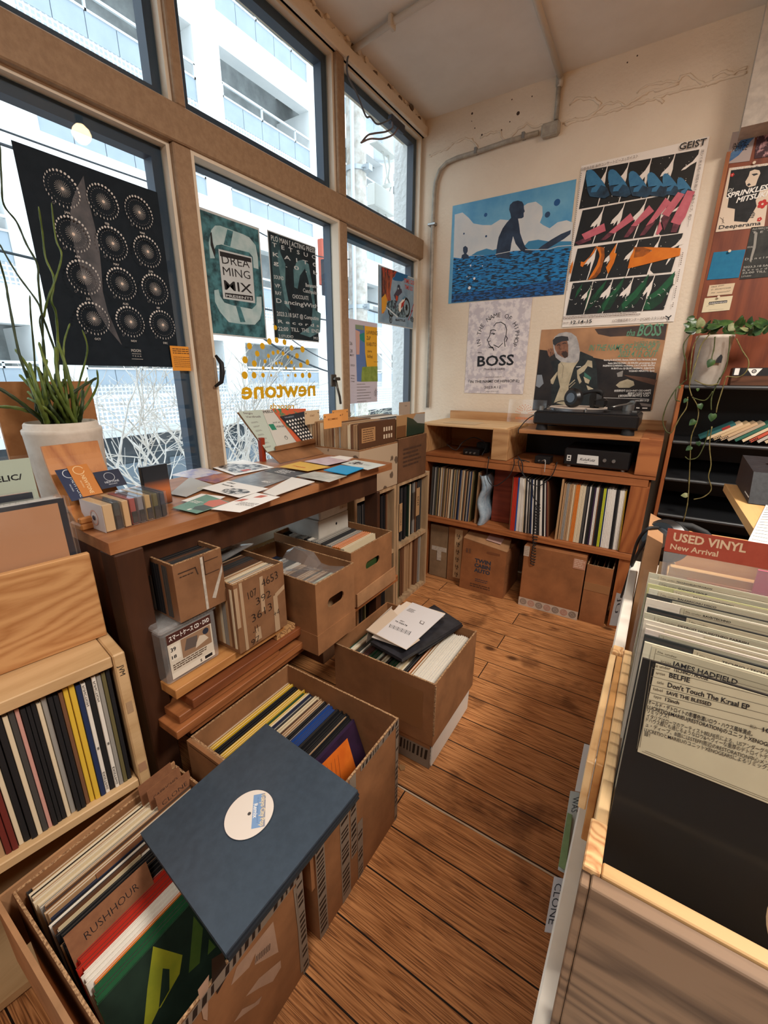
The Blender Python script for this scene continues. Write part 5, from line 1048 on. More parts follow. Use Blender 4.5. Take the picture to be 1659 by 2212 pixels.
a, f = flyer('charcoal flyer with rows of white text below the cardboard stand', [(700, 258), (920, 302), (1015, 272), (790, 232)], flat((64, 66, 70), .4)); 
for i in range(5): p = qb(a, .25, .2+.15*i); a.greek(p[0], p[1], .075, 1, .01, WH, .004)
f()
a, f = flyer('white magazine cover with black graffiti print at the back of the table', [(290, 217), (490, 287), (772, 230), (545, 176)], WH); 
a.poly([qb(a, *q) for q in ((.1, .1), (.9, .08), (.93, .9), (.55, .93), (.3, .6), (.12, .5))], mottle((40, 40, 42), (190, 186, 180), 30, .4, .4, lo=.47, hi=.53)); a.poly([qb(a, *q) for q in ((.75, .3), (.88, .3), (.88, .5), (.78, .5))], flat((196, 90, 80))); f()
a, f = flyer('grey flyer with a pale circular emblem beside the cassettes', [(20, 420), (140, 442), (330, 355), (165, 300)], LG)
for r_ in (.024, .018, .012): a.ring(a.w*.5, a.h*.45, r_-.0018, r_, flat((206, 196, 160)), 24)
f()
a, f = flyer('white flyer peeking from under the green one', [(105, 470), (300, 500), (420, 440), (250, 420)], WH); f()
a, f = flyer('green flyer with a red-haired portrait near the table front', [(40, 520), (215, 561), (457, 482), (285, 425)], mottle((120, 158, 140), (108, 146, 130), 20, .5)); a.poly([qb(a, *q) for q in ((.55, .5), (.95, .5), (.98, .95), (.6, .98), (.45, .75))], flat((206, 120, 104))); a.poly([qb(a, *q) for q in ((.6, .15), (.98, .2), (.95, .5), (.6, .5), (.5, .3))], flat((84, 96, 92))); a.greek(*qb(a, .08, .55), .04, 3, .007, WH, .003); a.rect(*qb(a, .5, .06), *qb(a, .6, .16), WH); f()
a, f = flyer('white flyer with red blocks hanging over the table front edge', [(318, 530), (525, 553), (812, 442), (640, 412)], WH); a.poly([qb(a, *q) for q in ((.05, .45), (.25, .5), (.3, .65), (.1, .62))], flat((196, 104, 84))); a.poly([qb(a, *q) for q in ((.3, .75), (.55, .8), (.6, .95), (.35, .92))], flat((196, 104, 84))); a.greek(*qb(a, .3, .45), .06, 4, .008, GREYINK, .003); f()
a, f = flyer('white KOSMOS Fantastic Man zine with a drawn face', [(248, 380), (520, 448), (728, 382), (440, 326)], WH); p = qb(a, .08, .86); q = qb(a, .45, .88); a.text('KOSMOS', p[0], p[1]-.006, .011, INK, .02, w=.04); p = qb(a, .1, .62); a.text('Fantastic Man', p[0], p[1]-.004, .01, INK, .02, w=.062)
a.poly([qb(a, *q) for q in ((.45, .1), (.7, .05), (.9, .25), (.92, .5), (.75, .6), (.5, .5), (.4, .3))], mottle((60, 60, 62), (200, 198, 194), 60, .5, .3, lo=.47, hi=.53)); f()
a, f = flyer('small stack of blank white sheets near the table front', [(690, 410), (775, 432), (1060, 332), (898, 300)], flat((226, 220, 212), .6), t=.002); f()
a, f = flyer('yellow flyer with brushed orange lettering', [(808, 226), (1010, 258), (1172, 226), (955, 189)], flat((222, 176, 70), .5)); a.text('Tropica', *qb(a, .2, .3), .014, flat((206, 84, 40)), .03, w=.07, shear=.3); f()
a, f = flyer('pale pink flyer at the far back of the table', [(985, 186), (1150, 216), (1322, 178), (1180, 150)], mottle((214, 196, 200), (196, 170, 178), 20, .5)); f()
a, f = flyer('white slip at the far back edge of the table', [(1170, 160), (1290, 178), (1340, 160), (1240, 146)], WH); f()
a, f = flyer('grey landscape photo flyer near the front right of the table', [(925, 292), (1165, 336), (1292, 292), (1060, 260)], mottle((150, 150, 138), (206, 202, 192), 10, .4)); f()
a, f = flyer('white flyer with black face drawing at the right end of the table', [(1250, 205), (1440, 249), (1570, 212), (1350, 176)], flat((206, 212, 206), .5)); a.poly([qb(a, *q) for q in ((.1, .3), (.35, .25), (.5, .5), (.4, .8), (.15, .75))], mottle((40, 40, 42), (190, 190, 186), 60, .5, .3, lo=.47, hi=.53)); a.greek(*qb(a, .55, .6), .04, 3, .008, GREYINK, .002); f()
a, f = flyer('bright blue square card on the table', [(1125, 250), (1288, 281), (1412, 234), (1245, 213)], flat((26, 152, 206), .5), t=.0025); f()
# ---------------- cardboard zine stand
zs_ = thing('zine_stand', 'folded cardboard stand holding four zines on the table', 'stand', (.14, -1.28, ZT))
O_ = Vector((.112, -1.3, .957)); VV = Vector((-.1, 0, .165)).normalized(); NN = Vector((0, 1, 0)).cross(VV).normalized()
mp6 = (350, 820, .34358)
def hp(x, y, d=0): return hit(mp6[0]+x*mp6[2], mp6[1]+y*mp6[2], O_+NN*d, NN)
b = MB(); q = [hp(x, y) for x, y in ((475, 205), (662, 455), (1040, 375), (875, 185))]; b.prism([p-NN*.006 for p in q], NN*.005, CB); b.build('back_board', zs_)
l0, l1 = hp(662, 458), hp(1045, 392); f0, f1 = Vector((.185, l0.y-.005, ZT+.001)), Vector((.185, l1.y+.02, ZT+.001))
b = MB(); b.prism([l0, l1, f1, f0], (.0035, 0, .002), CB); b.build('front_flap', zs_)
m0, m1 = hp(715, 452, .012), hp(1035, 383, .012); up_ = VV*.024
b = MB(); b.prism([m0, m1, m1+up_, m0+up_*.9+Vector((0, .006, 0))], NN*.003, CB); b.build('lip', zs_); b = MB(); b.prism([l0, l1, m1+NN*.002, m0+NN*.002], (0, 0, .002), CB); b.build('ledge', zs_)
MB().box((.075, -1.49, ZT), (.095, -1.47, 1.02), flat((150, 50, 26), .5)).build('prop', zs_)
def zine(lab, quad, mat, d): return tsheet('zine', lab, 'zine', O_+NN*d, NN, quad, mat, .001, 'zines on the cardboard stand', mp6)
a, f = zine('pale green Sergio Verdinelli zine at the left of the stand', [(662, 455), (730, 440), (640, 188), (478, 200)], flat((190, 202, 190), .5), .003)
a.ttext('Sergio', (512, 216), (572, 218), .009, GREYINK, bold=.02); a.ttext('Verdinelli', (528, 240), (622, 238), .009, GREYINK, bold=.02)
for k in range(7): p = a.uv(560+k*14, 270+k*26); a.greek(p[0], p[1], .04, 2, .004, GREYINK, .0015)
f()
a, f = zine('white PEELS zine with green patch and lion drawing', [(730, 442), (865, 408), (700, 184), (628, 192)], flat((206, 204, 196), .5), .005)
a.ttext('PEELS', (640, 212), (700, 206), .012, INK, bold=.02); a.ttext('and wi', (698, 275), (745, 272), .009, GREYINK, bold=.02); a.ttext('VERSE', (716, 302), (770, 298), .009, INK, bold=.01); a.tr([(668, 282), (700, 278), (722, 315), (692, 318)], flat((40, 130, 100)))
p = a.uv(780, 365); a.ring(p[0], p[1], .008, .0095, INK, 14); a.line([(p[0]-.006, p[1]), (p[0], p[1]+.008), (p[0]+.006, p[1]-.004)], .0015, INK); f()
a, f = zine('orange and green painted zine on the stand', [(855, 402), (905, 392), (905, 182), (690, 184)], mottle((206, 96, 62), (64, 130, 92), 22, .45, .4, 0, (1, 1, .6), .5, .56), .007); f()
a, f = zine('black and white patterned zine at the right of the stand', [(885, 390), (1012, 362), (895, 200), (742, 232)], flat((44, 46, 52), .4), .010)
for i in range(8):
    for j in range(7):
        s, t = (i+.7)/8.6, (j+.4)/8.2
        p = qb(a, s, t); r_ = .0042; k = (i*3+j*5) % 4
        a.poly([(p[0]+r_*1.5*math.cos(k*1.57+c), p[1]+r_*1.5*math.sin(k*1.57+c)) for c in (0, 1.2, 2.4, 3.4, 4.6)], WH)
p = qb(a, .1, .9); a.text('RAUMZEIT', p[0], p[1], .007, flat((150, 160, 170)), .02, w=.06); f()
# ---------------- card holder and shop cards
ch = thing('card_holder', 'curved wooden holder of shop cards in front of the white pot', 'holder', (.3, -2.24, ZT))
b = MB(); WDH = wood((190, 126, 70), (158, 92, 46), 'z', .9); prof = []
for i in range(13):
    t = i/12; prof.append((.372-.115*t-.03*math.sin(t*math.pi)*.8, .935+.17*t-.0*t))
n_p = len(prof); vs = [(x, -2.31+.004*i/12, z) for i, (x, z) in enumerate(prof)]+[(x, -2.185+.004*i/12, z) for i, (x, z) in enumerate(prof)]
vs += [(x-.008, y, z) for x, y, z in vs]; q_ = 2*n_p
fs = [(i, n_p+i, n_p+i+1, i+1) for i in range(12)]+[(q_+i+1, q_+n_p+i+1, q_+n_p+i, q_+i) for i in range(12)]+[(i, i+1, q_+i+1, q_+i) for i in range(12)]+[(n_p+i+1, n_p+i, q_+n_p+i, q_+n_p+i+1) for i in range(12)]+[(0, q_, q_+n_p, n_p), (12, n_p+12, q_+n_p+12, q_+12)]
b.add(vs, fs, WDH)
b.build('curved_back', ch)
b = MB(); b.box((.345, -2.315, ZT), (.40, -2.185, .937), WDH, bev=.004); b.box((.388, -2.315, .937), (.40, -2.185, .952), WDH, bev=.003); b.build('lip', ch)
OH = Vector((.378, -2.3, .94)); VH = Vector((-.125, 0, .15)).normalized(); NH = Vector((0, 1, 0)).cross(VH).normalized()
def shopcard(lab, px, w, h, mat, vert, d, fg):
    p = hit(px[0], px[1], OH+NH*d, NH); a = Art(p-VH*h, (0, 1, 0), VH, w, h, mat, .0008)
    if vert: a.ring(w*.45, h*.83, .0105, .0122, fg, 28, .3, 6.0); a.text('NEWTONE', w*.42, h*.66, .009, fg, .01, w=h*.6, rot=-math.pi/2); a.text('RECORDS', w*.25, h*.5, .003, fg, .01, w=.02, rot=-math.pi/2)
    else: a.ring(w*.5, h*.62, .0115, .0125, fg, 28); a.text('NEWTONE', w/2, h*.27, .006, fg, .01, w=.034, align='c'); a.text('RECORDS', w/2, h*.16, .003, fg, .01, w=.02, align='c')
    tag(a.build('shop_card', None, a.O), lab, 'card', 'shop cards in the wooden holder')
GDL = flat((190, 196, 204), .5)
shopcard('navy shop card at the left of the wooden holder', (118, 1016), .05, .088, flat((32, 44, 76), .45), True, .010, GDL)
shopcard('ochre shop card between the two navy ones', (143, 1008), .045, .088, flat((190, 118, 52), .5), True, .013, flat((226, 196, 150)))
shopcard('navy landscape shop card at the right of the holder', (200, 1021), .062, .05, flat((32, 40, 62), .45), False, .012, GDL)
# ---------------- cassettes
CY0 = -2.282; cs_ = [('white cassette case with a pale iris design on its side, leftmost of the row', (196, 166, 126), False), ('clear cassette case with dark tape, second in the row', (44, 50, 48), True), ('cream cassette case, third in the row', (196, 160, 116), False), ('dark red cassette case in the middle of the row', (150, 66, 60), True), ('clear grey cassette case, fifth in the row', (120, 118, 124), True), ('cream and dark cassette case, sixth in the row', (180, 150, 100), True), ('olive cassette case, seventh in the row', (84, 78, 40), True), ('dark cassette case at the right end of the row', (40, 44, 60), True)]
for i, (lb, c, clr) in enumerate(cs_):
    y = CY0+i*.0187; t = thing('cassette', lb, 'cassette', (.40, y+.009, ZT), 'cassettes on the table corner')
    w_ = .024 if i == 0 else .0165
    if i == 0: y -= .006
    MB().box((.352, y+.0015, ZT+.002), (.452 if clr else .457, y+w_-.0015, ZT+.066), flat(c, .5), bev=.001).build('inlay', t)
    MB().box((.350, y, ZT+.0005), (.459, y+w_, ZT+.0685), glass(fac=1.6, rough=.03, haze=.05) if clr else glass(fac=.8, rough=.1, haze=.02), bev=.0012).build('case', t)
    if clr:
        MB().box((.4525, y+.003, ZT+.006), (.4555, y+w_-.003, ZT+.034), flat((24, 24, 26), .3)).build('tape_shell', t)
a = Art((.352, CY0-.0065, ZT+.001), (1, 0, 0), (0, 0, 1), .106, .066, flat((206, 196, 194), .5), .0005)
for k in range(40): g = 2*math.pi*k/40; a.disc(.062+.017*math.cos(g), .03+.017*math.sin(g), .0022, flat((206, 160, 144)), 6)
a.disc(.062, .03, .006, flat((52, 48, 66)), 16); a.build('side_print', bpy.data.objects['cassette'])
t = thing('cassette', 'upright cassette with black and orange gradient cover standing behind the row', 'cassette', (.35, -2.09, ZT))
MB().box((.337, -2.132, ZT+.002), (.352, -2.058, ZT+.115), mottle((24, 28, 34), (36, 42, 48), 8, .25, .5), bev=.0015).build('case', t)
CO, n_, l_, b_ = newmat('printed sunset'); tc = n_.new('ShaderNodeTexCoord'); sp = n_.new('ShaderNodeSeparateXYZ'); r = n_.new('ShaderNodeValToRGB'); l_.new(tc.outputs['Object'], sp.inputs[0]); l_.new(sp.outputs[2], r.inputs[0])
e = r.color_ramp.elements; e[0].position = .0; e[0].color = lin((60, 34, 26)); e[1].position = .075; e[1].color = lin((30, 36, 44)); x = e.new(.045); x.color = lin((196, 110, 60)); l_.new(r.outputs[0], b_.inputs['Base Color']); b_.inputs['Roughness'].default_value = .3
MB().box((.3522, -2.130, ZT+.004), (.3528, -2.060, ZT+.113), CO).build('cover_print', t)
# ---------------- pot with stick cactus
PT = mottle((214, 204, 192), (202, 190, 176), 30, .6, .3, name='white pot glaze')
pt = thing('potted_plant', 'tall green stick cactus in a white cylindrical pot on the table', 'plant', (.155, -2.215, ZT))
b = MB(); b.lathe([(0, 0), (.074, 0), (.078, .004), (.087, .20), (.0885, .205), (.0885, .213), (.086, .216), (.083, .216), (.0815, .228), (.078, .232), (.075, .232), (.0745, .20), (0, .20)], (.155, -2.215, ZT), PT, 56); b.build('pot', pt)
MB().cyl((.155, -2.215, ZT+.19), (.155, -2.215, ZT+.205), .074, mottle((60, 50, 38), (90, 76, 58), 60, .9), seg=32).build('soil', pt)
STM = mottle((66, 88, 36), (112, 128, 56), 40, .5, .4, .3, (1, 1, .3), name='green stem'); STD = mottle((40, 54, 30), (56, 70, 38), 40, .5, .4, .2)
rnd = random.Random(12)
def stem(pts, r, m, x=.15):
    P_ = []
    for i, (px, py) in enumerate(pts): P_.append(at(px*.27728, 280+py*.27728, 'x', x+.02*math.sin(i*1.3+len(pts))))
    out = []
    for i in range(len(P_)-1):
        p0, p1, p2, p3 = P_[max(i-1, 0)], P_[i], P_[i+1], P_[min(i+2, len(P_)-1)]
        for k in range(6): u = k/6; out.append(.5*((2*p1)+(p2-p0)*u+(2*p0-5*p1+4*p2-p3)*u*u+(3*p1-p0-3*p2+p3)*u**3))
    out.append(P_[-1]); n = len(out)
    MB().tube(out, r, m, 8, [r*(1-.45*i/n)*(1+.12*math.sin(i*1.7)) for i in range(n-1)]+[r*.25]).build('stem', pt)
for q, r, m in (([(430, 2280), (445, 1950), (450, 1800), (370, 1560), (330, 1450), (290, 1340), (130, 1120), (-10, 880)], .0032, STD), ([(400, 2280), (345, 1900), (330, 1500), (300, 1200), (290, 1050), (205, 890), (130, 720), (30, 585), (12, 400), (0, 120)], .003, STD),
    ([(455, 2280), (445, 1900), (450, 1650), (435, 1430), (400, 1330), (420, 1160), (355, 1000), (330, 800), (300, 600)], .0036, STM), ([(340, 1460), (370, 1330), (430, 1170), (480, 980), (435, 850), (400, 570)], .003, STM), ([(330, 2280), (240, 2000), (150, 1750), (70, 1350), (45, 1200), (-10, 1000)], .0036, STD), ([(280, 2200), (270, 1800), (240, 1450), (232, 1290)], .0028, STD), ([(340, 2200), (350, 1750), (310, 1500), (330, 1440)], .0028, STD),
    ([(550, 2280), (520, 2050), (500, 1850), (500, 1660), (545, 1510)], .0034, STM), ([(540, 2300), (610, 2000), (680, 1720), (640, 1560)], .0032, STM), ([(560, 2300), (700, 2110), (760, 1980), (755, 1870)], .0038, STM), ([(590, 2300), (600, 2150), (680, 1930)], .0036, STM), ([(600, 2290), (640, 2120), (730, 1940)], .0034, STM)): stem(q, r, m)
# dense lower fan
for i in range(34):
    x0 = rnd.uniform(300, 620); a_ = rnd.gauss(0, .42)-.28; L_ = rnd.uniform(250, 720); bend = rnd.uniform(-.35, .35)
    pts = [(x0, 2290)]; x, y = x0, 2290
    for k in range(4):
        x += math.sin(a_+bend*k*.5)*L_/4; y -= math.cos(a_+bend*k*.5)*L_/4; pts.append((x, y))
    stem(pts, rnd.uniform(.0044, .0062), STM if rnd.random() < .7 else STD, rnd.uniform(.11, .2))
tag(MB().box((.052, -2.315, .62), (.062, -2.085, 1.252), mottle((168, 116, 72), (158, 106, 64), 40, .6, name='kraft board')).build('kraft_board', None, (.057, -2.2, .62)), 'plain brown board standing against the left window behind the pot', 'board')

# ================================================================ bench below the table with boards and cartons
bn = thing('low_bench', 'low wooden plank bench under the table carrying cartons', 'bench', (.38, -1.75, 0))
MB().box((.12, -2.245, .372), (.595, -1.19, .402), ORWY, bev=.002).build('bench_top', bn)
for y in (-2.18, -1.27): MB().box((.20, y-.02, 0), (.24, y+.02, .371), DARKW).build('leg', bn); MB().box((.50, y-.02, 0), (.54, y+.02, .371), DARKW).build('leg', bn)
LW = wood((196, 140, 84), (170, 112, 60), 'y', .8); RW = wood((140, 80, 46), (104, 56, 32), 'y', .8); MW = wood((160, 100, 58), (124, 72, 40), 'y', .9)
BG = 'loose boards stacked on the low bench'
def brd(lab, x0, x1, y0, y1, z0, z1, m): tag(MB().box((x0, y0, z0), (x1, y1, z1), m, bev=.0015).build('wooden_board', None, ((x0+x1)/2, (y0+y1)/2, z0)), lab, 'board', BG)
brd('long brown board lying directly on the bench at the bottom of the stack', .25, .615, -2.29, -1.80, .404, .428, MW)
brd('second brown board from the bottom of the stack on the bench', .27, .60, -2.27, -1.93, .430, .452, MW)
brd('reddish dark board in the middle of the stack on the bench', .24, .61, -2.235, -1.83, .455, .482, RW)
brd('pale orange top board under the plastic case and marked carton', .26, .60, -2.268, -1.90, .503, .530, LW)
brd('narrow spacer board below the pale top board', .30, .56, -2.20, -1.95, .483, .502, RW)
tag(MB().box((.50, -1.935, .483), (.60, -1.855, .502), wood((196, 150, 100), (90, 50, 30), 'x', 3)).build('wood_block', None, (.55, -1.89, .483)), 'short end-grain wood block beneath the marked carton', 'block')
# plastic case
t = thing('plastic_case', 'clear plastic disc case with a Japanese price label on the pale board', 'case', (.47, -2.2, .531))
MB().box((.40, -2.268, .531), (.575, -2.118, .675), CLEAR2, bev=.006).build('body', t); MB().box((.395, -2.273, .676), (.58, -2.113, .692), CLEAR2, bev=.005).build('lid', t)
a = Art((.5765, -2.257, .545), (0, 1, 0), (0, 0, 1), .122, .125, flat((214, 202, 184), .5), .0006); a.rect(0, .098, .122, .125, flat((74, 40, 34), .5)); a.text('スマートケース CD・DVD', .006, .106, .012, WH, .02, w=.112); a.rect(.034, .042, .118, .096, flat((150, 118, 92), .5))
a.poly([(.04, .06), (.075, .055), (.08, .085), (.05, .09)], flat((96, 84, 78))); a.poly([(.07, .05), (.11, .06), (.1, .075), (.085, .08), (.075, .065)], flat((206, 190, 170))); a.disc(.104, .084, .009, flat((40, 44, 60)), 12); a.rect(.004, .05, .03, .092, flat((226, 216, 200))); a.text('39', .006, .076, .011, INK, .03, w=.014); a.text('18', .006, .056, .009, INK, .03, w=.013); a.greek(.006, .036, .1, 3, .006, flat((90, 70, 56)), .003); a.rect(.0, .0, .122, .016, flat((226, 216, 200))); a.text('S', .078, .004, .008, INK, .04); a.greek(.092, .004, .026, 1, .006, INK, .009); a.build('price_label', t)
# taped carton of discs
CT = mottle((120, 84, 58), (140, 100, 70), 14, .35, .5, .2, name='taped brown cardboard')
t = carton('cardboard_box', 'small brown taped carton of discs on top of the clear plastic case', .36, .59, -2.222, -2.088, .693, .845, CT)
MB().box((.5902, -2.15, .695), (.5912, -2.143, .84), TAPEP).build('tape', t); MB().prism([(.5902, -2.13, .72), (.5902, -2.09, .80), (.5902, -2.092, .78), (.5902, -2.12, .715)], (.001, 0, 0), TAPEP).build('tape', t)
a = Art((.5903, -2.22, .70), (0, 1, 0), (0, 0, 1), .13, .14, None); a.line([(.01, .12), (.055, .12), (.06, .10)], .003, flat((60, 42, 32))); a.greek(.012, .108, .04, 1, .01, flat((60, 42, 32)), .003); a.line([(.08, .125), (.12, .125)], .002, flat((60, 42, 32))); a.line([(.08, .14), (.08, .09), (.12, .09)], .002, flat((60, 42, 32))); a.build('print', t)
row('dark grey*2,grey,dark grey*4,brown,dark grey*3,grey,black*4,brown,dark grey*2', None, facing(.372, -2.155, .70), .0098, .138, where='disc sleeve in the small taped carton', group='disc sleeves in the small taped carton', kind='thin', seed=31, jd=.0)
# marked carton
t = carton('cardboard_box', 'carton patched with tape and marked 107 4653 in black pen', .36, .618, -2.085, -1.905, .531, .742, CT)
TP2 = flat((176, 148, 118), .5); IKM = flat((40, 30, 26), .6)
a = Art((.6185, -2.085, .531), (0, 1, 0), (0, 0, 1), .18, .211, None)
for q in ([(.02, .0), (.03, .0), (.028, .21), (.018, .21)], [(.085, .09), (.10, .09), (.10, .20), (.088, .20)], [(.13, .0), (.15, .0), (.148, .12), (.132, .12)], [(.0, .08), (.012, .08), (.012, .2), (.0, .2)], [(.14, .11), (.178, .125), (.178, .14), (.14, .125)], [(.055, .01), (.078, .01), (.076, .05), (.058, .05)]): a.poly(q, TP2)
for tx, u, v, s, w in (('107', .045, .15, .024, .03), ('4653', .095, .165, .026, .062), ('392', .07, .12, .024, .055), ('3613', .05, .075, .026, .075), ('-11', .05, .035, .026, .018), ('+4', .13, .05, .022, .022), ('97', .04, .004, .02, .03)): a.text(tx, u, v, s, IKM, -.01, w=w, rot=.08)
a.build('pen_marks', t)
row('dark grey*2,white*2,grey,black*2,tan,brown*2,dark grey*3,brown*3,tan*2,cream,grey*2,tan,brown,cream', None, facing(.372, -1.995, .545), .0098, .185, where='seven inch sleeve in the marked carton', group='singles in the marked carton', kind='small', seed=32, jd=0)
tag(MB().prism([(.38, -2.02, .742), (.50, -2.06, .755), (.50, -1.91, .775), (.40, -1.90, .745)], (.002, 0, .004), CLEAR2).build('plastic_sleeve', None, (.43, -1.98, .742)), 'loose clear plastic sleeve lying over the marked carton', 'sleeve')
row('white*3,grey*4,dark grey*3,grey*2', None, facing(.12, -1.98, .403), .011, .315, where='in plastic behind the marked carton', group='records behind the marked carton', seed=33, into=STUFF)
# handled cartons
t = carton('cardboard_box', 'brown hand-hole carton covered by a clear plastic sheet, front of the pair', .30, .682, -1.84, -1.64, .404, .655, CB, handle=(-1.785, -1.70, .545, .58))
MB().box((.298, -1.842, .402), (.684, -1.638, .475), CB).build('bottom_tray', t)
row('navy*3,dark grey*3,white,grey*2,dark grey*4,white*2,tan*3,brown*4,tan*3,dark green,tan*3,brown,pale green,tan*3', None, facing(.312, -1.74, .412), .0098, .186, where='seven inch sleeve in the hand-hole carton under plastic', group='singles in the front hand-hole carton', kind='small', seed=34, jd=0, lean=-.12)
b = MB(); G = {}; rnd = random.Random(77)
for i in range(9):
    for j in range(7):
        x = .40+.275*i/8; y = -1.83+.185*j/6; z = .618+.016*math.sin(i*1.1)*math.sin(j*1.3+1)+rnd.uniform(0, .008)+(.03 if j == 6 and i < 4 else 0); G[i, j] = len(b.v)+i*7+j
vs = [(.40+.275*i/8, -1.83+.185*j/6, .62+.012*math.sin(i*1.1)*math.sin(j*1.3+1)+rnd.uniform(0, .008)+(.03 if i < 4 and j > 4 else 0)) for i in range(9) for j in range(7)]
b.add(vs, [(i*7+j, (i+1)*7+j, (i+1)*7+j+1, i*7+j+1) for i in range(8) for j in range(6)], glass(fac=3.2, rough=.09, haze=.12, name='crinkled film'), False)
tag(b.build('plastic_sheet', None, (.5, -1.74, .62)), 'crumpled clear plastic sheet lying over the front hand-hole carton', 'plastic')
t = carton('cardboard_box', 'brown hand-hole carton holding a green YELLOW sleeve, rear of the pair', .20, .605, -1.555, -1.265, .404, .64, CB, handle=(-1.46, -1.36, .535, .568))
MB().prism([(.607, -1.53, .404), (.607, -1.24, .404), (.607, -1.245, .47), (.607, -1.53, .46)], (.006, 0, 0), CBL).build('bottom_tray', t)
row('dark grey*4,white*3,grey*5,dark grey*2,white*2,grey*5,dark grey*3,grey*3,orange*4,cream*2', None, facing(.215, -1.40, .412), .0105, .215, where='small sleeve in the rear hand-hole carton', group='singles in the rear hand-hole carton', kind='small', seed=35, jd=0, lean=-.1)
a = Art((.575, -1.50, .43), (0, 1, 0), (.12, 0, 1), .19, .185, flat((60, 84, 44), .5), .002); a.text('YELLOW', .03, .16, .018, flat((176, 190, 60)), .03, w=.11); tag(a.build('record_sleeve', None, a.O), 'dark green sleeve with yellow-green YELLOW lettering fronting the rear hand-hole carton', 'record')
tag(STUFF.build('packed_records', None, (.2, -.85, .02)), 'densely packed old record sleeves filling the corner crates and the cartons on them', 'records', kind='stuff')
# ================================================================ cartons on the floor
TAPEK = flat((128, 118, 106), .4); TAPED = flat((26, 24, 24), .5)
def printed_strip(a, u0, u1, v0, v1, seed=0, horiz=False):
    'band of grey packing tape with heavy dark slanted print'
    rnd = random.Random(seed); a.rect(u0, v0, u1, v1, TAPEK); L = (u1-u0) if horiz else (v1-v0); W_ = (v1-v0) if horiz else (u1-u0); d = a.lay(); p = .006
    while p < L-.016:
        l = rnd.uniform(.006, .016)
        if rnd.random() < .8:
            q = [(p, W_*.1), (p+l*.7, W_*.12), (p+l, W_*.9), (p+l*.3, W_*.86)] 
            q = [((u0+x, v0+y) if horiz else (u0+y, v0+x)) for x, y in q]; a.mb.add([a.P(x, y, d) for x, y in q], [(0, 1, 2, 3)], TAPED)
        p += l+.004
def boxrow(s_, x0, yc, z, step, leanf, where, group, seed, size=.31, wk=.6):
    return row(s_, None, lambda s: Matrix.Translation((x0+s, yc, z)), step, size, leanf=leanf, where=where, group=group, seed=seed, jd=.012, jz=.008, wk=wk)
# big carton
BX = (.60, 1.022, -2.25, -1.90, .001, .372)
bb = carton('cardboard_box', 'large open carton of colourful records on the floor, behind the navy sleeve', *BX, CB)
a = Art((BX[1]+.0004, BX[2], 0), (0, 1, 0), (0, 0, 1), .35, .37, None)
for u0, u1, v0, v1, sd in ((.0, .03, .0, .372, 1), (.085, .12, .0, .372, 2), (.125, .15, .11, .372, 3), (.152, .175, .0, .2, 4), (.335, .35, .0, .372, 5)): printed_strip(a, u0, u1, v0, v1, sd)
printed_strip(a, .17, .35, .355, .372, 7, True); a.build('printed_tape', bb)
MB().box((.60, -2.262, .18), (1.018, -2.2505, .371), CB).build('folded_flap', bb); MB().prism([(.61, -2.2505, .3725), (1.0, -2.2505, .3725), (1.0, -2.262, .360), (.61, -2.262, .360)], (0, 0, .002), CBL).build('folded_flap', bb)
rr, _e = boxrow('tan*2,yellow*2,black*4,yellow*3,green,yellow,cream,navy*2,grey,dark grey,cream,brown,cream,brown,tan*3,black*3,cream,blue*5,black*9,tan,black*4,purple*3', .608, -2.075, .008, .0073, lambda f: -.02-.34*f*f, 'in the large open carton on the floor', 'records in the large open carton', 41)
# floral print on the yellow tops and the orange cover at the end of the row
M_ = rr[-1].matrix_world @ Matrix.Translation((.0032, 0, 0)); O = M_ @ Vector((0, -.152, 0)); U = M_.to_3x3() @ Vector((0, 1, 0)); V = M_.to_3x3() @ Vector((0, 0, 1))
a = Art(O, U, V, .305, .305, mottle((50, 30, 54), (40, 26, 44), 20, .45), .003); OR2 = mottle((218, 112, 36), (204, 96, 30), 20, .45)
a.poly([(.02, .14), (.04, .18), (.045, .165), (.075, .215), (.08, .20), (.11, .25), (.115, .235), (.15, .29), (.26, .285), (.25, .1), (.1, .05)], OR2)
for i in range(7): a.line([(.12+.015*i, .27), (.10+.015*i, .2)], .0012, flat((120, 60, 30)))
tag(a.build('record_sleeve', None, O), 'dark purple sleeve with jagged orange shape, last in the large open carton', 'record')
# lower front carton
LX = (.60, 1.030, -2.635, -2.298, .001, .322)
lb_ = carton('cardboard_box', 'open carton in the bottom left foreground with handwritten record dividers', *LX, CB)
MB().box((.59, -2.66, .15), (1.03, -2.652, .327), CBL).build('outer_flap', lb_); MB().box((.595, -2.652, .18), (.60, -2.30, .335), CBL).build('outer_flap', lb_)
a = Art((LX[1]+.0004, LX[2], 0), (0, 1, 0), (0, 0, 1), .337, .32, None); a.map = (300, 1800, .3014); LBL = mottle((176, 146, 124), (160, 132, 112), 20, .5)
a.tr([(962, 632), (1000, 850), (830, 945), (835, 860), (790, 960), (660, 1090), (700, 960)], LBL); a.tr([(1015, 910), (1018, 960), (960, 1060), (860, 1110), (765, 1170), (860, 1040)], LBL); a.tr([(882, 1165), (860, 1220), (750, 1300), (680, 1355), (740, 1260), (830, 1215)], LBL)
for i in range(9): a.trl([(842+i*12, 878-i*11), (838+i*12, 925-i*11)], .0016, INK)
a.tr([(520, 900), (600, 850), (640, 1000), (560, 1150), (520, 1060)], TAPED); a.tr([(1105, 400), (1160, 330), (1190, 640), (1215, 950), (1160, 1000), (1140, 700)], TAPEK); a.tr([(1125, 430), (1135, 425), (1150, 580), (1142, 590)], TAPED); a.tr([(420, 1120), (500, 1010), (490, 1340), (460, 1330)], LBL)
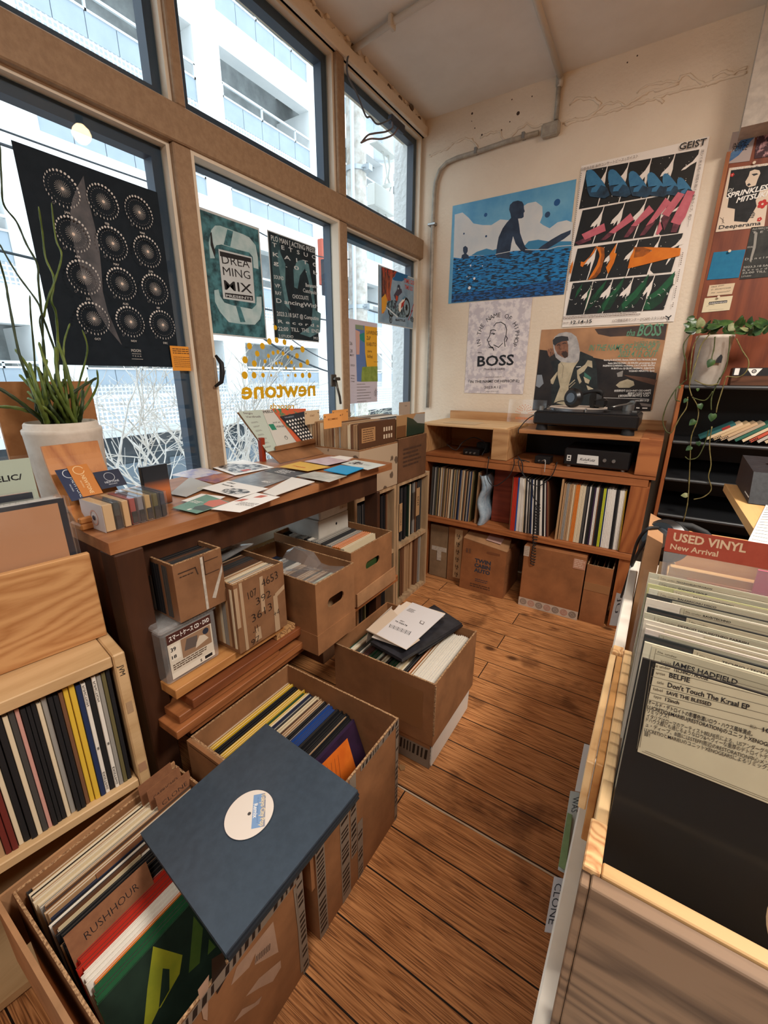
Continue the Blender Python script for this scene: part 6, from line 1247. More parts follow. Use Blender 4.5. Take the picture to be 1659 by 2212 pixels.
printed_strip(a, .0, .337, .296, .322, 9, True); u0 = .30; printed_strip(a, .318, .337, .0, .3, 10); a.build('printed_tape', lb_)
rr, _e = boxrow('dark grey,tan,cream,black,cream,tan,cream*2,grey,tan,brown,tan*2,navy,black,white,dark grey,brown,white,black*3,tan,black*2', .610, -2.466, .008, .0094, lambda f: -.03-.25*f, 'at the back half of the bottom left foreground carton', 'records in the foreground carton', 42, .305)
rr, _e2 = boxrow('white,black,white,red*5,white*4,orange,green*4', .610+_e, -2.466, .008, .0094, lambda f: -.30-.14*f, 'at the front half of the bottom left foreground carton', 'records in the foreground carton', 43, .305)
M_ = rr[-1].matrix_world @ Matrix.Translation((.0034, 0, 0)); O = M_ @ Vector((0, -.152, 0)); U = M_.to_3x3() @ Vector((0, 1, 0)); V = M_.to_3x3() @ Vector((0, 0, 1))
a = Art(O, U, V, .30, .302, mottle((26, 40, 32), (32, 48, 38), 20, .5), .003); a.map = (0, 1600, .28933); YG = mottle((150, 150, 40), (128, 134, 38), 20, .5); GG = mottle((60, 84, 36), (74, 96, 40), 20, .5)
a.tr([(1143, 1535), (1362, 1600), (1340, 1740), (1200, 1990), (1185, 2000), (1265, 1860), (1265, 1705), (1215, 1700), (1185, 2000), (1130, 2115), (1075, 2115), (1100, 1850)], YG); a.tr([(1445, 1310), (1515, 1400), (1490, 1660), (1408, 1735)], GG); a.tr([(1560, 1480), (1610, 1540), (1550, 1600)], GG)
tag(a.build('record_sleeve', None, O), 'dark green sleeve with bold lime letters fronting the foreground carton', 'record')
def dv(txt, O, w, h, lab, lean=-.2, size=.013, wt=None):
    a = Art(O, (0, 1, 0), (lean, 0, 1), w, h, mottle((128, 84, 58), (142, 96, 66), 40, .8), .0015); a.text(txt, w/2, h*.45, size, INK, -.012, w=wt or w*.75, align='c', rot=.03); tag(a.build('divider_card', None, O), lab, 'divider')
dv('RUSHHOUR', (.792, -2.615, .278), .145, .065, 'brown card divider handwritten RUSHHOUR in the foreground carton', -.3, .016, .095)
dv('CLONE', (.668, -2.385, .285), .085, .06, 'brown card divider handwritten CLONE in the foreground carton', -.12, .012)
dv('CAPRICHO', (.648, -2.392, .30), .08, .058, 'brown card divider handwritten CAPRICHO behind the CLONE one', -.1, .01)
dv('', (.627, -2.40, .305), .08, .06, 'unreadable brown card divider furthest left behind the CAPRICHO one', -.1); dv('', (.70, -2.53, .25), .13, .062, 'blank reddish brown card divider across the middle of the foreground carton', -.18); dv('', (.80, -2.45, .24), .10, .06, 'blank brown card divider beside the RUSHHOUR one', -.3)
a = Art((.735, -2.61, .258), (0, 1, 0), (-.22, 0, 1), .15, .05, flat((196, 178, 144), .5), .002)
for i in range(3): a.poly([(.012+.05*i, .0), (.012+.05*i, .022), (.045+.05*i, .03), (.045+.05*i, .012), (.03+.05*i, .006)], flat((62, 72, 70), .5))
tag(a.build('record_sleeve', None, a.O), 'cream sleeve with dark grey block letters in the foreground carton', 'record')
# navy sleeves on top
P0, P1, P2, P3 = map(Vector, ((.778, -2.149, .429), (1.091, -2.183, .447), (1.058, -2.494, .399), (.746, -2.458, .387)))
U = (P1-P0).normalized(); N = U.cross(P0-P3).normalized(); V = N.cross(U); NV = mottle((50, 60, 71), (57, 68, 80), 60, .33, .55, .05, name='navy card'); C0 = (P0+P1+P2+P3)/4
def flatlp(c, ang, mat, lab, nm='record_sleeve', th=.004):
    M = Matrix((U, V, N)).transposed().to_4x4(); M.translation = c; M = M @ Matrix.Rotation(ang, 4, 'Z'); b = MB(); h = .1575
    b.box((-h, -h, -th), (h, h, -th+.0012), mat, M); b.box((-h, -h, -.0012), (h, h, 0), mat, M); b.box((-h, -h, -th+.0012), (-h+.001, h, -.0012), mat, M); b.box((-h+.002, -h+.001, -th+.0012), (h-.002, h-.002, -.0012), flat((40, 40, 42)), M)
    return tag(b.build(nm, None, c), lab, 'record', None)
t = flatlp(C0, 0, NV, 'large navy sleeve with round white centre label lying across the two cartons')
a = Art(P3, U, V, .315, .315, None); a.map = (380, 1420, .3255); c_ = a.uv(487, 1038); a.disc(c_[0], c_[1], .0505, flat((60, 62, 70)), 56); a.disc(c_[0], c_[1], .0495, flat((226, 214, 202), .6), 56); a.disc(c_[0], c_[1], .0036, flat((70, 66, 64)), 16); 
a.tr([(517, 915), (598, 900), (590, 1122), (500, 1140)], flat((124, 156, 196), .5)); a.tr([(572, 904), (598, 900), (590, 1122), (562, 1127)], flat((150, 150, 160), .5)); a.ttext('Tokyo City Pop', (568, 908), (556, 1124), .010, flat((226, 208, 170)), bold=.02); a.ttext('Remix', (518, 975), (512, 1070), .009, WH, bold=.02); a.ttext('12 inch promo record', (543, 930), (536, 1100), .003, flat((90, 110, 150)))
a.build('centre_label', t, None) if t.get('_w') else None
for i in range(1, 5): flatlp(C0-N*(.0052*i)+U*(.002*((i*7) % 3-1)), .006*((i % 3)-1), flat((28+3*i, 34+2*i, 44), .5), 'plain dark sleeve, %s below the navy label sleeve in its pile' % ['', 'first', 'second', 'third', 'fourth'][i])
# record pile carton by the aisle
pb = thing('cardboard_box', 'telescoped open carton with mailers on top, standing at the aisle', 'box', (.84, -1.535, 0))
b = MB(); x0, x1, y0, y1 = .652, 1.028, -1.70, -1.372; tt = .005
b.box((x0, y0, .001), (x1, y1, .006), CB)
for q in (((x0, y0), (x0+tt, y1)), ((x1-tt, y0), (x1, y1)), ((x0+tt, y0), (x1-tt, y0+tt)), ((x0+tt, y1-tt), (x1-tt, y1))): b.box((q[0][0], q[0][1], .006), (q[1][0], q[1][1], .16), CB)
b.build('inner_tray', pb)
b = MB(); x0, x1, y0, y1 = .642, 1.042, -1.712, -1.360
for q in (((x0, y0), (x0+tt, y1)), ((x1-tt, y0), (x1, y1)), ((x0+tt, y0), (x1-tt, y0+tt)), ((x0+tt, y1-tt), (x1-tt, y1))): b.box((q[0][0], q[0][1], .115), (q[1][0], q[1][1], .358), CB)
sl = b.build('outer_sleeve', pb)
b = MB(); b.box((x0, y0, .3585), (x1, y0+tt, .360), EDGE); b.box((x1-tt, y0+tt, .3585), (x1, y1, .360), EDGE); b.build('torn_rim', sl)
MB().box((x1-.001, y0-.001, .16), (x1+.0035, y0+.004, .355), EDGE).build('torn_corner', sl); a = Art((.642, -1.7125, .115), (1, 0, 0), (0, 0, 1), .4, .243, None); a.rect(.24, .05, .36, .20, flat((138, 96, 62), .3)); a.build('tape', sl)
a = Art((1.0284, -1.70, 0), (0, 1, 0), (0, 0, 1), .328, .11, None); printed_strip(a, 0, .328, .004, .06, 21, True); printed_strip(a, 0, .03, .004, .11, 22); a.build('printed_tape', pb); a = Art((.652, -1.7004, 0), (1, 0, 0), (0, 0, 1), .376, .11, None); printed_strip(a, .2, .376, .03, .085, 23, True); a.rect(0, .004, .376, .03, TAPEK); a.build('printed_tape', pb)
row('green,pale green,cream,brown,dark green,grey,brown,dark red*2,green*3,pale green,brown,cream*2,black,dark green,green*2,cream*3,black*2,orange', None, lambda s: Matrix.Translation((.665+s, -1.535, .012)), .0098, .312, lean=.0, where='in the telescoped carton at the aisle', group='records in the aisle carton', seed=51, jz=.01, jd=.01, wk=.8)
row('tan,white*13', None, lambda s: Matrix.Translation((.925+s, -1.535, .012)), .0078, .316, lean=.02, where='along the aisle side of the telescoped carton', group='records in the aisle carton', seed=52, jz=.003, jd=.008, wk=.85)
FO = 'items lying on the aisle carton'
a, f = tsheet('record_sleeve', 'black picture sleeve with small gold details lying beneath the mailers', 'record', (.85, 0, .378), (-.05, 0, 1), [(868, 1424), (998, 1346), (938, 1306), (800, 1386)], mottle((30, 30, 34), (52, 52, 58), 20, .3, .5), .012)
for s, t_ in ((.85, .55), (.9, .5), (.7, .6), (.55, .6)): p = qb(a, s, t_); a.disc(p[0], p[1], .006, flat((180, 150, 110)), 8); a.ring(p[0]-.01, p[1]+.01, .003, .0045, flat((150, 120, 90)), 10)
f()
a, f = tsheet('record_sleeve', 'second black sleeve poking out on the aisle side beneath the mailers', 'record', (.9, 0, .366), (-.04, 0, 1), [(905, 1412), (1000, 1350), (960, 1330), (870, 1390)], flat((34, 34, 38), .35), .006); f()
a, f = tsheet('mailer', 'plain white envelope under the addressed mailer', 'envelope', (.85, 0, .388), (-.03, 0, 1), [(803, 1376), (868, 1398), (935, 1330), (862, 1306)], flat((216, 206, 194), .6), .003); f()
a, f = tsheet('mailer', 'pale envelope with printed postage label and barcode on the aisle carton', 'envelope', (.85, 0, .400), (-.02, 0, 1), [(791, 1360), (878, 1402), (962, 1325), (878, 1299)], flat((222, 206, 188), .6), .004)
a.map = (520, 1080, .3255); a.tr([(835, 860), (1098, 995), (1190, 930), (1000, 720)], flat((206, 186, 164), .6))
a.tr([(1140, 680), (1355, 760), (1100, 992), (900, 890)], flat((214, 210, 210), .6))
for i in range(16): s = i/15; a.trl([(995+s*135, 825+s*50), (985+s*130, 845+s*52)], .0014 if i % 3 else .0024, INK)
a.ttext('Y6 OSAT8', (1020, 805), (1100, 840), .008, INK, bold=.02); p = a.uv(1120, 720); a.greek(p[0], p[1], .035, 5, .005, GREYINK, .002); p = a.uv(1060, 800); a.greek(p[0], p[1], .02, 2, .004, GREYINK, .002); a.tr([(1195, 800), (1222, 812), (1210, 830), (1185, 818)], GREYINK); a.tr([(1200, 804), (1216, 812), (1208, 824), (1192, 817)], flat((214, 210, 210)))
f()
tag(MB().prism([(.70, -1.60, .30), (.70, -1.45, .30), (.715, -1.44, .40), (.712, -1.60, .385)], (.0018, 0, 0), flat((206, 190, 174), .6)).build('mailer', None, (.70, -1.5, .30)), 'white card standing upright at the left of the mailers', 'envelope')
# floor bits
tag(MB().box((.60, -1.8115, .0002), (1.49, -1.8075, .0022), flat((206, 190, 166), .6)).build('floor_string', None, (1.1, -1.81, 0)), 'thin pale string line running across the floorboards to the right bin', 'string')
p = at(868, 1658, 'z', 0); tag(MB().prism([(p.x-.012, p.y+.006, .0005), (p.x+.008, p.y+.01, .0005), (p.x+.014, p.y-.004, .0005), (p.x+.004, p.y-.014, .0005), (p.x-.008, p.y-.006, .0005)], (0, 0, .003), flat((150, 112, 72), .8)).build('cardboard_scrap', None, (p.x, p.y, 0)), 'small torn cardboard scrap on the floor beside the large carton', 'scrap')
# ================================================================ left foreground shelf (turned 9 degrees)
ML = Matrix.Translation((.60, -2.36, 0)) @ Matrix.Rotation(R(-9), 4, 'Z')
def LW_(x, y, z): return tuple(ML @ Vector((x, y, z)))
class LB(MB):
    def box(s, a, b, m, T=None, bev=0): return MB.box(s, a, b, m, ML if T is None else ML @ T, bev)
PALE = wood((206, 172, 128), (186, 150, 106), 'y', .5, .45, name='pale painted wood')
sh = thing('record_shelf', 'pale wooden record shelf in the left foreground under the pine box', 'shelf', LW_(-.18, -.3, 0))
LB().box((-.36, -.66, .674), (0, -.026, .70), PALE, bev=.002).build('top_board', sh)
sd_ = LB().box((-.36, -.024, 0), (.0, 0, .70), PALE, bev=.003).build('side_panel', sh); LB().box((-.36, -.66, 0), (.0, -.636, .673), PALE).build('side_panel', sh)
LB().box((-.36, -.634, .338), (0, -.026, .360), PALE, bev=.002).build('shelf_board', sh); LB().box((-.36, -.634, .01), (0, -.026, .03), PALE).build('shelf_board', sh); LB().box((-.36, -.634, .03), (-.354, -.026, .67), CBD).build('back_panel', sh)
Ux, Un = ML.to_3x3() @ Vector((0, 1, 0)), ML.to_3x3() @ Vector((1, 0, 0))
a = Art(LW_(.0006, -.024, 0), Ux, (0, 0, 1), .024, .7, None); a.text('JVM', .007, .672, .011, INK, .0, rot=-math.pi/2, w=.026); a.rect(.006, .545, .018, .575, flat((170, 140, 108), .6)); a.rect(.004, .375, .02, .40, flat((170, 130, 100), .6)); a.build('pen_mark', sh)
cs = 'black,olive,grey,white,black,white,navy,yellow*2,brown,black*2,grey,cream,black*3,pink,dark grey,cream,black*2,cream,dark red*2,tan*2,black,cream*2,dark grey,tan*7,black,red,grey,cream,black,tan*3,black*2,cream,tan*4,black*3,cream,tan*6'
sp_, L_ = row(cs, None, lambda s: ML @ Matrix.Translation((-.165, -.034-s, .361)) @ Matrix.Rotation(R(90), 4, 'Z'), .0092, .306, lean=.012, where='in the left foreground shelf', group='records in the left foreground shelf', seed=61, jd=.006, jz=.012, wk=.9)
for o in [q for q in sp_ if q['label'].startswith('white')][:2]:
    M = o.matrix_world; a = Art(M @ Vector((.0042, -.1545, 0)), M.to_3x3() @ Vector((-1, 0, 0)), M.to_3x3() @ Vector((0, 0, 1)), .0084, .3, None)
    a.text('FUNCTION', .0025, .292, .0042, INK, .0, rot=-math.pi/2, w=.052); a.text('00', .002, .13, .004, INK, .02, rot=-math.pi/2, w=.007); a.text('EXISTING', .0025, .06, .0042, INK, .0, rot=-math.pi/2, w=.05)
    q = a.build('spine_print', None, M.translation); q.parent = o; q.matrix_parent_inverse = M.inverted()
sp_w = [q for q in sp_ if q['label'].startswith('white')][:2]
sp_w[0]['label'] = 'white FUNCTION spine nearer the right end of the left foreground shelf'; sp_w[1]['label'] = 'white FUNCTION spine further left in the left foreground shelf'
for q in sp_w: q['group'] = 'FUNCTION records'
# pine box on it
px_ = thing('pine_crate', 'orange pine crate of plastic-sleeved records on the left foreground shelf', 'crate', LW_(-.24, -.26, .70))
PN = wood((198, 150, 100), (164, 110, 64), 'y', 1.3, .5, name='knotty pine')
LB().box((-.108, -.56, .701), (-.094, -.004, .905), PN, bev=.002).build('front_board', px_); LB().box((-.40, -.56, .701), (-.388, -.03, .905), PN).build('back_board', px_)
LB().box((-.386, -.042, .701), (-.11, -.03, .90), PINEX).build('side_board', px_); LB().box((-.386, -.56, .701), (-.11, -.548, .90), PINEX).build('side_board', px_); LB().box((-.386, -.546, .701), (-.11, -.044, .712), PINEX).build('base', px_)
PSL = [('plain beige sleeve with black inner edge fronting the left pine crate', (176, 130, 96)), ('black sleeve directly behind the beige one', (26, 30, 40)), ('white sleeve in plastic, third in the left pine crate', (216, 206, 198)), ('white sleeve in plastic, fourth in the left pine crate', (206, 198, 190)), ('white sleeve in plastic, fifth in the left pine crate', (222, 214, 206)), ('pale grey sleeve in plastic, sixth in the left pine crate', (196, 190, 184)), ('white sleeve in plastic, seventh in the left pine crate', (220, 210, 204))]
for i, (lb, c) in enumerate(PSL+[('dark navy picture sleeve standing higher in the left pine crate', (34, 40, 52)), ('pink-edged white sleeve behind the navy one', (206, 150, 140))]):
    x = -.118-.0115*i-(.02 if i > 6 else 0); y1 = -.022-.004*(i % 3)+(-.03 if i > 6 else 0); z1 = 1.026 - .0015*i+(.012 if i > 6 else 0)
    t = thing('record', lb, 'record', LW_(x, y1-.155, .714), 'plastic-sleeved records in the left pine crate')
    if i == 0:
        LB().box((x-.003, y1-.322, .714), (x+.0005, y1-.012, z1-.008), flat(c, .6)).build('cover', t); LB().box((x-.0045, y1-.322, .714), (x-.0032, y1, z1), flat((28, 34, 46), .5)).build('inner_edge', t)
    else: LB().box((x-.004, y1-.314, .714), (x, y1, z1), flat(c, .5)).build('cover', t)
    LB().box((x-.0055, y1-.324, .713), (x+.0015, y1+.008, z1+.004), CLEAR, bev=.0008).build('plastic_sleeve', t)
a = Art(LW_(-.262, -.325, .98), Ux, (0, 0, 1), .285, .115, flat((176, 188, 172), .5), .0015); a.text('PSYCHEDELIC/', .265, .07, .013, INK, .02, w=.13, align='r'); 
tag(a.build('divider_card', None, a.O), 'pale green divider card printed PSYCHEDELIC in the left pine crate', 'divider')
tag(LB().box((-.2640, -.335, .975), (-.2632, -.033, 1.102), CLEAR).build('plastic_sleeve', None, LW_(-.263, -.25, .975)), 'clear plastic sheet standing behind the pale green divider', 'sleeve')
tag(MB().box((.03, -2.335, .0), (.045, -2.317, .70), WH).build('white_strip', None, (.037, -2.325, .3)), 'thin white strip between the shelf and the table leg', 'strip')

# ================================================================ right: white unit, pine bin
WU = thing('white_unit', 'white painted record unit along the right edge of the picture', 'shelf', (1.7, -1.9, 0))
WP = mottle((226, 218, 206), (214, 204, 190), 10, .5, .4, .05, name='white painted board')
MB().box((1.488, -2.69, .676), (1.92, -1.20, .70), WP, bev=.002).build('top_board', WU)
for y in (-2.69, -2.31, -1.93, -1.57, -1.22): MB().box((1.497, y, 0), (1.92, y+.02, .675), WP).build('side_panel', WU)
for z in (.01, .335): MB().box((1.497, -2.668, z), (1.92, -1.222, z+.018), WP).build('shelf_board', WU)
MB().box((1.490, -2.10, .701), (1.5055, -1.74, .90), WP, bev=.002).build('upstand', WU); MB().box((1.489, -2.69, .701), (1.499, -2.462, .715), WP).build('edge_strip', WU)
def tab(lab, quad, z, mat, txt=None, tp=None, name='divider_card'):
    a, f = tsheet(name, lab, 'divider', (1.485, 0, z), (-.5, 0, .86), quad, mat, .001)
    if txt: a.ttext(txt, *tp, .010, INK, bold=.0)
    f()
GP = flat((168, 160, 156), .4)
tab('grey plastic divider tab lettered CLONE sticking out of the white unit', [(1176, 2012), (1206, 2018), (1226, 1900), (1197, 1893)], .62, GP, 'CLONE', ((1200, 1908), (1184, 1996)))
tab('grey plastic divider tab lettered WAS with green tape on the white unit', [(1205, 1878), (1228, 1890), (1252, 1712), (1232, 1708)], .64, flat((156, 156, 146), .35), 'WAS', ((1238, 1722), (1234, 1755)))
tab('green tape patch on the WAS divider tab', [(1206, 1870), (1222, 1880), (1236, 1760), (1226, 1755)], .645, mottle((112, 128, 82), (96, 112, 70), 30, .6), name='tape_patch')
tab('pale grey divider tab lettered JU high on the white unit', [(1316, 1350), (1334, 1352), (1348, 1285), (1332, 1280)], .62, flat((196, 190, 184), .4), 'JU', ((1336, 1292), (1327, 1325)))
tab('clear grey plastic edge sticking out beside the pine bin', [(1242, 1708), (1262, 1712), (1275, 1610), (1262, 1606)], .66, flat((186, 176, 166), .35), name='plastic_sleeve')
# pine bin
PB = thing('pine_bin', 'pine record bin with brown front panel in the right foreground', 'crate', (1.7, -2.25, .70))
FPN = wood((136, 108, 84), (70, 50, 36), 'x', 2.2, .55, name='brown plywood grain'); PP = wood((226, 190, 140), (206, 160, 108), 'y', .8, .5); EG = wood((226, 182, 128), (176, 112, 66), 'z', 4, .6, name='end grain')
MB().box((1.509, -2.452, .701), (1.93, -2.44, .906), FPN, bev=.001).build('front_panel', PB); MB().box((1.515, -2.4395, .701), (1.93, -2.428, .908), PINEX, bev=.001).build('front_rail', PB)
MB().box((1.502, -2.452, .701), (1.5085, -2.43, .904), FPN, bev=.001).build('corner_post', PB); MB().box((1.502, -2.440, .880), (1.5145, -2.395, .909), EG, bev=.001).build('end_grain_block', PB)
MB().box((1.505, -2.393, .701), (1.5145, -2.105, .9055), PP, bev=.001).build('side_rail', PB); MB().box((1.4975, -2.33, .80), (1.5045, -2.125, .9045), wood((196, 142, 84), (170, 112, 60), 'y', 1), bev=.001).build('outer_slat', PB); MB().box((1.489, -2.33, .84), (1.4965, -2.105, .903), PP, bev=.001).build('outer_slat', PB); MB().box((1.491, -2.123, .86), (1.5045, -2.105, .908), EG, bev=.001).build('end_grain_block', PB)
MB().box((1.515, -2.425, .701), (1.93, -2.0, .712), PINEX).build('base', PB); MB().box((1.918, -2.425, .713), (1.93, -2.0, .905), PINEX).build('side_rail', PB)
TH = R(14); T0_ = Vector((1.5155, -2.3465, 1.0452)); VB = Vector((0, math.sin(TH), math.cos(TH))); NB = Vector((0, -math.cos(TH), math.sin(TH)))
LBLM = mottle((196, 184, 154), (188, 176, 148), 20, .55, name='printed kraft label'); LBL2 = flat((172, 166, 142), .55)
rowsB = [(1422, None, 0, (18, 18, 18)), (1386, 'JAMES HADFIELD', -.004, (206, 196, 170)), (1370, 'TECHNO / TECH HOUSE', .032, (36, 42, 42)), (1357, '', .006, (206, 190, 176)), (1347, 'DUBSTEP/BASS/DOWNTEMPO', .010, (200, 190, 170)), (1337, 'TECHNO/EXPERIMENTAL', .045, (216, 204, 184)), (1322, 'DETROIT HOUSE/THEO PARRISH', .004, (180, 174, 150)), (1309, 'file', .03, (30, 36, 36)), (1290, 'RAVE/TECHNO', .028, (220, 206, 186)), (1281, '', .02, (40, 44, 42)), (1268, 'BALEARIC/NU DISCO', .004, (206, 200, 176)), (1258, 'BALEARIC/DOWNTEMPO', .022, (186, 184, 130)), (1247, 'GUIDANCE GROUP', .006, (196, 188, 164)), (1234, 'TECHNO/ELECTRO/RAW', .006, (190, 184, 160))]
BNUM = ['first', 'second', 'third', 'fourth', 'fifth', 'sixth', 'seventh', 'eighth', 'ninth', 'tenth', 'eleventh', 'twelfth', 'thirteenth', 'fourteenth', 'fifteenth']
LK = flat((110, 100, 82), .6); rnd = random.Random(3)
for j, (py, txt, dx, cc) in enumerate(rowsB):
    z = 1.0452-.0027*j; y = T0_.y if j == 0 else at(1390, py, 'z', z).y; O = Vector((1.5155+rnd.uniform(-.001, .002)*(j > 0), y, z)); 
    nm = {None: "Don't Touch The Kraal card", '': 'hidden label', 'file': 'blank file under card'}.get(txt, (txt or '').replace('/', ' ')+' card')
    t = thing('record', 'record with %s, %s from the front of the pine bin' % (nm, BNUM[j]), 'record', O-VB*.315, 'labelled records in the right pine bin')
    a = Art(O-VB*.315, (1, 0, 0), VB, .315, .315, flat(cc, .5), .0035)
    if j == 0: a.disc(.1575, .1575, .05, flat((190, 164, 130), .6), 48)
    a.build('cover', t)
    s_ = a; p = Art(O-VB*.317+NB*.0022-Vector((.006, 0, 0)), (1, 0, 0), VB, .328, .320, glass(fac=.35, rough=.1, haze=.004, name='record sleeve plastic'), .0066); p.build('plastic_sleeve', t)
    w = .26; x0 = .006+max(0, dx)
    HL = .118 if j else .078
    l = Art(O-VB*(HL+.0008)+NB*.0030+Vector((x0, 0, 0)) if j else O-VB*(HL+.0002)+NB*.003+Vector((.0095, 0, 0)), (1, 0, 0), VB, w, HL, LBLM if j % 3 else LBL2 if j else LBLM, .0008)
    h = HL
    if j == 0:
        l.map = (1260, 1120, .27124)
        for q0, q1 in (((535, 1122), (1471, 1375)), ((545, 1190), (1471, 1425)), ((540, 1255), (1471, 1495)), ((530, 1322), (1471, 1562)), ((520, 1382), (1471, 1620)), ((515, 1440), (1471, 1690))): l.trl([q0, q1], .0004, LK)
        l.trl([(535, 1122), (428, 1830)], .0004, LK); l.trl([(548, 1180), (450, 1820)], .0004, LK); l.line([(.003, .002), (.25, .002)], .0004, LK); l.line([(.005, .0035), (.25, .0035)], .0003, LK)
        for q, p0, p1, s, bo in (('file under', (552, 1175), (695, 1205), .0045, 0), ('TECHNO / HOUSE', (715, 1212), (992, 1288), .0048, .022), ('artist', (578, 1235), (652, 1252), .0042, 0), ('BELFIE', (682, 1262), (846, 1305), .0072, .03), ('title', (586, 1310), (640, 1322), .0042, 0), ("Don't Touch The K:raal EP", (670, 1338), (1320, 1520), .0072, .03), ('label', (558, 1362), (632, 1380), .0042, 0), ('SAVE THE BLESSED', (660, 1395), (1018, 1492), .0055, .03), ('type', (560, 1420), (622, 1436), .0042, 0), ('12inch', (652, 1448), (762, 1478), .0052, .03),
            ('オールド・デトロイトの影響色濃いロウ・ハウス風味満点。', (515, 1470), (1345, 1728), .0056, .012), ('LUCRETIO&MARIEU(RESTORATION)のユニットXENOGEARS', (510, 1508), (1560, 1840), .0056, .014), ('リミックス！', (508, 1540), (680, 1588), .0054, .01), ('イタリアはローマのアーティストBELFIE氏による、USアンダーグラウンド', (505, 1578), (1580, 1905), .0054, .004), ('ドハウス群にも通じるようなロウ&ヘヴィーな重厚のデトロイトディープ', (500, 1608), (1580, 1950), .0054, .004), ('ュ・ディープ、B面にはSTEFFI周辺のRESTORATION中心メンバー', (495, 1648), (1560, 1990), .0054, .004), ('LUCRETIOとMARIEUのユニットXENOGEARSによるリミックス収', (487, 1688), (1540, 2020), .0054, .004), ('録！', (485, 1722), (530, 1736), .0054, .004), ('税込', (1325, 1660), (1378, 1672), .004, 0), ('100', (1425, 1690), (1520, 1715), .006, .02)):
            l.ttext(q, p0, p1, s*.56, INK if bo or s > .005 else flat((70, 62, 50)), bold=min(bo, .02))
    else:
        l.line([(.003, h-.0015), (.003, .01)], .0003, LK); l.line([(.0035, h-.0058), (.24, h-.0058)], .0003, LK)
        l.text('file under', .0045, h-.0046, .0019, flat((96, 88, 70)), 0, w=.0145)
        if txt and txt not in ('file', 'JAMES HADFIELD'): l.text(txt, .0205, h-.0047, .0022, INK, .02, w=.0022*len(txt))
        if txt == 'JAMES HADFIELD': l = l; l.text('JAMES HADFIELD', .0165, h-.0118, .0042, INK, .02, w=.045); l.text('artist', .008, h-.0115, .0019, LK, 0, w=.008)
    l.build('info_card', t)
# USED VINYL header divider
uv_ = thing('divider_sign', 'clear divider with brick-red USED VINYL New Arrival header', 'sign', (1.65, -1.99, .72))
RD = mottle((176, 78, 58), (166, 70, 52), 60, .45, .3, name='brick red card'); HO = Vector((1.53, -1.985, 1.0)); HN = Vector((0, -1, .12)).normalized()
a, f = tsheet('header', '', '', HO, HN, [(1434, 1190), (1759, 1249), (1759, 1192), (1443, 1141)], RD, .0015, parent=uv_); a.map = (1360, 1130, .18083); CT_ = flat((222, 186, 150), .6)
a.ttext('USED VINYL', (515, 205), (1385, 352), .0125, CT_, bold=.03); a.ttext('New Arrival', (482, 305), (1050, 402), .0085, CT_, bold=.02); f()
a, f = tsheet('clear_panel', '', '', HO, HN, [(1425, 1260), (1759, 1330), (1759, 1246), (1434, 1191)], CLEAR2, .0015, parent=uv_); f()
MB().box((1.54, -2.03, .72), (1.84, -2.028, 1.0), CLEAR, Matrix.Identity(4)).build('clear_panel', uv_)
# second bin behind
p2 = thing('pine_bin', 'second pine record bin behind the USED VINYL divider', 'crate', (1.72, -1.75, .70))
MB().box((1.545, -1.955, .701), (1.93, -1.943, .985), PINEX, bev=.001).build('front_panel', p2); MB().box((1.545, -1.942, .701), (1.557, -1.62, .96), PINEZ, bev=.001).build('side_rail', p2); MB().box((1.57, -1.958, .92), (1.90, -1.9555, .972), wood((206, 132, 84), (186, 112, 66), 'x', .8)).build('front_inset', p2); MB().box((1.558, -1.632, .701), (1.93, -1.62, .95), PINEX).build('back_panel', p2); MB().box((1.558, -1.942, .701), (1.93, -1.633, .712), PINEX).build('base', p2)
tag(MB().box((1.645, -1.975, .72), (1.90, -1.970, 1.012), flat((206, 70, 110), .4)).build('record_sleeve', None, (1.77, -1.97, .72)), 'bright pink sleeve at the right edge behind the USED VINYL header', 'record')
tag(MB().prism([(1.507, -1.93, .701), (1.53, -1.93, .701), (1.53, -1.93, 1.012), (1.507, -1.93, 1.022)], (0, .14, 0), CBL).build('cardboard_box', None, (1.51, -1.85, .8)), 'narrow upright brown carton left of the USED VINYL header', 'box')
# headphones hanging there
HP = thing('headphones', 'black headphones with coiled cable behind the USED VINYL header', 'headphones', (1.55, -1.8, .95))
earcup((1.535, -1.86, .995), (-.5, -.75, .35), .036)
b = MB(); pts = [at(*q, 'y', -1.84) for q in ((1398, 1178), (1396, 1162), (1408, 1147), (1430, 1138), (1462, 1135), (1495, 1139), (1522, 1152), (1540, 1170))]; b.tube(pts, .007, BLR, 8); b.build('headband', HP); b = MB(); b.tube([p+Vector((0, .02, -.004)) for p in pts[2:]], .006, BLR, 8); b.build('headband_pad', HP)
cable('audio_cable', 'black cable from the hanging headphones down the side of the white unit', [at(1424, 1140, 'y', -1.86), at(1400, 1142, 'y', -1.9), at(1380, 1165, 'y', -1.88), at(1368, 1200, 'y', -1.8), at(1358, 1250, 'y', -1.7), at(1348, 1300, 'y', -1.62), at(1338, 1345, 'y', -1.58)], .0028)
cable('audio_cable', 'second black cable looping left from the hanging headphones', [at(1415, 1160, 'y', -1.87), at(1395, 1170, 'y', -1.9), at(1378, 1195, 'y', -1.86), at(1364, 1225, 'y', -1.76), at(1352, 1260, 'y', -1.66), at(1342, 1290, 'y', -1.6)], .0028)
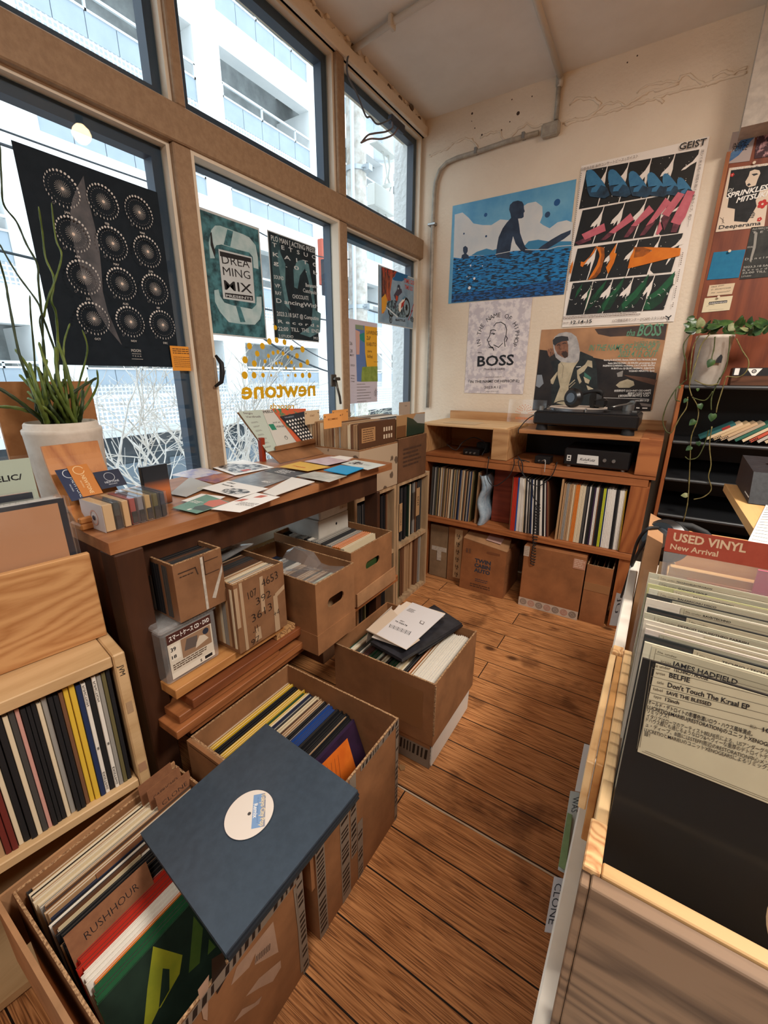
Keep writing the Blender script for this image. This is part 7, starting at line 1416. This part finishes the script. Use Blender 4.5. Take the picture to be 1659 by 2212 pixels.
# desk with mixer
dk = thing('desk', 'light wooden desk corner at the right edge with black mixer on it', 'desk', (2.0, -1.35, 0))
MB().prism([(1.695, -1.03, .928), (2.3, -1.03, .928), (2.3, -1.72, .928), (1.712, -1.72, .928)], (0, 0, .022), wood((214, 170, 112), (190, 140, 84), 'y', .8), None).build('desk_top', dk)
MB().box((1.95, -1.10, 0), (2.0, -1.05, .927), PINEZ).build('leg', dk); MB().box((1.95, -1.70, 0), (2.0, -1.65, .927), PINEZ).build('leg', dk)
mx = thing('audio_mixer', 'dark speckled black audio mixer on the desk at the right edge', 'mixer', (1.85, -1.1, .951))
SPK = mottle((22, 24, 28), (40, 42, 46), 90, .5, .4)
MB().prism([(1.725, -1.28, .952), (1.725, -1.0, .952), (1.725, -1.0, 1.04), (1.725, -1.24, 1.03)], (.3, 0, 0), SPK).build('housing', mx); MB().prism([(1.7245, -1.25, .97), (1.7245, -1.2, .97), (1.7245, -1.2, .973), (1.7245, -1.25, .973)], (.0, 0, .001), WH).build('stripe', mx) if 0 else MB().box((1.7235, -1.27, .965), (1.7245, -1.20, .968), WH).build('stripe', mx); MB().cyl((1.80, -1.12, 1.036), (1.80, -1.12, 1.046), .03, BL, seg=24).build('jog_dial', mx)
a, f = tsheet('printed_sheet', 'white sheet of dense printed lines on the desk at the right edge', 'paper', (0, 0, .953), (0, 0, 1), [(1614, 1172), (1690, 1190), (1700, 1080), (1657, 1086)], WH, .001); p = a.Q[3]; 
for i in range(14): s0 = qb(a, .08, .08+.062*i); s1 = qb(a, .9, .08+.062*i); a.line([s0, s1], .0022, flat((90, 88, 86)))
f()

# ================================================================ display shelf at the right of the back wall
ds = thing('display_shelf', 'wooden display rack with sloping black shelves and pinned flyers, right of back wall', 'shelf', (1.95, -.18, 0))
RWD = wood((132, 66, 38), (104, 48, 28), 'z', .7, .45, name='reddish wood panel')
MB().box((1.552, -.035, .0), (2.5, -.015, 2.234), RWD).build('back_panel', ds); MB().box((1.536, -.045, 1.24), (1.551, -.015, 2.20), ORWZ).build('trim_strip', ds); MB().box((1.536, -.335, 0), (1.552, -.015, 1.238), ORWZ, bev=.002).build('side_panel', ds)
SB = flat((26, 27, 29), .4, .4); SE = flat((70, 72, 74), .35, .5, .3)
for z in (1.236, .992, .818, .642, .46):
    sl_ = .0 if z > .95 else .06; b = MB(); b.prism([(1.553, -.33, z-.012), (1.553, -.04, z-.012+sl_), (1.553, -.04, z+sl_), (1.553, -.33, z)], (.94, 0, 0), SB); o = b.build('shelf_board', ds); MB().cyl((1.553, -.332, z-.006), (2.49, -.332, z-.006), .0085, SE, seg=12).build('lip', o)
MB().box((1.553, -.06, .1), (2.49, -.036, 1.22), SB).build('dark_backing', ds)
# pinned prints: pixel map of the crop (1380,250)
mpr = (1380, 250, .20350); PIN = flat((226, 206, 180), .4)
def pin(lab, quad, mat, name='flyer', cat='flyer'): return tsheet(name, lab, cat, (0, -.0375, 0), (0, -1, 0), quad, mat, .001, None, mpr)
a, f = pin('pale INSIDE FORCE flyer with blue brush streak at the top left of the rack', [(920, 512), (1175, 480), (1258, 135), (995, 175)], flat((176, 160, 154), .6), )
a.tr([(925, 480), (950, 420), (1010, 370), (1060, 290), (1120, 215), (1180, 175), (1245, 165), (1235, 220), (1180, 280), (1120, 350), (1060, 420), (990, 470), (930, 505)], mottle((50, 96, 150), (96, 130, 160), 30, .6)); a.ttext('INSIDE', (990, 345), (1145, 310), .018, INK, bold=.01, shear=.3); a.ttext('FORCE', (985, 385), (1155, 360), .02, INK, bold=.01, shear=.3); f()
a, f = pin('dark red and pink abstract flyer at the top right edge of the rack', [(1225, 455), (1480, 420), (1500, 110), (1265, 140)], mottle((70, 44, 50), (196, 150, 150), 26, .6, lo=.5, hi=.58)); f()
a, f = pin('DJ SPRINKLES MITSUKI flyer with face and red flowers', [(815, 1235), (1330, 1180), (1430, 495), (960, 555)], flat((222, 202, 180), .6), 'poster', 'poster')
a.tr([(978, 580), (1410, 520), (1375, 770), (1290, 790), (1240, 900), (1250, 960), (1150, 1130), (1010, 1120), (1020, 990), (940, 975), (955, 880), (930, 860)], mottle((24, 24, 26), (38, 38, 40), 30, .6))
a.tr([(1180, 590), (1230, 570), (1280, 580), (1290, 610), (1260, 680), (1240, 740), (1170, 760), (1140, 740), (1130, 700), (1165, 640)], flat((222, 202, 180))); a.tr([(1195, 620), (1250, 610), (1270, 620), (1220, 640)], INK); a.tr([(1145, 735), (1170, 715), (1190, 730), (1165, 748)], INK)
for x, y, r in ((992, 628, .006), (1312, 938, .014), (1280, 1100, .007)):
    u = a.uv(x, y)
    for k in range(5): g = k*2*math.pi/5; a.disc(u[0]+r*.7*math.cos(g), u[1]+r*.7*math.sin(g), r*.55, flat((190, 40, 34)), 10)
    a.disc(u[0], u[1], r*.3, flat((222, 202, 180)), 8)
a.ttext('DJ', (945, 808), (998, 800), .012, WH, shear=.2); a.ttext('SPRINKLES', (925, 880), (1375, 780), .020, WH, bold=.03, shear=.25); a.ttext('MITSUKI', (1030, 925), (1370, 850), .020, WH, bold=.03, shear=.25); a.ttext('Deeperama', (845, 1205), (1292, 1158), .015, INK, bold=.015); a.trl([(860, 1080), (900, 1110), (880, 1150)], .001, INK); a.trl([(900, 1080), (885, 1115), (905, 1140)], .001, INK); p = a.uv(1150, 1040); a.greek(p[0], p[1], .03, 4, .006, INK, .003); a.ttext('TERRE THAEMLITZ', (985, 580), (1360, 530), .008, WH, bold=.01); f()
a, f = pin('plain blue card pinned to the rack', [(722, 1743), (1060, 1718), (1135, 1418), (795, 1450)], mottle((28, 118, 156), (22, 108, 148), 40, .6), 'card', 'card'); f()
a, f = pin('dark flyer with spaced pale letters pinned at the right edge of the rack', [(1070, 1738), (1480, 1700), (1500, 1160), (1195, 1185)], mottle((32, 34, 34), (62, 62, 58), 14, .6), )
for t_, p0, p1, s in (('PLO MAN [ ACTING', (1205, 1215), (1450, 1190), .008), ('T  E  T', (1200, 1250), (1400, 1235), .008), ('SOUND', (1150, 1405), (1215, 1400), .007), ('D a n c i n g', (1125, 1535), (1420, 1505), .009), ('2023.3.18 SAT', (1105, 1620), (1400, 1595), .008), ('R e c o r d s', (1100, 1650), (1400, 1625), .007), ('22:00 TILL', (1095, 1680), (1350, 1660), .008), ('2.STUDIO', (1085, 1715), (1190, 1706), .006)): a.ttext(t_, p0, p1, s, flat((176, 172, 164)), bold=.01)
a.tr([(1230, 1230), (1260, 1240), (1240, 1400), (1190, 1560), (1175, 1540), (1215, 1380)], flat((150, 146, 138))); f()
a, f = pin('cream card with three handwritten lines pinned below the blue card', [(722, 1918), (988, 1892), (1022, 1775), (750, 1800)], flat((214, 190, 158), .6), 'card', 'card')
for t_, y in (('FREE WIFI', 1828), ('ID : BROADTOWER', 1855), ('PW : newtone257', 1890)): a.ttext(t_, (765, y), (975 if 'ID' in t_ else 905 if 'FREE' in t_ else 970, y-22), .006, INK, shear=.3)
f()
a, f = pin('pale card with a small dark logo pinned just above the trailing plant', [(665, 2090), (962, 2062), (998, 1910), (700, 1938)], flat((222, 206, 172), .6), 'card', 'card'); a.tr([(745, 1978), (940, 1958), (935, 1985), (740, 2005)], INK); a.ttext('DREAMING', (750, 1998), (930, 1980), .005, PAPER, bold=.02); a.trl([(720, 2025), (760, 2005), (800, 2010)], .001, INK); a.trl([(740, 2062), (900, 2050)], .0006, GREYINK); f()
for q in ((1222, 505), (962, 1440), (845, 1925)):
    p = hit(mpr[0]+q[0]*mpr[2], mpr[1]+q[1]*mpr[2], Vector((0, -.04, 0)), Vector((0, -1, 0))); b = MB(); b.cyl((p.x, -.039, p.z), (p.x, -.046, p.z), .0035, PIN, .0045, 12); b.cyl((p.x, -.046, p.z), (p.x, -.049, p.z), .0055, PIN, seg=12); tag(b.build('push_pin', None, p), 'cream push pin holding a print on the display rack', 'pin', 'push pins on the display rack')
# hanging plant
pp_ = thing('potted_plant', 'trailing pothos in a white pot on the top black shelf', 'plant', (1.628, -.262, 1.237))
b = MB(); b.lathe([(0, 0), (.05, 0), (.054, .005), (.066, .19), (.069, .192), (.069, .205), (.064, .206), (.062, .18), (0, .18)], (1.628, -.262, 1.238), mottle((206, 196, 184), (190, 178, 164), 30, .6), 40); b.build('pot', pp_)
a = Art((1.645, -.331, 1.33), (1, .35, 0), (0, 0, 1), .02, .035, None); a.poly([(0, 0), (.022, 0), (.022, .024), (.017, .033), (.012, .033), (.004, .02)], INK); a.build('pot_mark', pp_)
VN = mottle((96, 84, 52), (130, 120, 70), 60, .6); VG = mottle((58, 66, 36), (84, 88, 46), 60, .6); LF = mottle((30, 58, 32), (66, 96, 44), 30, .35, .5, .1, name='pothos leaf'); LFP = mottle((150, 150, 110), (110, 120, 70), 40, .5)
def vine(pts, r=.0022, m=VG, y=-.345):
    P_ = [at(1360+x*.27132, 650+yy*.27132, 'y', y+.006*math.sin(i*1.9)) for i, (x, yy) in enumerate(pts)]; out = []
    for i in range(len(P_)-1):
        p0, p1, p2, p3 = P_[max(i-1, 0)], P_[i], P_[i+1], P_[min(i+2, len(P_)-1)]
        for k in range(5): u = k/5; out.append(.5*((2*p1)+(p2-p0)*u+(2*p0-5*p1+4*p2-p3)*u*u+(3*p1-p0-3*p2+p3)*u**3))
    out.append(P_[-1]); MB().tube(out, r, m, 6, [r*(1.35 if i % 6 == 0 else 1) for i in range(len(out))]).build('vine', pp_)
for q, m in (([(490, 260), (437, 330), (430, 400), (452, 500), (452, 620)], VG), ([(640, 262), (572, 350), (535, 470), (492, 600), (476, 680), (495, 760)], VN), ([(560, 270), (512, 350), (492, 450), (482, 560), (478, 660)], VN), ([(455, 625), (400, 672), (366, 705), (300, 820), (264, 950), (290, 1035), (325, 1055)], VG), ([(462, 765), (452, 850), (400, 930), (352, 1020), (325, 1055)], VN), ([(520, 630), (580, 660), (640, 672), (700, 660)], VN), ([(680, 285), (672, 380), (655, 450), (660, 490)], VG),
    ([(500, 765), (545, 850), (540, 950), (492, 1080), (482, 1250), (472, 1480), (460, 1620), (430, 1755)], VN), ([(850, 300), (900, 400), (948, 480), (930, 560), (870, 605), (770, 600)], VN), ([(770, 600), (740, 700), (700, 830), (690, 890)], VN), ([(655, 1000), (636, 1150), (648, 1300), (628, 1400), (650, 1500), (590, 1560), (510, 1580)], VN), ([(720, 610), (655, 760), (650, 870)], VG), ([(500, 770), (600, 792), (662, 720)], VG), ([(630, 1030), (600, 1130), (545, 1240), (475, 1262), (442, 1240)], VG), ([(800, 280), (790, 400), (770, 520), (720, 620)], VG), ([(370, 705), (365, 780), (400, 800)], VG)): vine(q, m=m)
lv = MB(); rnd = random.Random(6)
def leaf(c, d, n, L, m=LF):
    d = Vector(d).normalized(); n = Vector(n); n = (n-d*n.dot(d)).normalized(); s = d.cross(n); c = Vector(c); out = [(0, 0, 0)]
    half = [(-.10, .22), (.05, .40), (.3, .46), (.55, .36), (.8, .18), (1, 0)]
    mid = [(0, .02), (.15, .05), (.35, .06), (.55, .05), (.8, .02), (1, -.04)]
    M_ = [c+d*(L*a)+n*(L*b) for a, b in mid]; Ls = [c+d*(L*a)+s*(L*b)-n*(L*.10*b*2) for a, b in half]; Rs = [c+d*(L*a)-s*(L*b)-n*(L*.10*b*2) for a, b in half]
    vs = M_+Ls+Rs; fs = []
    for i in range(5): fs += [(i, i+1, 6+i+1, 6+i), (i+1, i, 12+i, 12+i+1)]
    lv.add(vs, fs, m, True)
for x, y, L, a_, m in ((660, 470, .034, -1.9, LF), (560, 820, .026, -1.2, LF), (665, 900, .034, -1.6, LF), (490, 1160, .026, -2.3, LF), (545, 1120, .022, -1.2, LF), (520, 950, .03, -2.2, LF), (460, 1545, .026, -2.9, LFP), (545, 695, .014, -1.5, LF), (455, 780, .02, -2, LF), (400, 680, .012, -1.4, LF)):
    p = at(1360+x*.27132, 650+y*.27132, 'y', -.352); leaf(p, (math.cos(a_), -.1, math.sin(a_)), (rnd.uniform(-.3, .3), -1, .4), L, m)
for i in range(58):
    x = rnd.uniform(500, 1110); y = rnd.uniform(170, 262); p = at(1360+x*.27132, 650+y*.27132, 'y', rnd.uniform(-.34, -.2)); a_ = rnd.uniform(-.4, 3.5) if x > 560 else rnd.uniform(1.5, 4.0)
    leaf(p, (math.cos(a_), rnd.uniform(-.6, .3), math.sin(a_)*.8+.1), (rnd.uniform(-.5, .5), -.7, .8), rnd.uniform(.028, .05), LF if rnd.random() < .9 else LFP)
for i in range(9):
    y = rnd.uniform(120, 240); p = at(1360+rnd.uniform(480, 560)*.27132, 650+y*.27132, 'y', -.33); a_ = rnd.uniform(1.8, 4.2); leaf(p, (math.cos(a_), -.2, math.sin(a_)), (0, -1, .5), rnd.uniform(.024, .036))
lv.build('leaves', pp_)
# small box with badges on the top shelf
t = thing('wooden_box', 'small brown wooden box with white tape and triangular sticker on the top shelf', 'box', (1.78, -.27, 1.237)); MB().box((1.712, -.32, 1.238), (1.86, -.22, 1.31), wood((96, 60, 40), (70, 42, 26), 'x', 1), bev=.002).build('body', t)
a = Art((1.712, -.3205, 1.278), (1, 0, 0), (0, 0, 1), .148, .032, flat((30, 30, 32), .5), .0008); a.rect(.006, .003, .022, .030, WH); a.poly([(.045, .029), (.095, .029), (.078, .001), (.066, .001)], WH); a.ring(.07, .018, .0045, .008, INK, 18); a.disc(.07, .018, .0025, INK, 10); a.build('label_strip', t)
# leaning books
BK = [('teal', (40, 92, 92)), ('cream', (206, 180, 146)), ('pale tan', (196, 168, 130)), ('beige lettered', (190, 160, 126)), ('grey-tan', (170, 150, 126)), ('green-edged', (50, 100, 84)), ('cream', (210, 186, 152)), ('red-orange', (190, 84, 60)), ('pale grey', (180, 170, 156)), ('beige', (196, 172, 140))]
for i, (nm, c) in enumerate(BK):
    ln = R(58-i*1.0); M = Matrix.Translation((1.652+.0255*i, -.255, 1.002+.005)) @ Matrix.Rotation(ln, 4, 'Y')
    o = record('book', flat(c, .6), flat([min(255, v*1.05) for v in c], .6), flat((206, 196, 176), .8), .0125, .11, .135, M, '%s book leaning on the black shelf, %s from the left' % (nm, BNUM[i]), 'book', 'books leaning on the black shelf')
    if i in (0, 2, 3, 7):
        a = Art(M @ Vector((-.0055, -.0556, .005)), M.to_3x3() @ Vector((1, 0, 0)), M.to_3x3() @ Vector((0, 0, 1)), .011, .12, None)
        if i == 0: a.rect(0, .08, .011, .11, flat((150, 40, 34)))
        else: a.greek(.002, .02, .007, 16, .006, INK, .003)
        q = a.build('spine_print', None, M.translation); q.parent = o; q.matrix_parent_inverse = M.inverted()
# ================================================================ light
w = bpy.data.worlds.new('world'); SC.world = w; w.use_nodes = True
bg = w.node_tree.nodes['Background']; bg.inputs[0].default_value = (.96, .98, 1, 1); bg.inputs[1].default_value = 2.0
def lamp(name, loc, energy, size, col, rot=(0, 0, 0), label=None):
    L = bpy.data.lights.new(name, 'AREA'); L.shape = 'DISK'; L.size = size; L.energy = energy; L.color = col
    o = bpy.data.objects.new(name, L); COL.objects.link(o); o.location = loc; o.rotation_euler = rot; return o
lamp('fill_light', (2.5, -1.7, 2.62), 44, .7, (1, .93, .84))  # unseen area light added at upper right to brighten floor and interior
lamp('fill_light', (1.9, -3.7, 2.62), 22, .8, (1, .93, .84))  # unseen area light added behind the camera as interior fill
r_ = ray(176, 290); p = at(176, 290, 'x', -.008); q = Vector((-r_.x, r_.y, r_.z)); LP_ = p+q*((2.5-p.z)/q.z)
t = thing('pendant_lamp', 'round warm bulb lamp hanging from the ceiling, mirrored in the left window', 'lamp', LP_)
MB().lathe([(0, -.045), (.02, -.04), (.038, -.022), (.045, 0), (.038, .022), (.02, .04), (0, .045)], LP_, flat((255, 206, 150), .5, .4, 0, 30), 24).build('bulb', t)
MB().cyl(LP_+Vector((0, 0, .04)), (LP_.x, LP_.y, 2.70), .004, K, seg=8).build('cord', t); MB().cyl(LP_+Vector((0, 0, .04)), LP_+Vector((0, 0, .08)), .018, K, seg=16).build('socket', t)
SC.view_settings.view_transform = 'Standard'; SC.view_settings.look = 'None'; SC.view_settings.gamma = 1; SC.view_settings.exposure = .72
SC.view_settings.use_curve_mapping = False
SC.cycles.max_bounces = 10; SC.cycles.transparent_max_bounces = 24
SC.cycles.use_denoising = True
